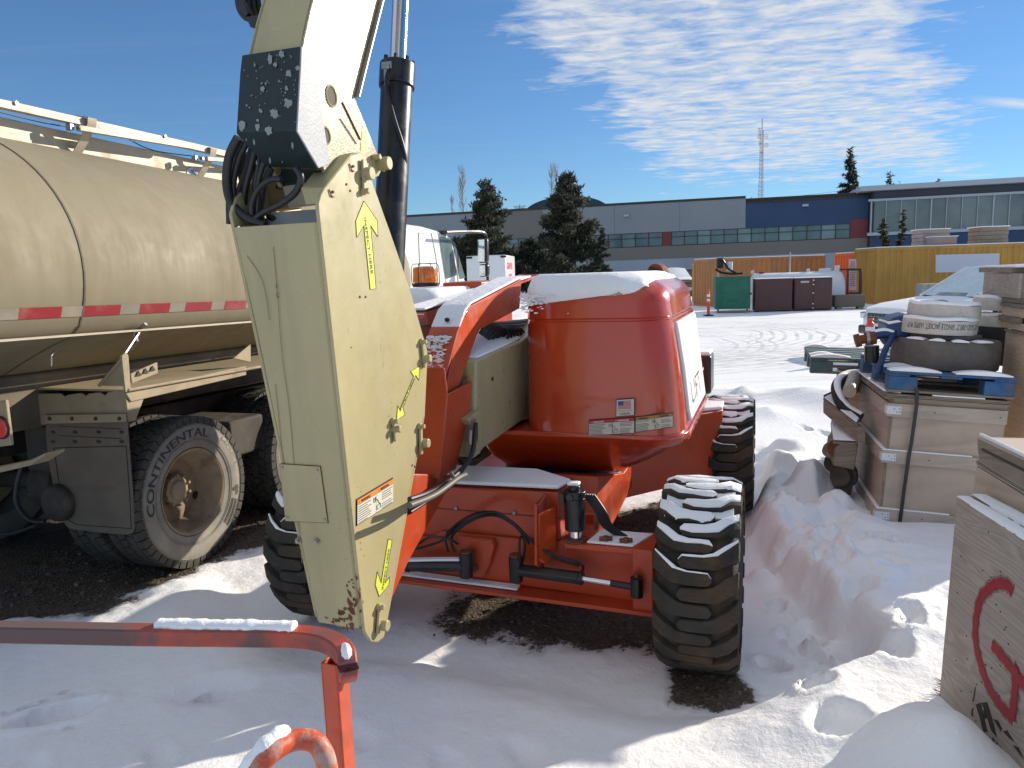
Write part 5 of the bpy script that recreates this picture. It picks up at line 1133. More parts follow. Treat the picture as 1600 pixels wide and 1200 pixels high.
for (x0, y0, x1, y1) in ((745, 373, 761, 410), (747, 413, 762, 432)):
    mb = MB(); mb.prism([T.lb(x0, y0, bM_), T.lb(x1, y0 - 1, bM_), T.lb(x1, y1, bM_), T.lb(x0 + 1, y1 + 1, bM_)], T.h * .10); mh = mb.build('mirror', blackp, mir, bev=.03, seg=3)
    mb = MB(); mb.prism([T.lb(x0 + 1.2, y0 + 1.5, bM_ - .004), T.lb(x1 - 4, y0 + 1, bM_ - .004), T.lb(x1 - 4, y1 - 1, bM_ - .004), T.lb(x0 + 1.5, y1 - 1, bM_ - .004)], T.h * .004); mb.build('mirror_glass', mirror_m, mh, bev=.01)
# ------------------------------------------------------------------ crates and stored goods on the right
def frame_at(o, az, lean=0.0, fl=0.0):
    k = Fr(o, az); u = (Vector((0, 0, 1)) + k.s * lean + k.h * fl).normalized()
    k.s = (k.s - u * k.s.dot(u)).normalized(); k.h = u.cross(k.s).normalized(); k.u = u; k.ax = (k.s, k.h, k.u); return k
K = frame_at(atZ(1372, 822, .16), radians(15.5), .062)
def Kz(x, y): return K.loc(K.lb(x, y, 0))[2]
KH = Kz(1394, 622); KW = .66; KD = 1.05
crate = thing('strapped_crate', 'large pale plywood crate with three battens and a black strap under the blue pallet', 'crate', K.o, -K.az)
MW[crate] = Matrix.Translation(K.o) @ Matrix.Rotation(-K.az, 4, 'Z')
mb = MB(); mb.prism([K.P(.012, 0, .10), K.P(KW, 0, .10), K.P(KW, 0, KH), K.P(.012, 0, KH)], K.h * .012); mb.build('front_panel', ply_c, crate, bev=.0015)
mb = MB(); mb.prism([K.P(0, .014, .10), K.P(0, KD, .10), K.P(0, KD, KH), K.P(0, .014, KH)], K.s * .012); mb.build('side_panel', ply_c, crate, bev=.0015)
mb = MB(); mb.prism([K.P(.014, KD, .10), K.P(KW, KD, .10), K.P(KW, KD, KH), K.P(.014, KD, KH)], -K.h * .012); mb.build('back_panel', ply_c, crate)
mb = MB(); boxf(mb, -.0015, .010, -.002, .012, .10, KH, K); mb.build('corner_post', oldwood, crate)
bands = [(Kz(1393, 629), Kz(1391, 650)), (Kz(1376, 702), Kz(1374, 721)), (Kz(1370, 793), Kz(1369, 812))]
for i, (z1b, z0b) in enumerate(bands):
    mb = MB(); boxf(mb, -.030, KW, -.024, -.002, z0b, z1b, K); f_ = mb.build('batten', plank_m, crate, bev=.002)
    mb = MB(); boxf(mb, -.030, -.003, .0, KD, z0b, z1b, K); mb.build('batten', plank_m, crate, bev=.002)
    if i:
        mb = MB(); boxf(mb, -.028, KW * (.75 if i == 1 else .62), -.022, -.002, z1b + .0005, z1b + .009, K); boxf(mb, -.028, -.002, .0, KD, z1b + .0005, z1b + .008, K); mb.build('snow_cover', snow, f_, bev=.003, kind='stuff')
    zc = (z0b + z1b) / 2; w2 = (z1b - z0b) * .30
    mb = MB(); boxf(mb, -.032, .055, -.0265, -.0245, zc - w2, zc + w2, K); boxf(mb, -.0325, -.0305, -.022, .035, zc - w2, zc + w2, K); cp = mb.build('corner_plate', whited, crate, bev=.001)
    for a_, z_ in ((.012, .3), (.03, -.4), (.045, .4), (.047, -.4)): mb = MB(); c = K.P(a_, -.027, zc + w2 * z_); mb.cyl(c, c - K.h * .0015, .0035, 8); mb.build('screw', ink, cp)
    mb = MB(); boxf(mb, -.0335, -.0305, KD - .05, KD + .01, zc - w2, zc + w2, K); mb.build('corner_plate', whited, crate, bev=.001)
    for a_ in (.25, .62, 1.0): mb = MB(); c = K.P(a_, -.0245, zc); mb.cyl(c, c - K.h * .002, .004, 8); mb.build('nail', ink, f_)
lt_ = KH
mb = MB()
for k in range(3): boxf(mb, -.055 + .006 * k, KW, -.045 + .005 * (k % 2), KD + .03, lt_ + .002 + .011 * k, lt_ + .011 + .011 * k, K)
lid = mb.build('lid', oldwood, crate, bev=.002, kind='stuff')
LT = lt_ + .034
for a0, b0 in ((.06, .12), (.06, KD - .2), (.5, .12), (.5, KD - .2)):
    mb = MB(); boxf(mb, a0, a0 + .1, b0 - .1, b0 + .1, -.06, .10, K); mb.build('foot', oldwood, crate, bev=.004)
mb = MB(); boxf(mb, -.05, .02, .08, KD, LT, LT + .012, K); mb.prism([K.P(-.05, .05, LT), K.P(.04, -.03, LT), K.P(.05, .3, LT), K.P(-.05, .35, LT)], K.u * .016); mb.build('snow_cover', snow, lid, bev=.006, kind='stuff')
mb = MB(); boxf(mb, .22, .52, -.04, -.02, LT, LT + .010, K); mb.build('snow_cover', snow, lid, bev=.004, kind='stuff')
mb = MB(); sp = [K.P(K.loc(K.lb(x, y, -.03))[0], b, K.loc(K.lb(x, y, -.03))[2]) for x, y, b in ((1432, 606, -.05), (1431, 632, -.050), (1424, 690, -.035), (1420, 712, -.034), (1412, 770, -.030), (1408, 800, -.034), (1405, 822, -.028))]
mb.tube(sp, .01, prof=[(-.011, -.0015), (.011, -.0015), (.011, .0015), (-.011, .0015)], up=K.h); mb.build('strap', hose_m, crate)
# pallets
def pallet(nm, lab, fr, wd, dp, m, m2, nb=3, hgt=.125, snowy=True, group=None):
    t = thing(nm, lab, 'pallet', fr.o, -fr.az); MW[t] = Matrix.Translation(fr.o) @ Matrix.Rotation(-fr.az, 4, 'Z')
    for i in range(nb):
        for j in range(3):
            a0 = i * (wd - .17) / (nb - 1); b0 = j * (dp - .11) / 2
            mb = MB(); boxf(mb, a0 + .002 * j, a0 + .17, b0 + .004 * i, b0 + .11, .016, hgt - .032, fr); mb.build('block', m, t, bev=.003)
    for i in range(3):
        b0 = i * (dp - .10) / 2; mb = MB(); boxf(mb, 0, wd, b0, b0 + .10, 0, .015, fr); mb.build('plank', oldwood, t, bev=.002)
    for i in range(3):
        a0 = i * (wd - .12) / 2; mb = MB(); boxf(mb, a0, a0 + .12, -.004, dp, hgt - .031, hgt - .017, fr); mb.build('plank', m2, t, bev=.002)
    for i in range(6):
        b0 = -.006 + i * (dp - .10) / 5; mb = MB(); boxf(mb, 0, wd, b0, b0 + .10, hgt - .016, hgt, fr); p = mb.build('plank', m2, t, bev=.002)
        if snowy and i in (0, 1, 5):
            mb = MB()
            for a0, a1 in ((.0, .30), (wd - .34, wd - .02)) if i == 0 else ((.0, .2),):
                n_ = 9; pr = [fr.P(a0 + (a1 - a0) * q / n_, b0 + .002, hgt + .002) for q in range(n_ + 1)]; mb.loft([[q, q + fr.u * (.004 + .024 * sin(pi * (i_ + .4) / (n_ + .8))), q + fr.u * (.004 + .022 * sin(pi * (i_ + .4) / (n_ + .8))) + fr.h * .085, q + fr.h * .094] for i_, q in enumerate(pr)])
            mb.build('snow_cover', snow, p, smooth=True, kind='stuff')
    return t
KP = frame_at(K.P(-.04, -.03, LT + .012), K.az, .062)
pallet('pallet', 'blue painted wooden pallet lying on the strapped crate', KP, .72, 1.0, blue_w, blue_w, nb=2, hgt=.135)
KP2 = frame_at(K.P(-.36, 1.22, LT - .06), K.az + .05, .03)
pallet('pallet', 'teal grey pallet sticking out behind the strapped crate', KP2, 1.0, .9, teal_w, teal_w, hgt=.13)
st_ = thing('cable_drum', 'old wooden drum under the teal pallet behind the crate', 'drum', K.P(.15, 1.7, 0))
mb = MB(); mb.cyl(K.P(.22, 1.7, -.1), K.P(.22, 1.7, LT - .07), .30, 20); mb.build('barrel', oldwood, st_, smooth=True)
# hose rolls on the blue pallet
PT = K.loc(KP.P(0, 0, .135))[2]
def roll(nm, lab, a, b, z, r, h_, m, par=None, rin=.10, snowt=True, coils=True, wob_=.012, group='rolled hoses stacked on the blue pallet', seed=1):
    t = thing(nm, lab, 'hose', K.P(a, b, z), 0, group); rg = random.Random(seed)
    ph = [rg.uniform(0, 6) for _ in range(4)]
    def rd(th, k=1): return r * k * (1 + wob_ * sin(2 * th + ph[0]) + wob_ * .8 * sin(3 * th + ph[1]))
    n_ = 56; prof = [(0, .94), (.02, .985), (.25, 1.0), (.75, 1.0), (.95, .985), (1.0, .96), (1.01, .90), (.97, .86), (1.0, .82), (.97, .76), (.99, .7), (.95, rin / r), (.05, rin / r)]
    rings = []
    for zf, k in prof: rings.append([K.P(a, b, z) + K.s * (rd(2 * pi * i / n_, k) * cos(2 * pi * i / n_)) + K.h * (rd(2 * pi * i / n_, k) * sin(2 * pi * i / n_)) + K.u * (h_ * zf + .004 * sin(3 * 2 * pi * i / n_ + ph[2]) * (zf > .5)) for i in range(n_)])
    mb = MB(); mb.loft(rings); bd = mb.build('hose_coil', m, t, smooth=True)
    if snowt:
        mb = MB(); rings = []
        for k, zo in ((.985, -.004), (.975, .010), (.93, .018), (.86, .014), (.80, -.002)) :
            rings.append([K.P(a, b, z + h_) + K.s * (rd(2 * pi * i / n_, k) * cos(2 * pi * i / n_)) + K.h * (rd(2 * pi * i / n_, k) * sin(2 * pi * i / n_)) + K.u * (zo + .004 * sin(5 * 2 * pi * i / n_ + ph[3])) for i in range(n_)])
        mb.loft(rings, cap=False); mb.build('snow_cover', snow, bd, smooth=True, kind='stuff')
    return t, bd, rd
def kab(x, y, b): q = K.loc(K.lb(x, y, b)); return q
def roll_px(xl, xr, ytop, ybot, b, **kw):
    """roll whose silhouette spans these columns when its middle stands b behind the crate front"""
    A = kab(xl, ybot, b); B = kab(xr, ybot, b); r = (B[0] - A[0]) / 2 * .985; a = (A[0] + B[0]) / 2
    zt_ = kab((xl + xr) / 2, ytop, b - r)[2]; zb = kab((xl + xr) / 2, ybot, b - r)[2]
    return a, r, zb, zt_
a, r, zb, zt_ = roll_px(1388, 1556, 534, 584, .42)
t_, bd, _ = roll('hose_roll', 'wide grey rubber hose roll lying flat on the blue pallet', a, .42, PT, r, zt_ - PT, canvas_g, rin=.14, snowt=False, seed=3)
mb = MB(); rg = random.Random(8)
for a0, a1 in ((-150, -128), (-122, -105), (-98, -80), (-72, -48)):
    pr = []
    for q in range(8):
        th = radians(a0 + (a1 - a0) * q / 7); p = K.P(a, .42, zt_) + K.s * r * .955 * cos(th) + K.h * r * .955 * sin(th); i_ = K.s * cos(th) + K.h * sin(th); h2 = .004 + .012 * sin(pi * (q + .3) / 7.6)
        pr.append([p + i_ * .012, p + i_ * .010 + K.u * h2, p - i_ * .05 + K.u * h2, p - i_ * .08])
    mb.loft(pr)
mb.build('snow_cover', snow, bd, smooth=True, kind='stuff')
zg = zt_
t_, bd, _ = roll('hose_roll', 'thin dark rubber hose coil between the grey roll and the lettered white roll', a - .02, .45, zg + .0, r * .74, .035, canvas_g, rin=.12, snowt=False, seed=5)
a2, r2, zb2, zt2_ = roll_px(1399, 1526, 500, 527, .42)
t_, bd, rd2 = roll('hose_roll', 'white canvas fire hose roll with upside-down black lettering', a2, .42, zg + .035, r2, max(.09, zt2_ - zg - .035), canvas, rin=.12, seed=6)
mb = MB(); txt = '1 1/2" G1021-200 2" SINGLE JACKET 165PSI W.P.'; vs, fs, wd = text_geo(txt); hh = .036; k_ = hh / .7
zc_ = zg + .035 + max(.09, zt2_ - zg - .035) * .60
ctr = K.P(a2, .42, 0); pv_ = []
for v in vs:
    th = radians(-32 - (150 - 32) * (v.x / wd)); rr2 = rd2(th % (2 * pi)) * 1.004
    pv_.append(K.P(a2, .42, 0) + (K.s * cos(th) + K.h * sin(th)) * rr2 + K.u * (zc_ + .014 - v.y * k_))
mb.add(pv_, fs); mb.build('lettering', ink, bd)
zt3 = zg + .035 + max(.09, zt2_ - zg - .035)
a3, r3, zb3, z3t = roll_px(1416, 1528, 477, 503, .44)
t_, bd, _ = roll('hose_roll', 'topmost white canvas hose roll ringed with snow around its open middle', a3, .44, zt3 + .004, r3, max(.085, z3t - zt3), canvas, rin=r3 * .62, seed=9, wob_=.02)
z4 = zt3 + max(.085, z3t - zt3)
mb = MB(); mb.lathe(K.P(a3 - .01, .46, z4 - .05), K.u, [(0, .05), (.05, .05), (.07, .042), (.078, .02), (.08, 0)], 20); mb.build('coupling', steel, t_, smooth=True)
mb = MB(); mb.tube([K.P(a3 + r3 * .62 * cos(t), .44 + r3 * .62 * sin(t), z4 - .03 + .006 * sin(3 * t)) for t in np.linspace(0, 2 * pi, 33)], .02, 8); mb.cyl(K.P(a3, .44, z4 - .06), K.P(a3, .44, z4 - .045), r3 * .62, 30); mb.build('snow_cover', snow, bd, smooth=True, kind='stuff')
for i, (x0, x1, y0, y1, lab) in enumerate(((1519, 1600, 466, 486, 'upper pale hose roll half hidden by the slatted box stack'), (1519, 1600, 494, 512, 'lower pale hose roll half hidden by the slatted box stack'))):
    a4, r4, zb_, zt4 = roll_px(x0, x1, y0, y1, .80); roll('hose_roll', lab, a4, .80, zb_, r4, (zt4 - zb_), canvas, rin=.1, seed=12 + i)
a5, r5, zb5, zt5 = roll_px(1505, 1625, 512, 545, .85); roll('hose_roll', 'dark rubber hose roll in the shade under the two pale rolls', a5, .85, PT, r5, zt5 - PT, rubber, rin=.1, snowt=False, seed=15)
# blue cans and fittings at the left end of the pallet
def cylthing(nm, lab, cat_, part, pts, m, seg=18, grp=None, bev=0):
    t = thing(nm, lab, cat_, pts[0][0], 0, grp); mb = MB()
    for A, B, r in pts: mb.cyl(A, B, r, seg)
    o_ = mb.build(part, m, t, smooth=True, bev=bev); return t, o_
def kp(x, y, b): return K.lb(x, y, b)
def tubething(nm, lab, cat_, part, pts, r, m, snow_=False):
    t = thing(nm, lab, cat_, pts[0]); mb = MB(); mb.tube(bez(pts), r, 14); o_ = mb.build(part, m, t, smooth=True)
    if snow_:
        mb = MB(); mb.tube([p + K.u * r * .75 for p in bez(pts)], r * .65, 10, taper=[.6] + [1] * (len(bez(pts)) - 2) + [.6]); mb.build('snow_cover', snow, o_, smooth=True, kind='stuff')
    return t
tubething('lay_flat_hose', 'blue flat hose bunched at the left of the grey roll', 'hose', 'hose', [kp(1372, 583, .15), kp(1378, 562, .15), kp(1384, 545, .2), kp(1392, 530, .3), kp(1400, 512, .4)], .020, blue_pl, False)
tubething('lay_flat_hose', 'blue hose end lying towards the pipe nozzle', 'hose', 'hose', [kp(1352, 532, .35), kp(1366, 525, .35), kp(1382, 522, .35), kp(1396, 526, .35)], .030, blue_pl, True)
t = thing('tarpaulin', 'dark blue folded cover under the topmost white hose roll', 'cover', kp(1400, 500, .5)); mb = MB(); mb.prism([kp(1384, 528, .35), kp(1386, 504, .35), kp(1398, 496, .35), kp(1422, 490, .35), kp(1424, 530, .35)], K.h * .3); mb.build('cloth', blue_pl, t, bev=.02, seg=3)
mb = MB(); mb.prism([kp(1386, 503, .34), kp(1404, 500, .34), kp(1410, 503, .34), kp(1388, 507, .34)], K.h * .3); mb.build('snow_cover', snow, t, bev=.006, kind='stuff')
t, o_ = cylthing('pipe_nozzle', 'rusty brown pipe nozzle pointing left off the pallet', 'nozzle', 'pipe', [(kp(1336, 533, .35), kp(1344, 531, .35), .046), (kp(1344, 531, .35), kp(1352, 529.5, .35), .032), (kp(1352, 529.5, .35), kp(1368, 527, .35), .046)], rust, 18)
mb = MB(); mb.cyl(kp(1353, 529, .35), kp(1358, 528.5, .35), .049, 18); mb.build('silver_band', steel, t, smooth=True)
cylthing('canister', 'black canister standing at the left edge of the pallet', 'canister', 'body', [(kp(1362, 566, .4), kp(1362, 540, .4), .048)], blackp, 20, bev=.004)
# heap of scrap at the left of the crate
t = thing('coiled_hose', 'thick black hose coil dusted with snow left of the strapped crate', 'hose', K.P(-.25, .7, .6)); mb = MB()
hp_ = [kp(1345, 655, .45), kp(1322, 640, .5), kp(1309, 618, .6), kp(1309, 600, .75), kp(1322, 590, .9), kp(1340, 588, .95)]
mb.tube(bez(hp_), .042, 14); o_ = mb.build('hose', rubber, t, smooth=True); mb = MB(); mb.tube([p + K.u * .030 for p in bez(hp_)], .026, 10); mb.build('snow_cover', snow, o_, smooth=True, kind='stuff')
t = thing('steel_pipe', 'short galvanised pipe lying against the crate corner', 'pipe', kp(1328, 605, .5)); mb = MB(); mb.lathe(kp(1327, 612, .45), (kp(1335, 588, .9) - kp(1327, 612, .45)), [(0, .034), (0, .046), (.45, .046), (.45, .034), (.02, .034)], 22); mb.build('tube', alu, t, smooth=True)
t = thing('tarpaulin', 'crumpled maroon tarpaulin behind the scrap heap', 'tarpaulin', kp(1310, 600, 1.1)); mb = MB()
rg = random.Random(3); gr2 = []
for i in range(7):
    gr2.append([kp(1288 + 9 * i + rg.uniform(-1, 1), 618 - 5 * i + 12 * k_ + rg.uniform(-2, 2) - 0, .85 + .14 * (i % 2) + .05 * k_) for k_ in range(3)])
mb.loft([r_ + [p + K.h * .03 for p in r_[::-1]] for r_ in gr2]); mb.build('cloth', mat('maroon_cloth', (.13, .05, .045), .8, vs=8, var=.3), t, smooth=True)
t = thing('timber_frame', 'weathered timber frame leaning below the coiled hose', 'frame', kp(1300, 660, .4))
mb = MB(); mb.prism([kp(1286, 627, .75), kp(1286, 645, .75), kp(1340, 692, .2), kp(1340, 668, .2)], K.s * .05); mb.build('beam', oldwood, t, bev=.004)
mb = MB(); mb.prism([kp(1286, 622, .80), kp(1340, 664, .2), kp(1345, 650, .5), kp(1305, 617, .95)], K.u * -.012); pl_ = mb.build('board', oldwood, t, bev=.003)
mb = MB(); mb.prism([kp(1288, 622, .78), kp(1338, 661, .22), kp(1342, 655, .3), kp(1298, 617, .9)], K.u * .012); mb.build('snow_cover', snow, pl_, bev=.005, kind='stuff')
t = thing('board', 'snow covered board jutting out of the scrap heap', 'board', kp(1310, 690, .4)); mb = MB(); mb.prism([kp(1298, 660, .8), kp(1302, 690, .3), kp(1340, 692, .3), kp(1340, 668, .6)], K.u * -.015); o_ = mb.build('panel', oldwood, t); mb = MB(); mb.prism([kp(1298, 659, .8), kp(1302, 688, .3), kp(1340, 690, .3), kp(1340, 667, .6)], K.u * .016); mb.build('snow_cover', snow, o_, bev=.006, kind='stuff')
for i, (x, y, b, r, ln_, m_, lab) in enumerate(((1294, 705, .4, .045, .10, steel, 'shiny pipe coupling poking out of the scrap heap'), (1305, 702, .35, .05, .05, rust, 'rusty flange beside the shiny coupling'), (1300, 725, .45, .06, .12, frame_d, 'dark valve body low in the scrap heap'), (1312, 745, .3, .07, .16, frame_d, 'dark pipe stub at the foot of the scrap heap'))):
    A = kp(x, y, b); cylthing('pipe_fitting', lab, 'pipe fitting', 'casting', [(A, A + K.s * ln_ * .5 + K.h * ln_, r), (A + K.s * ln_ * .2 + K.h * ln_ * .3, A + K.s * ln_ * .3 + K.h * ln_ * .45, r * 1.35)], m_, 16)
t = thing('wooden_box', 'dark weathered box under the snowy board left of the crate', 'box', kp(1320, 760, .3)); mb = MB(); mb.prism([kp(1313, 693, .3), kp(1342, 693, .3), kp(1335, 735, .3), kp(1302, 728, .3), kp(1306, 700, .3)], K.h * .4); mb.build('shell', oldwood, t, bev=.01)
mb = MB(); mb.prism([kp(1303, 728, .32), kp(1338, 734, .32), kp(1330, 775, .32), kp(1310, 770, .32)], K.h * .4); mb.build('base', frame_d, t, bev=.01)
# tall fresh plywood crate, slatted boxes on it; their long left sides face the yard
_c = atY(1550, 700, 5.03)
Q = frame_at((_c.x, _c.y, .15), radians(17.5), .03)
def q_(x, y, a=0): return Q.la(x, y, a)
def qz(x, y, a=0): return Q.loc(q_(x, y, a))[2]
def qb(x, y, a=0): return Q.loc(q_(x, y, a))[1]
Qt = qz(1568, 516)
tall = thing('plywood_crate', 'tall crate of fresh pinkish plywood with wavy grain at the right edge', 'crate', Q.o, -Q.az); MW[tall] = Matrix.Translation(Q.o) @ Matrix.Rotation(-Q.az, 4, 'Z')
mb = MB(); mb.prism([Q.P(0, 0, 0), Q.P(0, -.60, 0), Q.P(0, -.60, Qt), Q.P(0, 0, Qt)], Q.s * .014); mb.build('side_panel', ply_new, tall, bev=.0015)
for b in (-.016, -.5): mb = MB(); mb.prism([Q.P(.016, b, 0), Q.P(.32, b, 0), Q.P(.32, b, Qt), Q.P(.016, b, Qt)], Q.h * .014); mb.build('end_panel', ply_new, tall)
mb = MB(); boxf(mb, -.01, .33, -.61, .01, Qt + .001, Qt + .014, Q); mb.build('lid', oldwood, tall, bev=.002)
def qbox(a0, a1, x0, y0, ln, z0, z1, m, nm, par, bev=.002): b1 = qb(x0, y0); mb = MB(); boxf(mb, a0, a1, b1 - ln, b1, z0, z1, Q); return mb.build(nm, m, par, bev=bev)
sl = thing('slatted_box', 'slatted wooden box with pale planks standing on the tall plywood crate', 'box', Q.P(0, -.3, Qt + .016), -Q.az); MW[sl] = Matrix.Translation(Q.P(0, -.3, Qt + .016)) @ Matrix.Rotation(-Q.az, 4, 'Z')
zz_ = [qz(1556, y) for y in (513, 498, 490, 476, 470)]
zz_[0] = max(zz_[0], Qt + .018)
for i, (m_, a0, x0) in enumerate(((ply_new, .004, 1558), (oldwood, -.016, 1547), (ply_new, .004, 1558), (oldwood, -.010, 1553))):
    b1 = qb(x0, 495)
    if i % 2 == 0:
        for k in range(3): mb = MB(); boxf(mb, a0, a0 + .018, b1 - .2 * (k + 1) + .003, b1 - .2 * k, zz_[i] + .001, zz_[i + 1] - .001, Q); mb.build('plank', m_, sl, bev=.002)
    else: mb = MB(); boxf(mb, a0, a0 + .03, b1 - .62, b1, zz_[i] + .001, zz_[i + 1] - .001, Q); mb.build('plank', m_, sl, bev=.002)
for x, k in ((1550, 0), (1553, 2)):
    b1 = qb(x, 495); mb = MB(); boxf(mb, -.012, .003, b1 - .07, b1, zz_[k] + .001, zz_[k + 1] - .001, Q); mb.build('upright_plank', oldwood, sl, bev=.002)
mb = MB(); boxf(mb, .03, .3, -.45, -.02, zz_[0], zz_[4], Q); mb.build('inner_box', oldwood, sl)
ub = thing('plywood_box', 'grey weathered box stacked highest above the slatted box', 'box', Q.P(0, -.3, zz_[4]), -Q.az); MW[ub] = Matrix.Translation(Q.P(0, -.3, zz_[4])) @ Matrix.Rotation(-Q.az, 4, 'Z')
zu = [zz_[4] + .002, qz(1556, 462), qz(1556, 426), qz(1556, 418), qz(1556, 414.5)]
qbox(-.004, .3, 1551, 465, .6, zu[0], zu[1] - .002, oldwood, 'base_board', ub, .003)
b1 = qb(1536, 445, -.03)
for k in range(3): mb = MB(); boxf(mb, -.03, -.012, b1 - .25 * (k + 1) + .002, b1 - .25 * k, zu[1], zu[2] - .001, Q); mb.build('side_panel', ply_g, ub, bev=.003)
mb = MB(); boxf(mb, -.010, .3, b1 - .74, b1 - .004, zu[1] + .001, zu[2] - .002, Q); mb.build('inner_box', oldwood, ub)
lb_ = qbox(-.04, .33, 1539, 420, .7, zu[2] + .001, zu[3], oldwood, 'lid_board', ub, .003)
mb = MB(); b1 = qb(1546, 420); boxf(mb, -.034, .32, b1 - .66, b1, zu[3] + .001, zu[4], Q); mb.build('snow_cover', snow, lb_, bev=.004, kind='stuff')
# near board with the red letter
G = frame_at(atZ(1467, 1094, .21), radians(7.6), .028)
gp = thing('crate_wall', 'thick weathered plywood crate wall spray painted with a red letter G', 'panel', G.o, -G.az); MW[gp] = Matrix.Translation(G.o) @ Matrix.Rotation(-G.az, 4, 'Z')
Gt = G.loc(G.la(1491, 773, 0))[2]
def gpt(x, y, a=0): return G.la(x, y, a)
mb = MB(); mb.prism([G.P(0, 0, -.25), G.P(0, -1.9, -.25), G.P(0, -1.9, Gt), G.P(0, 0, Gt)], G.s * .05); g_o = mb.build('outer_sheet', ply_g, gp, bev=.002)
mb = MB(); mb.prism([G.P(.055, .01, -.25), G.P(.055, -1.9, -.25), G.P(.055, -1.9, Gt + .006), G.P(.055, .01, Gt + .006)], G.s * .05); mb.build('inner_sheet', oldwood, gp, bev=.003)
mb = MB(); rg = random.Random(6)
n_ = 60
def snowstrip(a0, a1, b0, b1, z, h_, gap=None):
    rings = []
    for i in range(n_ + 1):
        b = b0 + (b1 - b0) * i / n_; hh = h_ * (.7 + .45 * float(vnoise(np.array(b * 9.), np.array(a0 * 50.)))) * min(1, 6 * i / n_ + .25)
        rings.append([G.P(a0 - .003 * float(vnoise(np.array(b * 30.), np.array(3.))), b, z - .002), G.P(a0 + .004, b, z + hh * .7), G.P((a0 + a1) / 2, b, z + hh), G.P(a1 - .004, b, z + hh * .7), G.P(a1, b, z - .002)])
    mb.loft(rings)
snowstrip(.001, .046, .002, -1.85, Gt, .014); snowstrip(.056, .11, .012, -1.85, Gt + .004, .022)
mb.build('snow_cover', snow, g_o, smooth=True, kind='stuff')
mb = MB()
for _ in range(26):
    x = rg.uniform(1494, 1580); y = rg.uniform(800, 1150)
    if x < 1475 + (1100 - y) * .08: continue
    c = gpt(x, y); mb.cyl(c + G.s * .002, c - G.s * .0015, .003, 6)
mb.build('nail_hole', ink, g_o, kind='stuff')
def stroke(pts, w_, m, nm, off=.002):
    P_ = bez([gpt(x, y) - G.s * off for x, y in pts], 8); mb = MB(); rings = []
    for i, p in enumerate(P_):
        t = (P_[min(i + 1, len(P_) - 1)] - P_[max(i - 1, 0)]).normalized(); nn = t.cross(G.s).normalized(); ww = w_ * (1 + .12 * sin(i * 1.1)) * (.75 if i in (0, len(P_) - 1) else 1)
        rings.append([p - nn * ww / 2, p + nn * ww / 2, p + nn * ww / 2 + G.s * .0012, p - nn * ww / 2 + G.s * .0012])
    mb.loft(rings); return mb.build(nm, m, g_o)
# halo of overspray then the strokes
Gst = [[(1583, 925), (1574, 914), (1560, 912), (1546, 920), (1533, 935), (1526, 965), (1525, 1000), (1532, 1035), (1545, 1072), (1562, 1100), (1578, 1118), (1583, 1124)], [(1582, 1124), (1585, 1100), (1587, 1075), (1588, 1050), (1586, 1045)], [(1551, 1007), (1566, 1025), (1582, 1045), (1598, 1066), (1612, 1082)]]
hal = bpy.data.materials.new('overspray'); hal.use_nodes = True
_t = NT(hal.node_tree); _b = hal.node_tree.nodes['Principled BSDF']; _b.inputs['Base Color'].default_value = (.30, .03, .045, 1); _b.inputs['Roughness'].default_value = .8
_n = _t.noise(_t.n('ShaderNodeTexCoord').outputs['Object'], 420, 2, .6); hal.node_tree.links.new(_t.ramp(_n, (.50, 0.0), (.62, .6)), _b.inputs['Alpha'])
for i, s_ in enumerate(Gst):
    stroke(s_, .052, hal, 'overspray', .0015 + .0003 * i); stroke(s_, .034, spray, 'painted_stroke', .0026 + .0004 * i)
mb = MB(); rg = random.Random(5)
def gq(pts): mb.prism([gpt(*q) - G.s * .0016 for q in pts], G.s * .0012)
gq([(1525, 1101), (1533, 1098), (1537, 1118), (1543, 1143), (1537, 1144), (1531, 1120)]); gq([(1534, 1098), (1543, 1097), (1554, 1135), (1558, 1152), (1549, 1141), (1541, 1115)])
gq([(1537, 1110), (1540, 1107), (1542, 1122), (1538, 1124)]); gq([(1552, 1123), (1560, 1126), (1567, 1141), (1562, 1139)]); gq([(1568, 1143), (1574, 1141), (1585, 1159), (1577, 1153)]); gq([(1583, 1164), (1592, 1168), (1600, 1186), (1595, 1180)])
gq([(1524, 1074), (1525, 1073), (1522, 1096), (1520, 1096)]); gq([(1519, 1108), (1521, 1106), (1520, 1120), (1518, 1118)])
for k in range(9): x = 1551 + 5.4 * k; y = 1156 + 6.6 * k; gq([(x, y - 4), (x + 3, y - 1), (x + 4, y + 7), (x + 1, y + 4)])
mb.build('stencil_mark', mat('stencil_black', (.025, .022, .02), .8), g_o, kind='stuff')
mb = MB()
for _ in range(36):
    p = gpt(1466 + rg.uniform(-1, 6), rg.uniform(1062, 1092)); d_ = (-G.s * rg.uniform(.1, 1) + G.h * rg.uniform(.2, 1.2) + Vector((0, 0, rg.uniform(-.60, .5)))).normalized() * rg.uniform(.01, .035); mb.cyl(p + G.s * .01, p + d_, .0015, 4, r2=.0004)
mb.build('splinter', oldwood, g_o, kind='stuff')
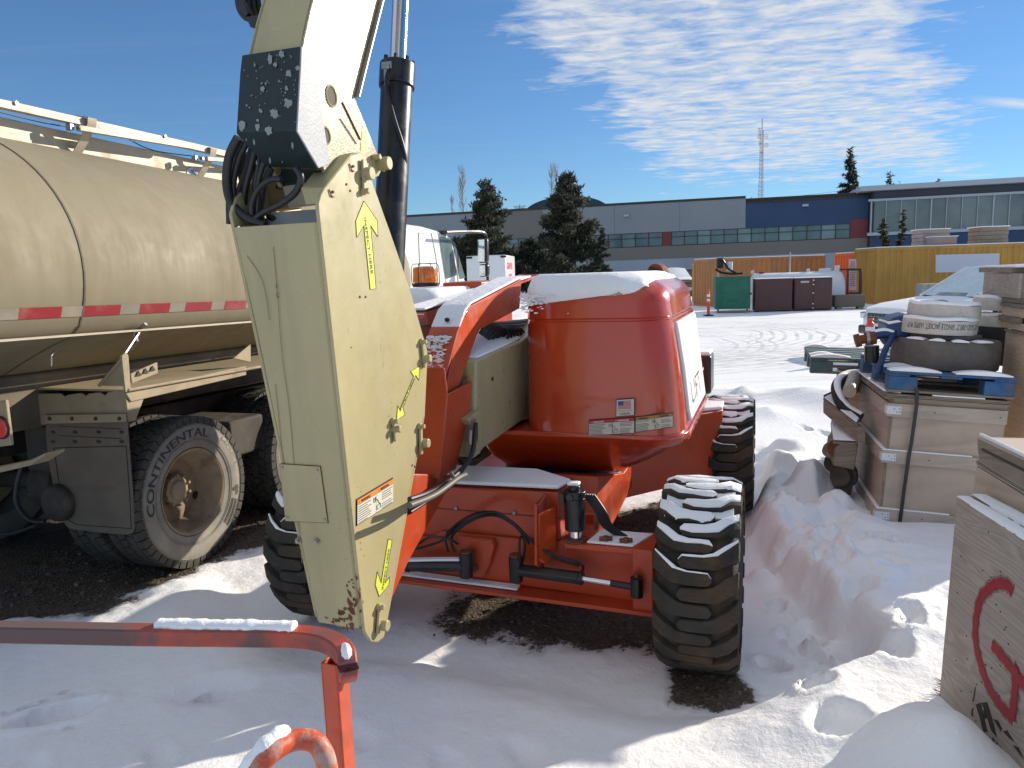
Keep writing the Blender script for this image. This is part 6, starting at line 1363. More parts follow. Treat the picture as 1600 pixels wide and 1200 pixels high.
# notched skid behind the panel
S = frame_at(atZ(1523, 850, .45), radians(8.5), .02)
S = frame_at(G.P(.135, .06, .32), radians(8.5), .02)
def sP(x, y, a=0): return S.la(x, y, a)
sk = thing('skid', 'weathered plywood skid with an arched notch and snow on its deck beside the tall crate', 'skid', S.o, -S.az); MW[sk] = Matrix.Translation(S.o) @ Matrix.Rotation(-S.az, 4, 'Z')
def slp(pts, th, m, nm, par=sk, bev=.002): mb = MB(); mb.prism([sP(*q) for q in pts], S.s * th); return mb.build(nm, m, par, bev=bev)
slp([(1527, 684), (1527, 698), (1530, 720), (1640, 790), (1640, 772), (1640, 755), (1640, 738)], .02, oldwood, 'side_board')
d1 = slp([(1528, 683), (1640, 737), (1640, 742), (1528, 688)], .35, plank_m, 'deck_board')
for k in range(3): slp([(1525 - k * .6, 717 + 3.2 * k), (1640, 787 + 3.4 * k), (1640, 789.6 + 3.4 * k), (1525 - k * .6, 719 + 3.2 * k)], .4, oldwood if k % 2 else plank_m, 'ply_layer')
slp([(1525, 728), (1640, 800), (1640, 860), (1612, 838), (1603, 816), (1588, 800), (1572, 790), (1564, 792), (1560, 802), (1556, 803), (1520, 776)], .03, ply_c, 'notched_runner')
slp([(1535, 700), (1640, 752), (1640, 757), (1535, 704)], -.004, frame_d, 'seam')
mb = MB(); mb.prism([sP(1530, 682, .005), sP(1640, 735, .005), sP(1640, 735, .34), sP(1530, 682, .30)], S.u * .018); mb.build('snow_cover', snow, d1, bev=.007, kind='stuff')
# ------------------------------------------------------------------ the yard beyond
def yfr(x, y, Yd, az):            # frame on the ground below pixel column x at distance Yd, face direction az of its depth
    p = atY(x, y, Yd); return Fr((p.x, p.y, 0), radians(az))
def Bz(fr, x, y, b=0): return fr.loc(fr.lb(x, y, b))
def bx(nm, lab, cat_, Yd, az, x0, x1, ytop, dep, m, z0=0, part='shell', group=None, bev=.02):
    fr = yfr(x0, 450, Yd, az); a1 = Bz(fr, x1, ytop)[0]; zt = Bz(fr, (x0 + x1) / 2, ytop)[2]
    t = thing(nm, lab, cat_, fr.o + fr.s * a1 / 2 + fr.h * dep / 2, -fr.az, group)
    mb = MB(); boxf(mb, 0, a1, 0, dep, z0, zt, fr); o_ = mb.build(part, m, t, bev=bev)
    return t, fr, a1, zt, o_
green = mat('bin_green', (.012, .14, .085), .5, vs=2, dirt=(.02, .08, .05), da=.5)
brown = mat('locker_brown', (.085, .035, .032), .55, vs=2)
yel_c = mat('container_yellow', (.50, .27, .05), .55, vs=1, var=.10, dirt=(.33, .19, .05), ds=1.2, da=.5, streak=True)
ora_c = mat('container_orange', (.50, .21, .07), .6, vs=1, var=.12, dirt=(.30, .16, .08), ds=1.5, da=.5, streak=True)
red_c = mat('container_red', (.60, .14, .03), .55, vs=1, var=.12)
def snowtop(fr, a0, a1, b0, b1, z, th, par, bev=.02):
    mb = MB(); boxf(mb, a0, a1, b0, b1, z, z + th, fr); mb.build('snow_cover', snow, par, bev=min(bev, th * .45), kind='stuff')
t, fr, a1, zt, o_ = bx('bin', 'green steel bin on castors beside the white tank', 'bin', 31.8, 12, 1118, 1173, 432, 1.3, green, .16)
for a in (.12, a1 - .12):
    mb = MB(); mb.cyl(fr.P(a - .03, .1, .075), fr.P(a + .03, .1, .075), .075, 14); mb.build('castor', blackp, t, smooth=True)
mb = MB(); boxf(mb, 0, a1, -.03, .0, zt - .06, zt + .01, fr); boxf(mb, 0, a1, -.02, 0, .16, .22, fr); mb.build('rim', green, t); mb = MB(); boxf(mb, .05, a1, .0, .08, .02, .10, fr); mb.build('skid_board', oldwood, t)
mb = MB(); mb.cyl(fr.P(a1 - .02, -.05, .8), fr.P(a1 + .05, -.05, .8), .04, 8); mb.build('latch', blackp, t)
t, fr, a1, zt, o_ = bx('site_locker', 'plain dark brown steel locker next to the green bin', 'locker', 31.6, 12, 1180, 1238.5, 435.5, 1.0, brown, .04); snowtop(fr, 0, a1, 0, 1, zt, .03, o_)
t, fr, a1, zt, o_ = bx('site_locker', 'dark brown steel locker with double doors and bolts down the middle', 'locker', 31.4, 12, 1241, 1301, 434, 1.0, brown, .04); snowtop(fr, 0, a1, 0, 1, zt, .03, o_)
for k in range(2): mb = MB(); boxf(mb, a1 / 2 * k + .03, a1 / 2 * (k + 1) - .012, -.025, -.002, .1, zt - .05, fr); mb.build('door', brown, t, bev=.006)
for z in (.12, .3, .75, 1.1, zt - .1): mb = MB(); mb.cyl(fr.P(a1 / 2, -.03, z), fr.P(a1 / 2, -.05, z), .03, 8); mb.build('bolt', whited, t)
mb = MB(); boxf(mb, .25, .58, -.03, -.026, zt - .2, zt - .12, fr); mb.build('label', greyp, t)
t, fr, a1, zt, o_ = bx('concrete_block', 'low grey brown block on feet right of the double door locker', 'block', 31.5, 12, 1305, 1352, 461, .6, mat('block_grey', (.16, .13, .10), .8, vs=1), .1)
for a in (.1, a1 - .25): mb = MB(); boxf(mb, a, a + .2, 0, .5, 0, .1, fr); mb.build('foot', oldwood, t)
# white storage tank
fr = yfr(1178, 450, 33.6, 10); zc = 1.0; rT = .86; x1_ = Bz(fr, 1324, 440)[0]
t = thing('storage_tank', 'long white cylindrical fuel tank lying behind the lockers', 'tank', fr.o + fr.s * x1_ / 2, -fr.az)
zt_t = Bz(fr, 1250, 425, .8)[2]; zc = zt_t - rT
mb = MB(); mb.lathe(fr.P(0, .86, zc), fr.s, [(0, .6), (.04, .78), (.14, rT), (x1_ - .22, rT), (x1_ - .07, .80), (x1_, .55), (x1_ + .02, .01)], 36); tb = mb.build('shell', mat('tank_white', (.72, .74, .76), .4, var=.03), t, smooth=True)
for x, w_, h_ in ((1178, .12, .14), (1267, .12, .14), (1287, .5, .13), (1312, .18, .24)):
    a = Bz(fr, x, 430)[0]; mb = MB(); boxf(mb, a, a + w_, .75, .95, zt_t - .03, zt_t + h_, fr); lg = mb.build('fitting', whited, t, bev=.03); 
mb = MB(); boxf(mb, Bz(fr, 1190, 430)[0], Bz(fr, 1198, 430)[0], .7, .9, zt_t, zt_t + .05, fr); mb.build('hatch', rust, t)
mb = MB(); mb.cyl(fr.P(Bz(fr, 1241, 430)[0], 1.0, zt_t - .05), fr.P(Bz(fr, 1241, 430)[0], 1.0, zt_t + .9), .03, 6); mb.build('vent_pipe', greyp, t)
mb = MB(); boxf(mb, x1_ * .1, x1_ * .1 + .3, .2, 1.5, 0, zc - .5, fr); boxf(mb, x1_ * .85, x1_ * .85 + .3, .2, 1.5, 0, zc - .5, fr); mb.build('saddle', greyp, t)
t2 = thing('fuel_pump', 'small pump with drooping hoses on the left end of the white tank', 'pump', fr.P(-.2, .6, zt_t)); mb = MB(); 
c = atY(1140, 416, 33.6)
mb.cyl(c - Vector((0, 0, .22)), c + Vector((0, 0, .2)), .13, 12); mb.build('motor', whited, t2, smooth=True)
mb = MB(); mb.tube(bez([atY(1122, 418, 33.5), atY(1127, 405, 33.5), atY(1133, 412, 33.5), atY(1138, 420, 33.5), atY(1150, 426, 33.5)]), .05, 6); mb.tube(bez([atY(1118, 421, 33.5), atY(1128, 426, 33.5), atY(1145, 428, 33.5), atY(1160, 427, 33.5)]), .05, 6); mb.box(atY(1125, 411, 33.6), (.25, .2, .45)); mb.build('hose', hose_m, t2, smooth=True)
mb = MB(); mb.cyl(atY(1122, 425, 33.55), Vector((atY(1122, 425, 33.55).x, 33.55, 0)), .04, 6); mb.build('stand', greyp, t2)
# containers
def container(lab, corner, az, ln, wd_, ht, m, mside=None, doors=False, group='shipping containers in the yard', pitch=.28):
    fr = Fr(corner, radians(az)); t = thing('shipping_container', lab, 'container', fr.P(ln / 2, wd_ / 2, 0), -fr.az, group)
    def corr(a_of, n_, mm, nm):
        mb = MB(); pts = []
        for k in range(n_):
            for u_, d_ in ((0, 0), (.35, 0), (.5, .04), (.85, .04)): pts.append((k + u_, d_))
        pts.append((n_, 0))
        mb.loft([[a_of(u_ / n_, d_, .16), a_of(u_ / n_, d_, ht - .12), a_of(u_ / n_, .06, ht - .12), a_of(u_ / n_, .06, .16)] for u_, d_ in pts]); return mb.build(nm, mm, t)
    corr(lambda u_, d_, z: fr.P(.1 + u_ * (ln - .2), d_ + .01, z), int(ln / pitch), m, 'side_wall')
    corr(lambda u_, d_, z: fr.P(d_ + .01, .1 + u_ * (wd_ - .2), z), int(wd_ / pitch), mside or m, 'end_wall')
    corr(lambda u_, d_, z: fr.P(ln - .01 - d_, .1 + u_ * (wd_ - .2), z), int(wd_ / pitch), mside or m, 'end_wall')
    mb = MB()
    for a in (0, ln - .12):
        for b in (0, wd_ - .12): boxf(mb, a, a + .12, b, b + .12, 0, ht, fr)
    boxf(mb, .12, ln - .12, 0, .08, 0, .16, fr); boxf(mb, .12, ln - .12, 0, .08, ht - .12, ht, fr); boxf(mb, 0, .08, .12, wd_ - .12, 0, .16, fr); boxf(mb, 0, .08, .12, wd_ - .12, ht - .12, ht, fr); boxf(mb, ln - .08, ln, .12, wd_ - .12, ht - .12, ht, fr); boxf(mb, ln - .08, ln, .12, wd_ - .12, 0, .16, fr)
    mb.build('frame', m, t)
    mb = MB(); boxf(mb, .08, ln - .08, .06, wd_, ht - .06, ht - .03, fr); rf = mb.build('roof', m, t); snowtop(fr, .04, ln - .04, .03, wd_, ht + .001, .05, rf)
    return t, fr
cA = atY(1119, 450, 36.8); cB = atY(1328, 450, 35.4)
container('long orange brown container standing behind the white tank', (cA.x, cA.y, -.05), 90 - math.degrees(atan2(-(cB.y - cA.y), cB.x - cA.x)) - 90, (Vector((cB.x, cB.y, 0)) - Vector((cA.x, cA.y, 0))).length, 2.4, Bz(yfr(1119, 450, 36.8, 0), 1130, 403)[2] + .02, ora_c)
cA = atY(1100, 450, 38.5); container('end of a yellow container left of the orange brown one', (cA.x, cA.y, 0), 8, .85, 6.0, 1.9 + .25, yel_c)
cA = atY(1368, 450, 34.6); ty_, fy = container('long mustard yellow container with a blank white sign board', (cA.x, cA.y, 0), 2, 12.2, 2.44, 2.59, yel_c)
mb = MB(); q0, q1_, q2_, q3_ = (fy.lb(*q, -.03) for q in ((1462, 398), (1562, 395.5), (1561, 424), (1462, 426))); mb.prism([q0, q1_, q2_, q3_], fy.h * .03); mb.build('sign_board', mat('sign_blue_white', (.55, .58, .66), .5, var=.02), ty_)
cA = atY(1340, 450, 37.5); container('bright orange container end catching the sun behind the mustard one', (cA.x, cA.y, 0), -4, 1.0, 2.4, 2.45, red_c)
rk = thing('rack', 'open steel rack with a pale notice panel right of the white tank', 'rack', atY(1330, 470, 33)); mb = MB()
A = [atY(x, y, 33.0) for x, y in ((1325, 421), (1345, 421), (1345, 458), (1325, 458))]
for i, j in ((0, 1), (1, 2), (2, 3)): mb.cyl(A[i], A[j], .045, 6)
A2 = [p + Vector((.25, 1.4, 0)) for p in A]
for i in range(2): mb.cyl(A[i], A2[i], .04, 6)
mb.cyl(atY(1325, 421, 33), Vector((A[0].x, 33, 0)), .045, 6); mb.cyl(atY(1344, 421, 33), Vector((A[1].x, 33, 0)), .045, 6); mb.build('frame', frame_d, rk)
mb = MB(); np0 = [atY(x, y, 33.8) for x, y in ((1327, 405), (1338, 405), (1338, 453), (1327, 453))]; mb.prism(np0, (0, .05, 0)); pn = mb.build('notice_panel', mat('pink_panel', (.62, .48, .45), .6), rk)
mb = MB()
for k in range(12): y = 409 + 3.4 * k; mb.box(atY(1332.5, y, 33.78), (.2 + .03 * (k % 3), .01, .03))
mb.build('print_line', mat('red_print', (.45, .12, .1), .7), pn, kind='stuff')
# pale concrete barrier in front of the yellow container
t, fr, a1, zt, o_ = bx('concrete_barrier', 'grey concrete block in front of the mustard container', 'block', 30.5, 5, 1441, 1560, 442, .6, concrete, 0); mb = MB(); boxf(mb, .25, .42, -.05, -.002, 0, zt, fr); mb.build('buttress', concrete, t, bev=.02)
# crates on the container roof
for x0, x1, y0, y1, lab, dz in ((1441, 1483, 359, 385, 'grey wooden crate on the container roof left of the other', 0), (1531, 1575, 355, 384, 'dark slatted crate on the container roof further right', 0)):
    A = atY(x0, y1, 36.0); B = atY(x1, y1, 36.0); zt = atY(x0, y0, 36.0).z; t = thing('roof_crate', lab, 'crate', (A.x, A.y, 2.65))
    n_ = 4
    for k in range(n_):
        mb = MB(); mb.box(((A.x + B.x) / 2, 36.5, 2.66 + (zt - 2.66) * (k + .5) / n_), (B.x - A.x - .05 * (k % 2), 1.0, (zt - 2.66) / n_ - .01)); mb.build('plank', oldwood if x0 > 1500 else ply_g, t, bev=.01)
    mb = MB(); mb.box(((A.x + B.x) / 2, 36.5, zt + .02), (B.x - A.x + .1, 1.05, .04)); mb.build('snow_cover', snow, t, bev=.01, kind='stuff')
t = thing('roof_crate', 'low pale box with a flat lid in front of the left roof crate', 'crate', atY(1470, 384, 35.4)); mb = MB(); A = atY(1456, 384, 35.2); B = atY(1494, 384, 35.2); mb.box(((A.x + B.x) / 2, 35.4, 2.85), (B.x - A.x, .5, .35)); mb.build('body', mat('pinkish_wood', (.34, .26, .23), .7), t, bev=.01); mb = MB(); mb.box(((A.x + B.x) / 2, 35.4, 3.04), (B.x - A.x + .08, .6, .03)); mb.build('lid', snow, t)
# delineator posts
def post_(x, ytop, Yd, lab, sc_=1):
    p = atY(x, ytop, Yd); b = Vector((p.x, p.y, 0)); h_ = p.z
    t = thing('delineator_post', lab, 'traffic post', b, 0, 'orange delineator posts'); orp = mat('delineator_orange', (.75, .07, .04), .5, var=.05)
    mb = MB(); mb.lathe(b + Vector((0, 0, .03)), (0, 0, 1), [(0, .06 * sc_), (h_ * .86, .052 * sc_), (h_ * .90, .03 * sc_), (h_ * .94, .03 * sc_), (h_ * .95, .045 * sc_), (h_ - .03, .04 * sc_)], 18); mb.build('tube', orp, t, smooth=True)
    for f0 in (.55, .72): mb = MB(); mb.cyl(b + Vector((0, 0, h_ * f0)), b + Vector((0, 0, h_ * f0 + h_ * .09)), .0625 * sc_, 18); mb.build('reflective_band', white_i, t, smooth=True)
    mb = MB(); mb.box(b + Vector((0, 0, .02)), (.36, .36, .04)); mb.build('base', blackp, t, bev=.01)
post_(1107, 452, 30.3, 'orange delineator post with pale bands standing left of the green bin')
post_(1360, 498, 14.5, 'orange delineator post top showing behind the teal pallet', 1.35)
# vehicles
def wheels(t, fr, spots, r, w_):
    for a, b in spots:
        mb = MB(); mb.lathe(fr.P(a, b, r), fr.s, [(-w_, r * .6), (-w_, r * .92), (-w_ * .8, r), (w_ * .8, r), (w_, r * .92), (w_, r * .6)], 28); wh = mb.build('wheel', tread_m, t, smooth=True)
        mb = MB(); mb.lathe(fr.P(a, b, r), fr.s, [(-w_ * 1.02, .02), (-w_ * 1.02, r * .6), (w_ * 1.02, r * .6), (w_ * 1.02, .02)], 20); mb.build('rim', steel, wh, smooth=True)
def section_body(fr, prof, half, tuck=.12):
    """prof: list of (b, z_top, z_bottom, half width) along the length"""
    rings = []
    for b, zt_, zb_, hw in prof:
        rings.append([fr.P(-hw * .92, b, zb_), fr.P(-hw, b, zb_ + .2 * (zt_ - zb_)), fr.P(-hw, b, zb_ + .7 * (zt_ - zb_)), fr.P(-hw * (1 - tuck), b, zt_ - .03), fr.P(-hw * .5, b, zt_), fr.P(hw * .5, b, zt_), fr.P(hw * (1 - tuck), b, zt_ - .03), fr.P(hw, b, zb_ + .7 * (zt_ - zb_)), fr.P(hw, b, zb_ + .2 * (zt_ - zb_)), fr.P(hw * .92, b, zb_)])
    return rings
# white sport utility vehicle, nose to the left and towards us
p = atY(1377, 500, 14.6); V = Fr((p.x + .55, p.y + .95, 0), radians(84))
zh = V.loc(V.lb(1460, 464, 1.0))[2]
suv = thing('parked_car', 'white car with snow on its bonnet half hidden behind the hose rolls', 'car', V.P(0, 2.3, 0), -V.az)
hoodz = 1.13
mb = MB(); mb.loft(section_body(V, [(0, .88, .42, .78), (.10, .95, .32, .93), (.45, 1.03, .28, .97), (1.3, hoodz, .28, .98), (1.6, hoodz + .02, .28, .98), (4.3, 1.12, .28, .98), (4.75, 1.05, .35, .9)], .98)); cb = mb.build('body', white_p, suv, smooth=True, ang=60)
mb = MB(); mb.loft(section_body(V, [(1.40, hoodz + .02, hoodz - .05, .88), (2.35, 1.74, hoodz - .05, .76), (3.9, 1.76, hoodz - .05, .75), (4.6, 1.1, hoodz - .05, .88)], .9)); mb.build('cabin', glass2, suv, smooth=True)
mb = MB(); mb.loft(section_body(V, [(2.33, 1.77, 1.71, .73), (3.95, 1.79, 1.72, .72)], .9)); mb.build('roof', white_p, suv)
for s_ in (-1, 1): mb = MB(); mb.tube([V.P(s_ * .86, 1.38, hoodz + .02), V.P(s_ * .72, 2.35, 1.74)], .035, 6); mb.build('windscreen_pillar', white_p, suv, smooth=True)
mb = MB(); mb.loft([[V.P(-.85, 1.43, hoodz + .035), V.P(.85, 1.43, hoodz + .035), V.P(.85, 1.46, hoodz + .05), V.P(-.85, 1.46, hoodz + .05)], [V.P(-.70, 2.30, 1.735), V.P(.70, 2.30, 1.735), V.P(.70, 2.33, 1.75), V.P(-.70, 2.33, 1.75)]]); mb.build('windscreen_snow', mat('frosted_glass', (.55, .66, .70), .3), suv)
mb = MB(); boxf(mb, -.62, .62, -.02, .05, .62, .84, V); gr_o = mb.build('grille', blackp, suv, bev=.02)
for k in range(9):
    mb = MB(); boxf(mb, -.58 + .13 * k, -.57 + .13 * k, -.03, -.02, .63, .83, V); mb.build('grille_bar', steel, gr_o)
for k in range(2): mb = MB(); boxf(mb, -.60, .60, -.034, -.03, .69 + .07 * k, .70 + .07 * k, V); mb.build('grille_bar', steel, gr_o)
mb = MB(); boxf(mb, -.95, .95, -.03, .12, .36, .56, V); mb.build('bumper', blackp, suv, bev=.05, seg=3)
for s_ in (-1, 1): mb = MB(); boxf(mb, *(sorted((s_ * .64, s_ * .93))), .0, .2, .70, .85, V); mb.build('headlight', mirror_m, suv, bev=.03)
mb = MB(); mb.loft(section_body(V, [(.08, .965, .90, .80), (.45, 1.05, .98, .86), (1.3, hoodz + .03, hoodz - .05, .86), (1.42, hoodz + .035, hoodz, .86)], .9)); mb.build('snow_cover', snow, cb, smooth=True, kind='stuff')
wheels(suv, V, ((-.88, .85), (.88, .85), (-.88, 3.75), (.88, 3.75)), .36, .12)
# pickup far off, nose towards us
p = atY(1066, 463, 52); V = Fr((p.x, p.y, 0), radians(2))
pu = thing('pickup_truck', 'distant pickup facing the camera with snow over bonnet and windscreen', 'pickup', V.P(0, 2.7, 0), -V.az); dk = mat('dark_blue_paint', (.05, .06, .08), .3)
mb = MB(); mb.loft(section_body(V, [(0, 1.15, .45, .98), (.3, 1.25, .4, 1.0), (1.4, 1.32, .4, 1.0), (5.6, 1.3, .45, 1.0)], 1)); pb2 = mb.build('body', dk, pu, smooth=True)
mb = MB(); mb.loft(section_body(V, [(1.4, 1.34, 1.2, .9), (2.2, 1.95, 1.2, .78), (3.6, 1.95, 1.2, .78), (3.9, 1.34, 1.2, .9)], 1)); mb.build('cabin', glass2, pu)
mb = MB(); mb.loft(section_body(V, [(.1, 1.25, 1.12, .86), (1.4, 1.42, 1.3, .88), (2.2, 2.03, 1.9, .62), (3.4, 2.06, 1.96, .5)], 1, .2)); mb.build('snow_cover', snow, pb2, smooth=True, kind='stuff')
mb = MB(); boxf(mb, -.7, .7, -.04, 0, .75, 1.1, V); g3 = mb.build('grille', chrome, pu, bev=.02)
for k in range(3): mb = MB(); boxf(mb, -.6, .6, -.06, -.041, .79 + .1 * k, .84 + .1 * k, V); mb.build('grille_slot', ink, g3)
for s_ in (-1, 1): mb = MB(); boxf(mb, *(sorted((s_ * .72, s_ * .97))), -.03, .1, .85, 1.1, V); mb.build('headlight', whited, pu, bev=.03)
mb = MB(); boxf(mb, -1.0, 1.0, -.12, .05, .45, .68, V); mb.build('bumper', greyp, pu, bev=.03)
wheels(pu, V, ((-.85, .9), (.85, .9), (-.85, 4.5), (.85, 4.5)), .4, .13)
# further dark vehicle beside it
p = atY(1085, 463, 57); V = Fr((p.x, p.y, 0), radians(8)); t = thing('parked_van', 'dark van parked in the building shade behind the pickup', 'van', V.P(0, 2.3, 0), -V.az)
mb = MB(); mb.loft(section_body(V, [(0, 1.0, .4, .9), (.8, 1.2, .3, .95), (1.2, 1.9, .3, .9), (4.6, 1.95, .35, .9)], 1)); mb.build('body', dk, t, smooth=True); mb = MB(); boxf(mb, -.7, .7, .82, 1.0, 1.3, 1.75, V); mb.build('windscreen', glass2, t); wheels(t, V, ((-.85, .9), (.85, .9)), .35, .12)
# white box truck
p = atY(730, 445, 33); V = Fr((p.x, p.y, 0), radians(8)); a1 = Bz(V, 789, 400)[0]; zt = Bz(V, 760, 399)[2]
bt = thing('box_truck', 'white box truck body with red lettering behind the tank truck mirror', 'truck', V.P(a1 / 2, 2, 0), -V.az); dB = 3.2
zl = Bz(V, 731, 402)[2]
mb = MB(); boxf(mb, 0, a1, 0, dB, .9, zt, V); bo = mb.build('box_body', white_p, bt, bev=.04)
e_ = V.P(a1 + .01, .45, zt - .75)
mb = MB(); text_on(mb, 'GRAPHX', V.P(a1 + .002, .5, zt - .62), V.P(a1 + .002, 2.3, zt - .62), .30, V.s, .004, .02); text_on(mb, 'GROUP', V.P(a1 + .002, 1.0, zt - .95), V.P(a1 + .002, 2.0, zt - .95), .12, V.s, .004, .02); mb.build('lettering', decal_r, bo)
mb = MB()
for a in (.02, a1 - .2): boxf(mb, a, a + .25, -.03, .0, zt - .12, zt - .03, V)
mb.build('marker_lamp', blackp, bo); mb = MB(); boxf(mb, .3, a1 - .3, 0, dB, .55, .9, V); mb.build('chassis_rail', frame_d, bt); wheels(bt, V, ((.15, 1.0), (a1 - .15, 1.0)), .45, .14)
# ---- buildings
A = atY(640, 420, 90); B = atY(1165, 420, 80); dAB = Vector((B.x - A.x, B.y - A.y, 0))
N = Fr((A.x, A.y, 0), atan2(-(B.y - A.y), B.x - A.x)); N.s = dAB.normalized(); N.h = Vector((0, 0, 1)).cross(N.s); N.ax = (N.s, N.h, N.u)
def nl(x, y, b=0): return N.loc(N.lb(x, y, b))
bld = thing('office_building', 'long grey and navy two storey office block across the far side of the yard', 'building', N.P(25, 8, 0), -atan2(-N.s.y, N.s.x) * 0)
gw = mat('wall_grey', (.27, .29, .305), .7, vs=.3, var=.04); tw_ = mat('wall_taupe', (.20, .18, .152), .7, vs=.3, var=.04); nv = mat('wall_navy', (.025, .06, .14), .6, vs=.3); rd_ = mat('wall_red', (.20, .035, .04), .6); pal = mat('wall_pale', (.34, .38, .42), .7, vs=.3)
zR = nl(1160, 310)[2]; zW1 = nl(1150, 357)[2]; zW0 = nl(1150, 380)[2]; zT0 = nl(1150, 400)[2]
aL = nl(500, 400)[0]; aM = nl(1165, 330)[0]; aE = nl(1357, 330)[0]; aT0 = nl(786, 350)[0]; aT1 = nl(848, 350)[0]
def wal(a0, a1, z0, z1, m, nm='wall', b0=0, b1=.4): mb = MB(); boxf(mb, a0, a1, b0, b1, z0, z1, N); return mb.build(nm, m, bld)
wal(aL, aT0, zW1, zR, gw); wal(aT0 + .01, aT1, zW1, zR, tw_, b0=-.02); wal(aT1 + .01, aM, zW1, zR, gw)
zN = nl(1300, 311)[2]
wal(aM + .01, aE, zW1, zN, nv, b0=.02)
wal(aL, aE, zT0, zW0, tw_, b0=-.03); wal(aL, aE, -.2, zT0 - .01, pal)
wal(aL, aM, zR + .01, zR + .25, frame_d, 'parapet_cap', -.06, .5); wal(aM + .02, aE, zN + .01, zN + .2, frame_d, 'parapet_cap', -.04, .5)
mb = MB(); boxf(mb, aL, aE, .5, 20, zT0, zR - .3, N); boxf(mb, aL, aE, .41, .5, 0, zR, N); mb.build('roof', frame_d, bld)
mb = MB(); boxf(mb, aL, aE, .25, .38, zW0, zW1, N); mb.build('window_back', frame_d, bld)
pane = MB(); ax0 = [700 + 19.6 * k for k in range(14)]
xs = [nl(x, 370)[0] for x in (974, 977)]
def panes(xa, xb, n_):
    a0 = nl(xa, 372)[0]; a1 = nl(xb, 372)[0]; w_ = (a1 - a0) / n_
    fm = MB()
    for k in range(n_ + 1): boxf(fm, a0 + k * w_ - .04, a0 + k * w_ + .04, .03, .2, zW0, zW1, N)
    boxf(fm, a0, a1, .02, .19, zW0, zW0 + .08, N); boxf(fm, a0, a1, .02, .19, zW0 + (zW1 - zW0) * .60, zW0 + (zW1 - zW0) * .60 + .06, N); boxf(fm, a0, a1, .02, .19, zW1 - .06, zW1, N)
    f = fm.build('window_frame', frame_d, bld)
    gm = [glass_t, glass_t2]
    for k in range(n_):
        for z0, z1 in ((zW0 + .08, zW0 + (zW1 - zW0) * .60), (zW0 + (zW1 - zW0) * .60 + .06, zW1 - .06)):
            mb = MB(); boxf(mb, a0 + k * w_ + .04, a0 + (k + 1) * w_ - .04, .10, .13, z0, z1, N); mb.build('pane', gm[(k * 7 + int(z0 * 3)) % 3 == 0], f)
glass_t = mat('teal_glass', (.10, .16, .17), .12, spec=.6, var=.25, vs=.4); glass_t2 = mat('teal_glass_pale', (.17, .24, .25), .12, spec=.6, var=.25, vs=.4)
panes(640, 1035, 20); panes(1049, 1328, 13)
wal(nl(1035.5, 372)[0], nl(1048.5, 372)[0], zW0 + .01, zW1 - .01, rd_, 'red_panel', -.01, .25); wal(nl(1328.5, 360)[0], aE - .02, zW0 + .01, zW1 + .35, rd_, 'red_panel', -.05, .25)
for x, y in ((979, 337), (1258, 321)):
    c = nl(x, y); mb = MB(); boxf(mb, c[0] - .3, c[0] + .3, -.35, -.03, c[2] - .12, c[2] + .12, N); mb.build('wall_lamp', greyp, bld, bev=.03)
for x in (860, 960, 1062): 
    mb = MB(); a = nl(x, 340)[0]; boxf(mb, a - .012, a + .012, -.008, .0, zW1, zR, N); mb.build('panel_joint', frame_d, bld)
dm = thing('domed_roof', 'dark teal curved roof rising above the long grey block', 'roof', N.P(nl(885, 320)[0], 14, zR)); mb = MB()
a0, zc0 = nl(818, 329, 12)[0], nl(818, 329, 12)[2]; a1 = nl(952, 322, 12)[0]; zp = nl(885, 305, 12)[2]; cx = (a0 + a1) / 2; hw = (a1 - a0) / 2; hh = zp - zc0 + .3
mb.prism([N.P(cx + hw * cos(t), 12, zc0 - .6 + hh * sin(t) * 1.1) for t in np.linspace(0, pi, 25)], N.h * 9); mb.build('vault', mat('dome_teal', (.02, .07, .09), .5, vs=.5), dm, smooth=True)
# right hand building
Rr = Fr.__new__(Fr); Rr.o = N.P(aE + .05, -1.0, 0); Rr.s, Rr.h, Rr.u = N.s, N.h, N.u; Rr.az = 0; Rr.ax = N.ax
def rl(x, y, b=0): return Rr.loc(Rr.lb(x, y, b))
rb_ = thing('glazed_building', 'dark building with a tall band of windows and white flat roof edge at the right', 'building', Rr.P(14, 8, 0))
zr0 = rl(1400, 298)[2]; zg1 = rl(1400, 313)[2]; zg0 = rl(1400, 362)[2]
def rw(a0, a1, b0, b1, z0, z1, m, nm='wall', bev=0): mb = MB(); boxf(mb, a0, a1, b0, b1, z0, z1, Rr); return mb.build(nm, m, rb_, bev=bev)
wht_f = mat('fascia_white', (.42, .46, .50), .5, var=.03); dkp = mat('panel_charcoal', (.05, .055, .075), .6, vs=.4)
RL = 34
rw(0, RL, 0, .4, zg1 + .25, zr0 - .02, dkp, 'upper_wall'); rw(0, RL, 0, 16, zr0 + .0, zr0 + .05, dkp, 'roof')
rw(-1.2, RL, -.9, 16, zr0 + .06, zr0 + .55, wht_f, 'roof_fascia'); rw(-.3, RL, -.25, .0, zg1, zg1 + .22, wht_f, 'window_head'); rw(-.3, RL, -.25, 0, zg0 - .3, zg0, wht_f, 'window_sill')
rw(0, RL, .01, .4, 2.0, zg0 - .31, nv, 'lower_wall'); rw(0, RL, .02, .4, -.2, 1.99, tw_, 'base_wall'); rw(0, .3, 0, 16, 0, zr0 - .02, dkp, 'side_wall'); rw(0, RL, 1.4, 1.6, zg0 - .3, zg1, mat('inner_wall', (.18, .19, .19), .8, vs=.5, var=.3), 'inner_wall')
fm = MB(); pw_ = rl(1381, 330)[0] - rl(1358, 330)[0]; n_ = int(RL / pw_)
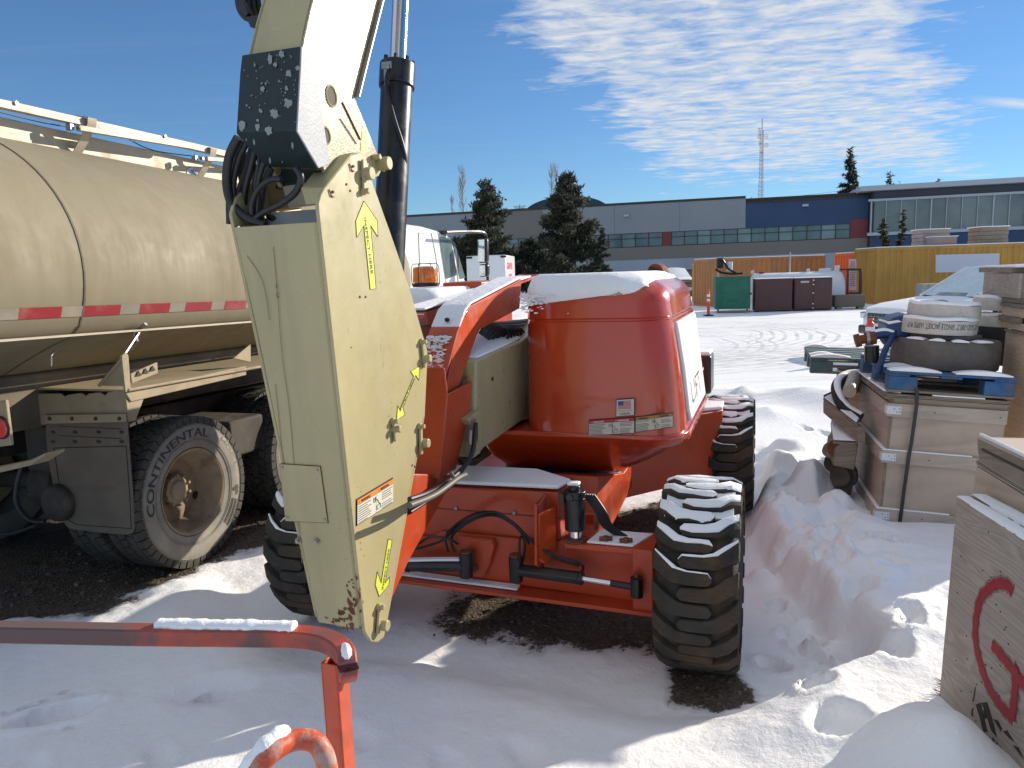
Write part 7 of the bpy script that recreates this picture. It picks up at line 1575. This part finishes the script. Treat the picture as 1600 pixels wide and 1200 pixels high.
for k in range(n_ + 1): boxf(fm, k * pw_ - (.06 if k % 4 == 0 else .035), k * pw_ + (.06 if k % 4 == 0 else .035), -.16, .1, zg0 + .005, zg1 - .005, Rr)
fmo = fm.build('window_frame', greyp, rb_)
for k in range(n_):
    mb = MB(); boxf(mb, k * pw_ + .06, (k + 1) * pw_ - .06, .0, .03, zg0 + .01, zg1 - .01, Rr); mb.build('pane', mat('grey_glass', (.17, .19, .185), .10, spec=.7, var=.35, vs=.25), fmo)
for a in (2.4, 6.1, 9.8, 13.5): mb = MB(); boxf(mb, a, a + .03, -.01, .0, zg1 + .25, zr0 - .02, Rr); mb.build('panel_joint', frame_d, rb_)
for (x0, y0), (x1, y1) in (((1362, 360), (1380, 340)), ((1543, 361), (1600, 318))):
    mb = MB(); mb.cyl(Rr.lb(x0, y0, .8), Rr.lb(x1, y1, .8), .07, 6); mb.build('brace', greyp, rb_)
for x, y in ((1385, 348), (1415, 345), (1530, 350), (1494, 338), (1443, 343)):
    pass
# ---- trees
nd_p = mat('pine_needles', (.048, .052, .032), .9, vs=2.5, var=.55); nd_s = mat('spruce_needles', (.028, .040, .026), .9, vs=2.5, var=.5); bark = mat('bark', (.09, .065, .045), .9, vs=8, var=.3); twig = mat('pale_twigs', (.24, .21, .18), .9)
def conifer(nm, lab, cat_, base, h_, r_, m, seed, style='pine', n=2600, cs=.35, grp=None, gap=.0, trunk0=.1):
    t = thing(nm, lab, cat_, base, 0, grp); rg = random.Random(seed); base = Vector(base)
    mb = MB(); mb.tube([base, base + Vector((.02 * h_ * rg.uniform(-.5, .5), 0, h_ * .5)), base + Vector((0, 0, h_ * .97))], r_ * .06, 8, taper=[1, .6, .1])
    brs = []
    nb = int(26 + h_ * 4)
    for i in range(nb):
        f = (i + rg.random()) / nb; z = h_ * (trunk0 + (1 - trunk0) * f)
        if style == 'pine': env = r_ * (.95 - .05 * f) * min(1, (1 - f) * 1.9) ** .8 * (.55 + .45 * min(1, f * 4))
        else: env = r_ * (1 - f) ** .9 + .05
        az = rg.uniform(0, 2 * pi); ln = env * rg.uniform(.70, 1.12)
        up_ = (.25 if style == 'pine' else -.18) * ln * rg.uniform(.4, 1.3)
        brs.append((base + Vector((0, 0, z)), base + Vector((cos(az) * ln, sin(az) * ln, z + up_)), ln))
        mb.tube([brs[-1][0], brs[-1][1]], r_ * .012, 4, taper=[1, .3])
    mb.build('trunk', bark, t, smooth=True)
    tot = sum(b[2] for b in brs); v = []; fs = []
    for A, Bq, ln in brs:
        k = int(n * ln / tot)
        for _ in range(k):
            u_ = rg.random() ** .55; p = A.lerp(Bq, u_) + Vector((rg.gauss(0, 1), rg.gauss(0, 1), rg.gauss(0, .6) + (0 if style == 'pine' else -.25))) * (.085 * r_ if style == 'pine' else .05 * r_)
            for _j in range(3):
                d1 = Vector((rg.gauss(0, 1), rg.gauss(0, 1), rg.gauss(0, 1) + (.6 if style == 'pine' else -.3))).normalized() * cs * rg.uniform(.5, 1.1); d2 = d1.orthogonal().normalized() * cs * .22
                o = len(v); v += [p - d2, p + d2, p + d1]; fs.append((o, o + 1, o + 2))
    c = MB(); c.v = v; c.f = fs
    return t, c.build('crown', m, t)
def tpos(x, y, Yd): p = atY(x, y, Yd); return (p.x, p.y, 0), p.z
b, h_ = tpos(757, 282, 62); conifer('pine_tree', 'open bushy pine left of the dome behind the box truck', 'tree', b, h_, 2.5, nd_p, 1, n=4400, cs=.42)
b, h_ = tpos(887, 272, 60); conifer('pine_tree', 'bigger dense pine in front of the domed roof', 'tree', b, h_, 2.65, nd_p, 5, n=7600, cs=.42)
b, h_ = tpos(940, 356, 58); conifer('spruce_tree', 'small narrow spruce just right of the dense pine', 'tree', b, h_, 1.15, nd_s, 3, 'spruce', 3200, .26)
b, h_ = tpos(716, 372, 64); conifer('pine_tree', 'low dark pine partly behind the white cab', 'tree', b, h_, 2.3, nd_s, 13, n=2400, cs=.4)
b, h_ = tpos(830, 376, 64); conifer('pine_tree', 'low dark pine between the two tall pines', 'tree', b, h_, 2.8, nd_s, 14, n=3000, cs=.4)
b, h_ = tpos(1380, 341, 46); conifer('spruce_tree', 'slim dark spruce at the left of the glazed building', 'tree', b, h_, 1.0, nd_s, 4, 'spruce', 2000, .2)
b, h_ = tpos(1412, 326, 46); conifer('spruce_tree', 'slimmer taller spruce in front of the glazing', 'tree', b, h_, .75, nd_s, 6, 'spruce', 1700, .18)
b, h_ = tpos(1329, 230, 112); conifer('spruce_tree', 'tall spruce rising above the roof left of the glazed building', 'tree', b, h_, 3.3, nd_s, 7, 'spruce', 3600, .65)
b, h_ = tpos(1391, 266, 115); conifer('spruce_tree', 'spruce tip showing over the white roof edge', 'tree', b, h_, 2.3, nd_s, 8, 'spruce', 1800, .55)
b, h_ = tpos(1406, 282, 118); conifer('spruce_tree', 'smallest spruce tip beside it over the roof edge', 'tree', b, h_, 1.4, nd_s, 9, 'spruce', 900, .45)
b, h_ = tpos(1466, 278, 118); conifer('pine_tree', 'rounded treetop peeping over the glazed building', 'tree', b, h_, 1.9, nd_s, 10, n=1200, cs=.5)
b, h_ = tpos(1171, 308, 100); conifer('pine_tree', 'small treetop over the join of grey and navy walls', 'tree', b, h_, 1.1, nd_s, 11, n=900, cs=.4)
def poplar(lab, x, y, Yd, r_, seed, n=60):
    b, h_ = tpos(x, y, Yd); t = thing('poplar_tree', lab, 'tree', b, 0, None); rg = random.Random(seed); mb = MB(); b = Vector(b)
    mb.tube([b, b + Vector((0, 0, h_))], .18, 6, taper=[1, .15]); mb.build('trunk', twig, t); mb = MB()
    for _ in range(n):
        z = h_ * rg.uniform(.25, .95); az = rg.uniform(0, 2 * pi); ln = rg.uniform(1.2, 3.2) * (1 - z / h_ * .6); d = Vector((cos(az) * .20, sin(az) * .2, 1)).normalized() * ln; A = b + Vector((0, 0, z)); B2 = A + d; B2.z = min(B2.z, b.z + h_ * 1.0)
        o_ = Vector((cos(az), sin(az), 0)) * r_ * rg.uniform(.2, 1) * (1 - (z / h_) * .6); mb.tube([A, A + o_ * .6 + d * .3, B2 + o_], .035, 3, taper=[1, .7, .3])
        for _k in range(3):
            q = A.lerp(B2 + o_, rg.uniform(.3, .9)); mb.tube([q, q + Vector((rg.uniform(-.25, .25), rg.uniform(-.25, .25), rg.uniform(.5, 1.1)))], .02, 3, taper=[1, .3])
    mb.build('branches', twig, t, kind='stuff')
poplar('tall bare poplar left of the bushy pine', 721, 258, 125, 1.5, 1, 110); poplar('shorter bare poplar at the far left of the pair', 706, 307, 125, .8, 2, 60); poplar('bare poplar behind the dense pine, left stem', 861, 254, 125, .9, 3, 80); poplar('bare poplar behind the dense pine, right stem', 868, 256, 126, .9, 4, 80)
# ---- radio tower and wires
b, h_ = tpos(1191, 185, 190); b = Vector(b); t = thing('radio_tower', 'slender lattice radio mast with drum antennas beyond the navy wall', 'tower', b); gm_ = mat('mast_grey', (.22, .21, .21), .6); rm_ = mat('mast_red', (.30, .13, .11), .6)
def tw_w(z): return .45 + .75 * max(0, 1 - z / (h_ * .72))
mb = MB(); hz_ = atY(1191, 203, 190).z; N_ = 34
for k in range(3):
    az = 2 * pi * k / 3 + .4
    mb.tube([b + Vector((cos(az) * tw_w(z), sin(az) * tw_w(z), z)) for z in np.linspace(0, hz_, 12)], .055, 4)
mb.build('leg', gm_, t); mb = MB()
for i in range(N_):
    z0 = hz_ * i / N_; z1 = hz_ * (i + 1) / N_
    for k in range(3):
        a0 = 2 * pi * k / 3 + .4; a1 = 2 * pi * (k + 1) / 3 + .4
        p0 = b + Vector((cos(a0) * tw_w(z0), sin(a0) * tw_w(z0), z0)); p1 = b + Vector((cos(a1) * tw_w(z1), sin(a1) * tw_w(z1), z1)); p2 = b + Vector((cos(a1) * tw_w(z0), sin(a1) * tw_w(z0), z0)); mb.cyl(p0, p1, .04, 3); mb.cyl(p0, p2, .04, 3)
mb.build('lattice', rm_, t, kind='stuff')
mb = MB(); mb.cyl(b + Vector((0, 0, hz_)), b + Vector((0, 0, h_)), .09, 5); mb.build('whip_antenna', gm_, t)
for x, y, r_ in ((1186, 214, .5), (1197, 213, .5), (1187, 224, .4), (1197, 227, .5)):
    c = atY(x, y, 189); mb = MB(); mb.tube([c + Vector((r_ * cos(a), 0, r_ * sin(a))) for a in np.linspace(0, 2 * pi, 17)], .045, 4); mb.cyl(c - Vector((r_, 0, 0)), c + Vector((r_, 0, 0)), .04, 3); mb.cyl(c - Vector((0, 0, r_)), c + Vector((0, 0, r_)), .04, 3); mb.build('ring_antenna', gm_, t)
for x, y0, y1 in ((1186, 200, 216), (1189.5, 238, 242)): mb = MB(); mb.cyl(atY(x, y0, 189.5), atY(x, y1, 189.5), .08, 4); mb.cyl(atY(x - 3, y0, 189.5), atY(x + 4, y0 + 1, 189.5), .06, 4); mb.build('side_antenna', gm_, t)
for i, (y0, y1, lab) in enumerate(((306, 300, 'highest of the thin power lines crossing the sky behind the mast'), (309, 304, 'middle one of the thin power lines behind the mast'), (313, 308, 'lowest of the thin power lines just above the navy wall'))):
    t = thing('power_line', lab, 'wire', atY(1170, y0, 150), 0, 'power lines behind the mast'); mb = MB(); mb.tube(bez([atY(1168, y0 + 8, 150), atY(1240, y0 + 1, 152), atY(1330, y1 - 4, 154)]), .03, 3); mb.build('wire', frame_d, t)
for x, y in ((812, 322), (1590, 279)):
    c = atY(x, y, 95); t = thing('roof_antenna', 'small antenna on the roof of the ' + ('long grey block' if x < 900 else 'glazed building'), 'antenna', (c.x, c.y, 7)); mb = MB(); mb.cyl((c.x, c.y, 7.5), c + Vector((0, 0, .2)), .04, 4)
    for k in range(4): mb.cyl(c + Vector((-.8 + .1 * k, 0, -.25 * k * .5)), c + Vector((.8 - .1 * k, 0, -.25 * k * .5)), .03, 3)
    mb.build('mast', frame_d, t)
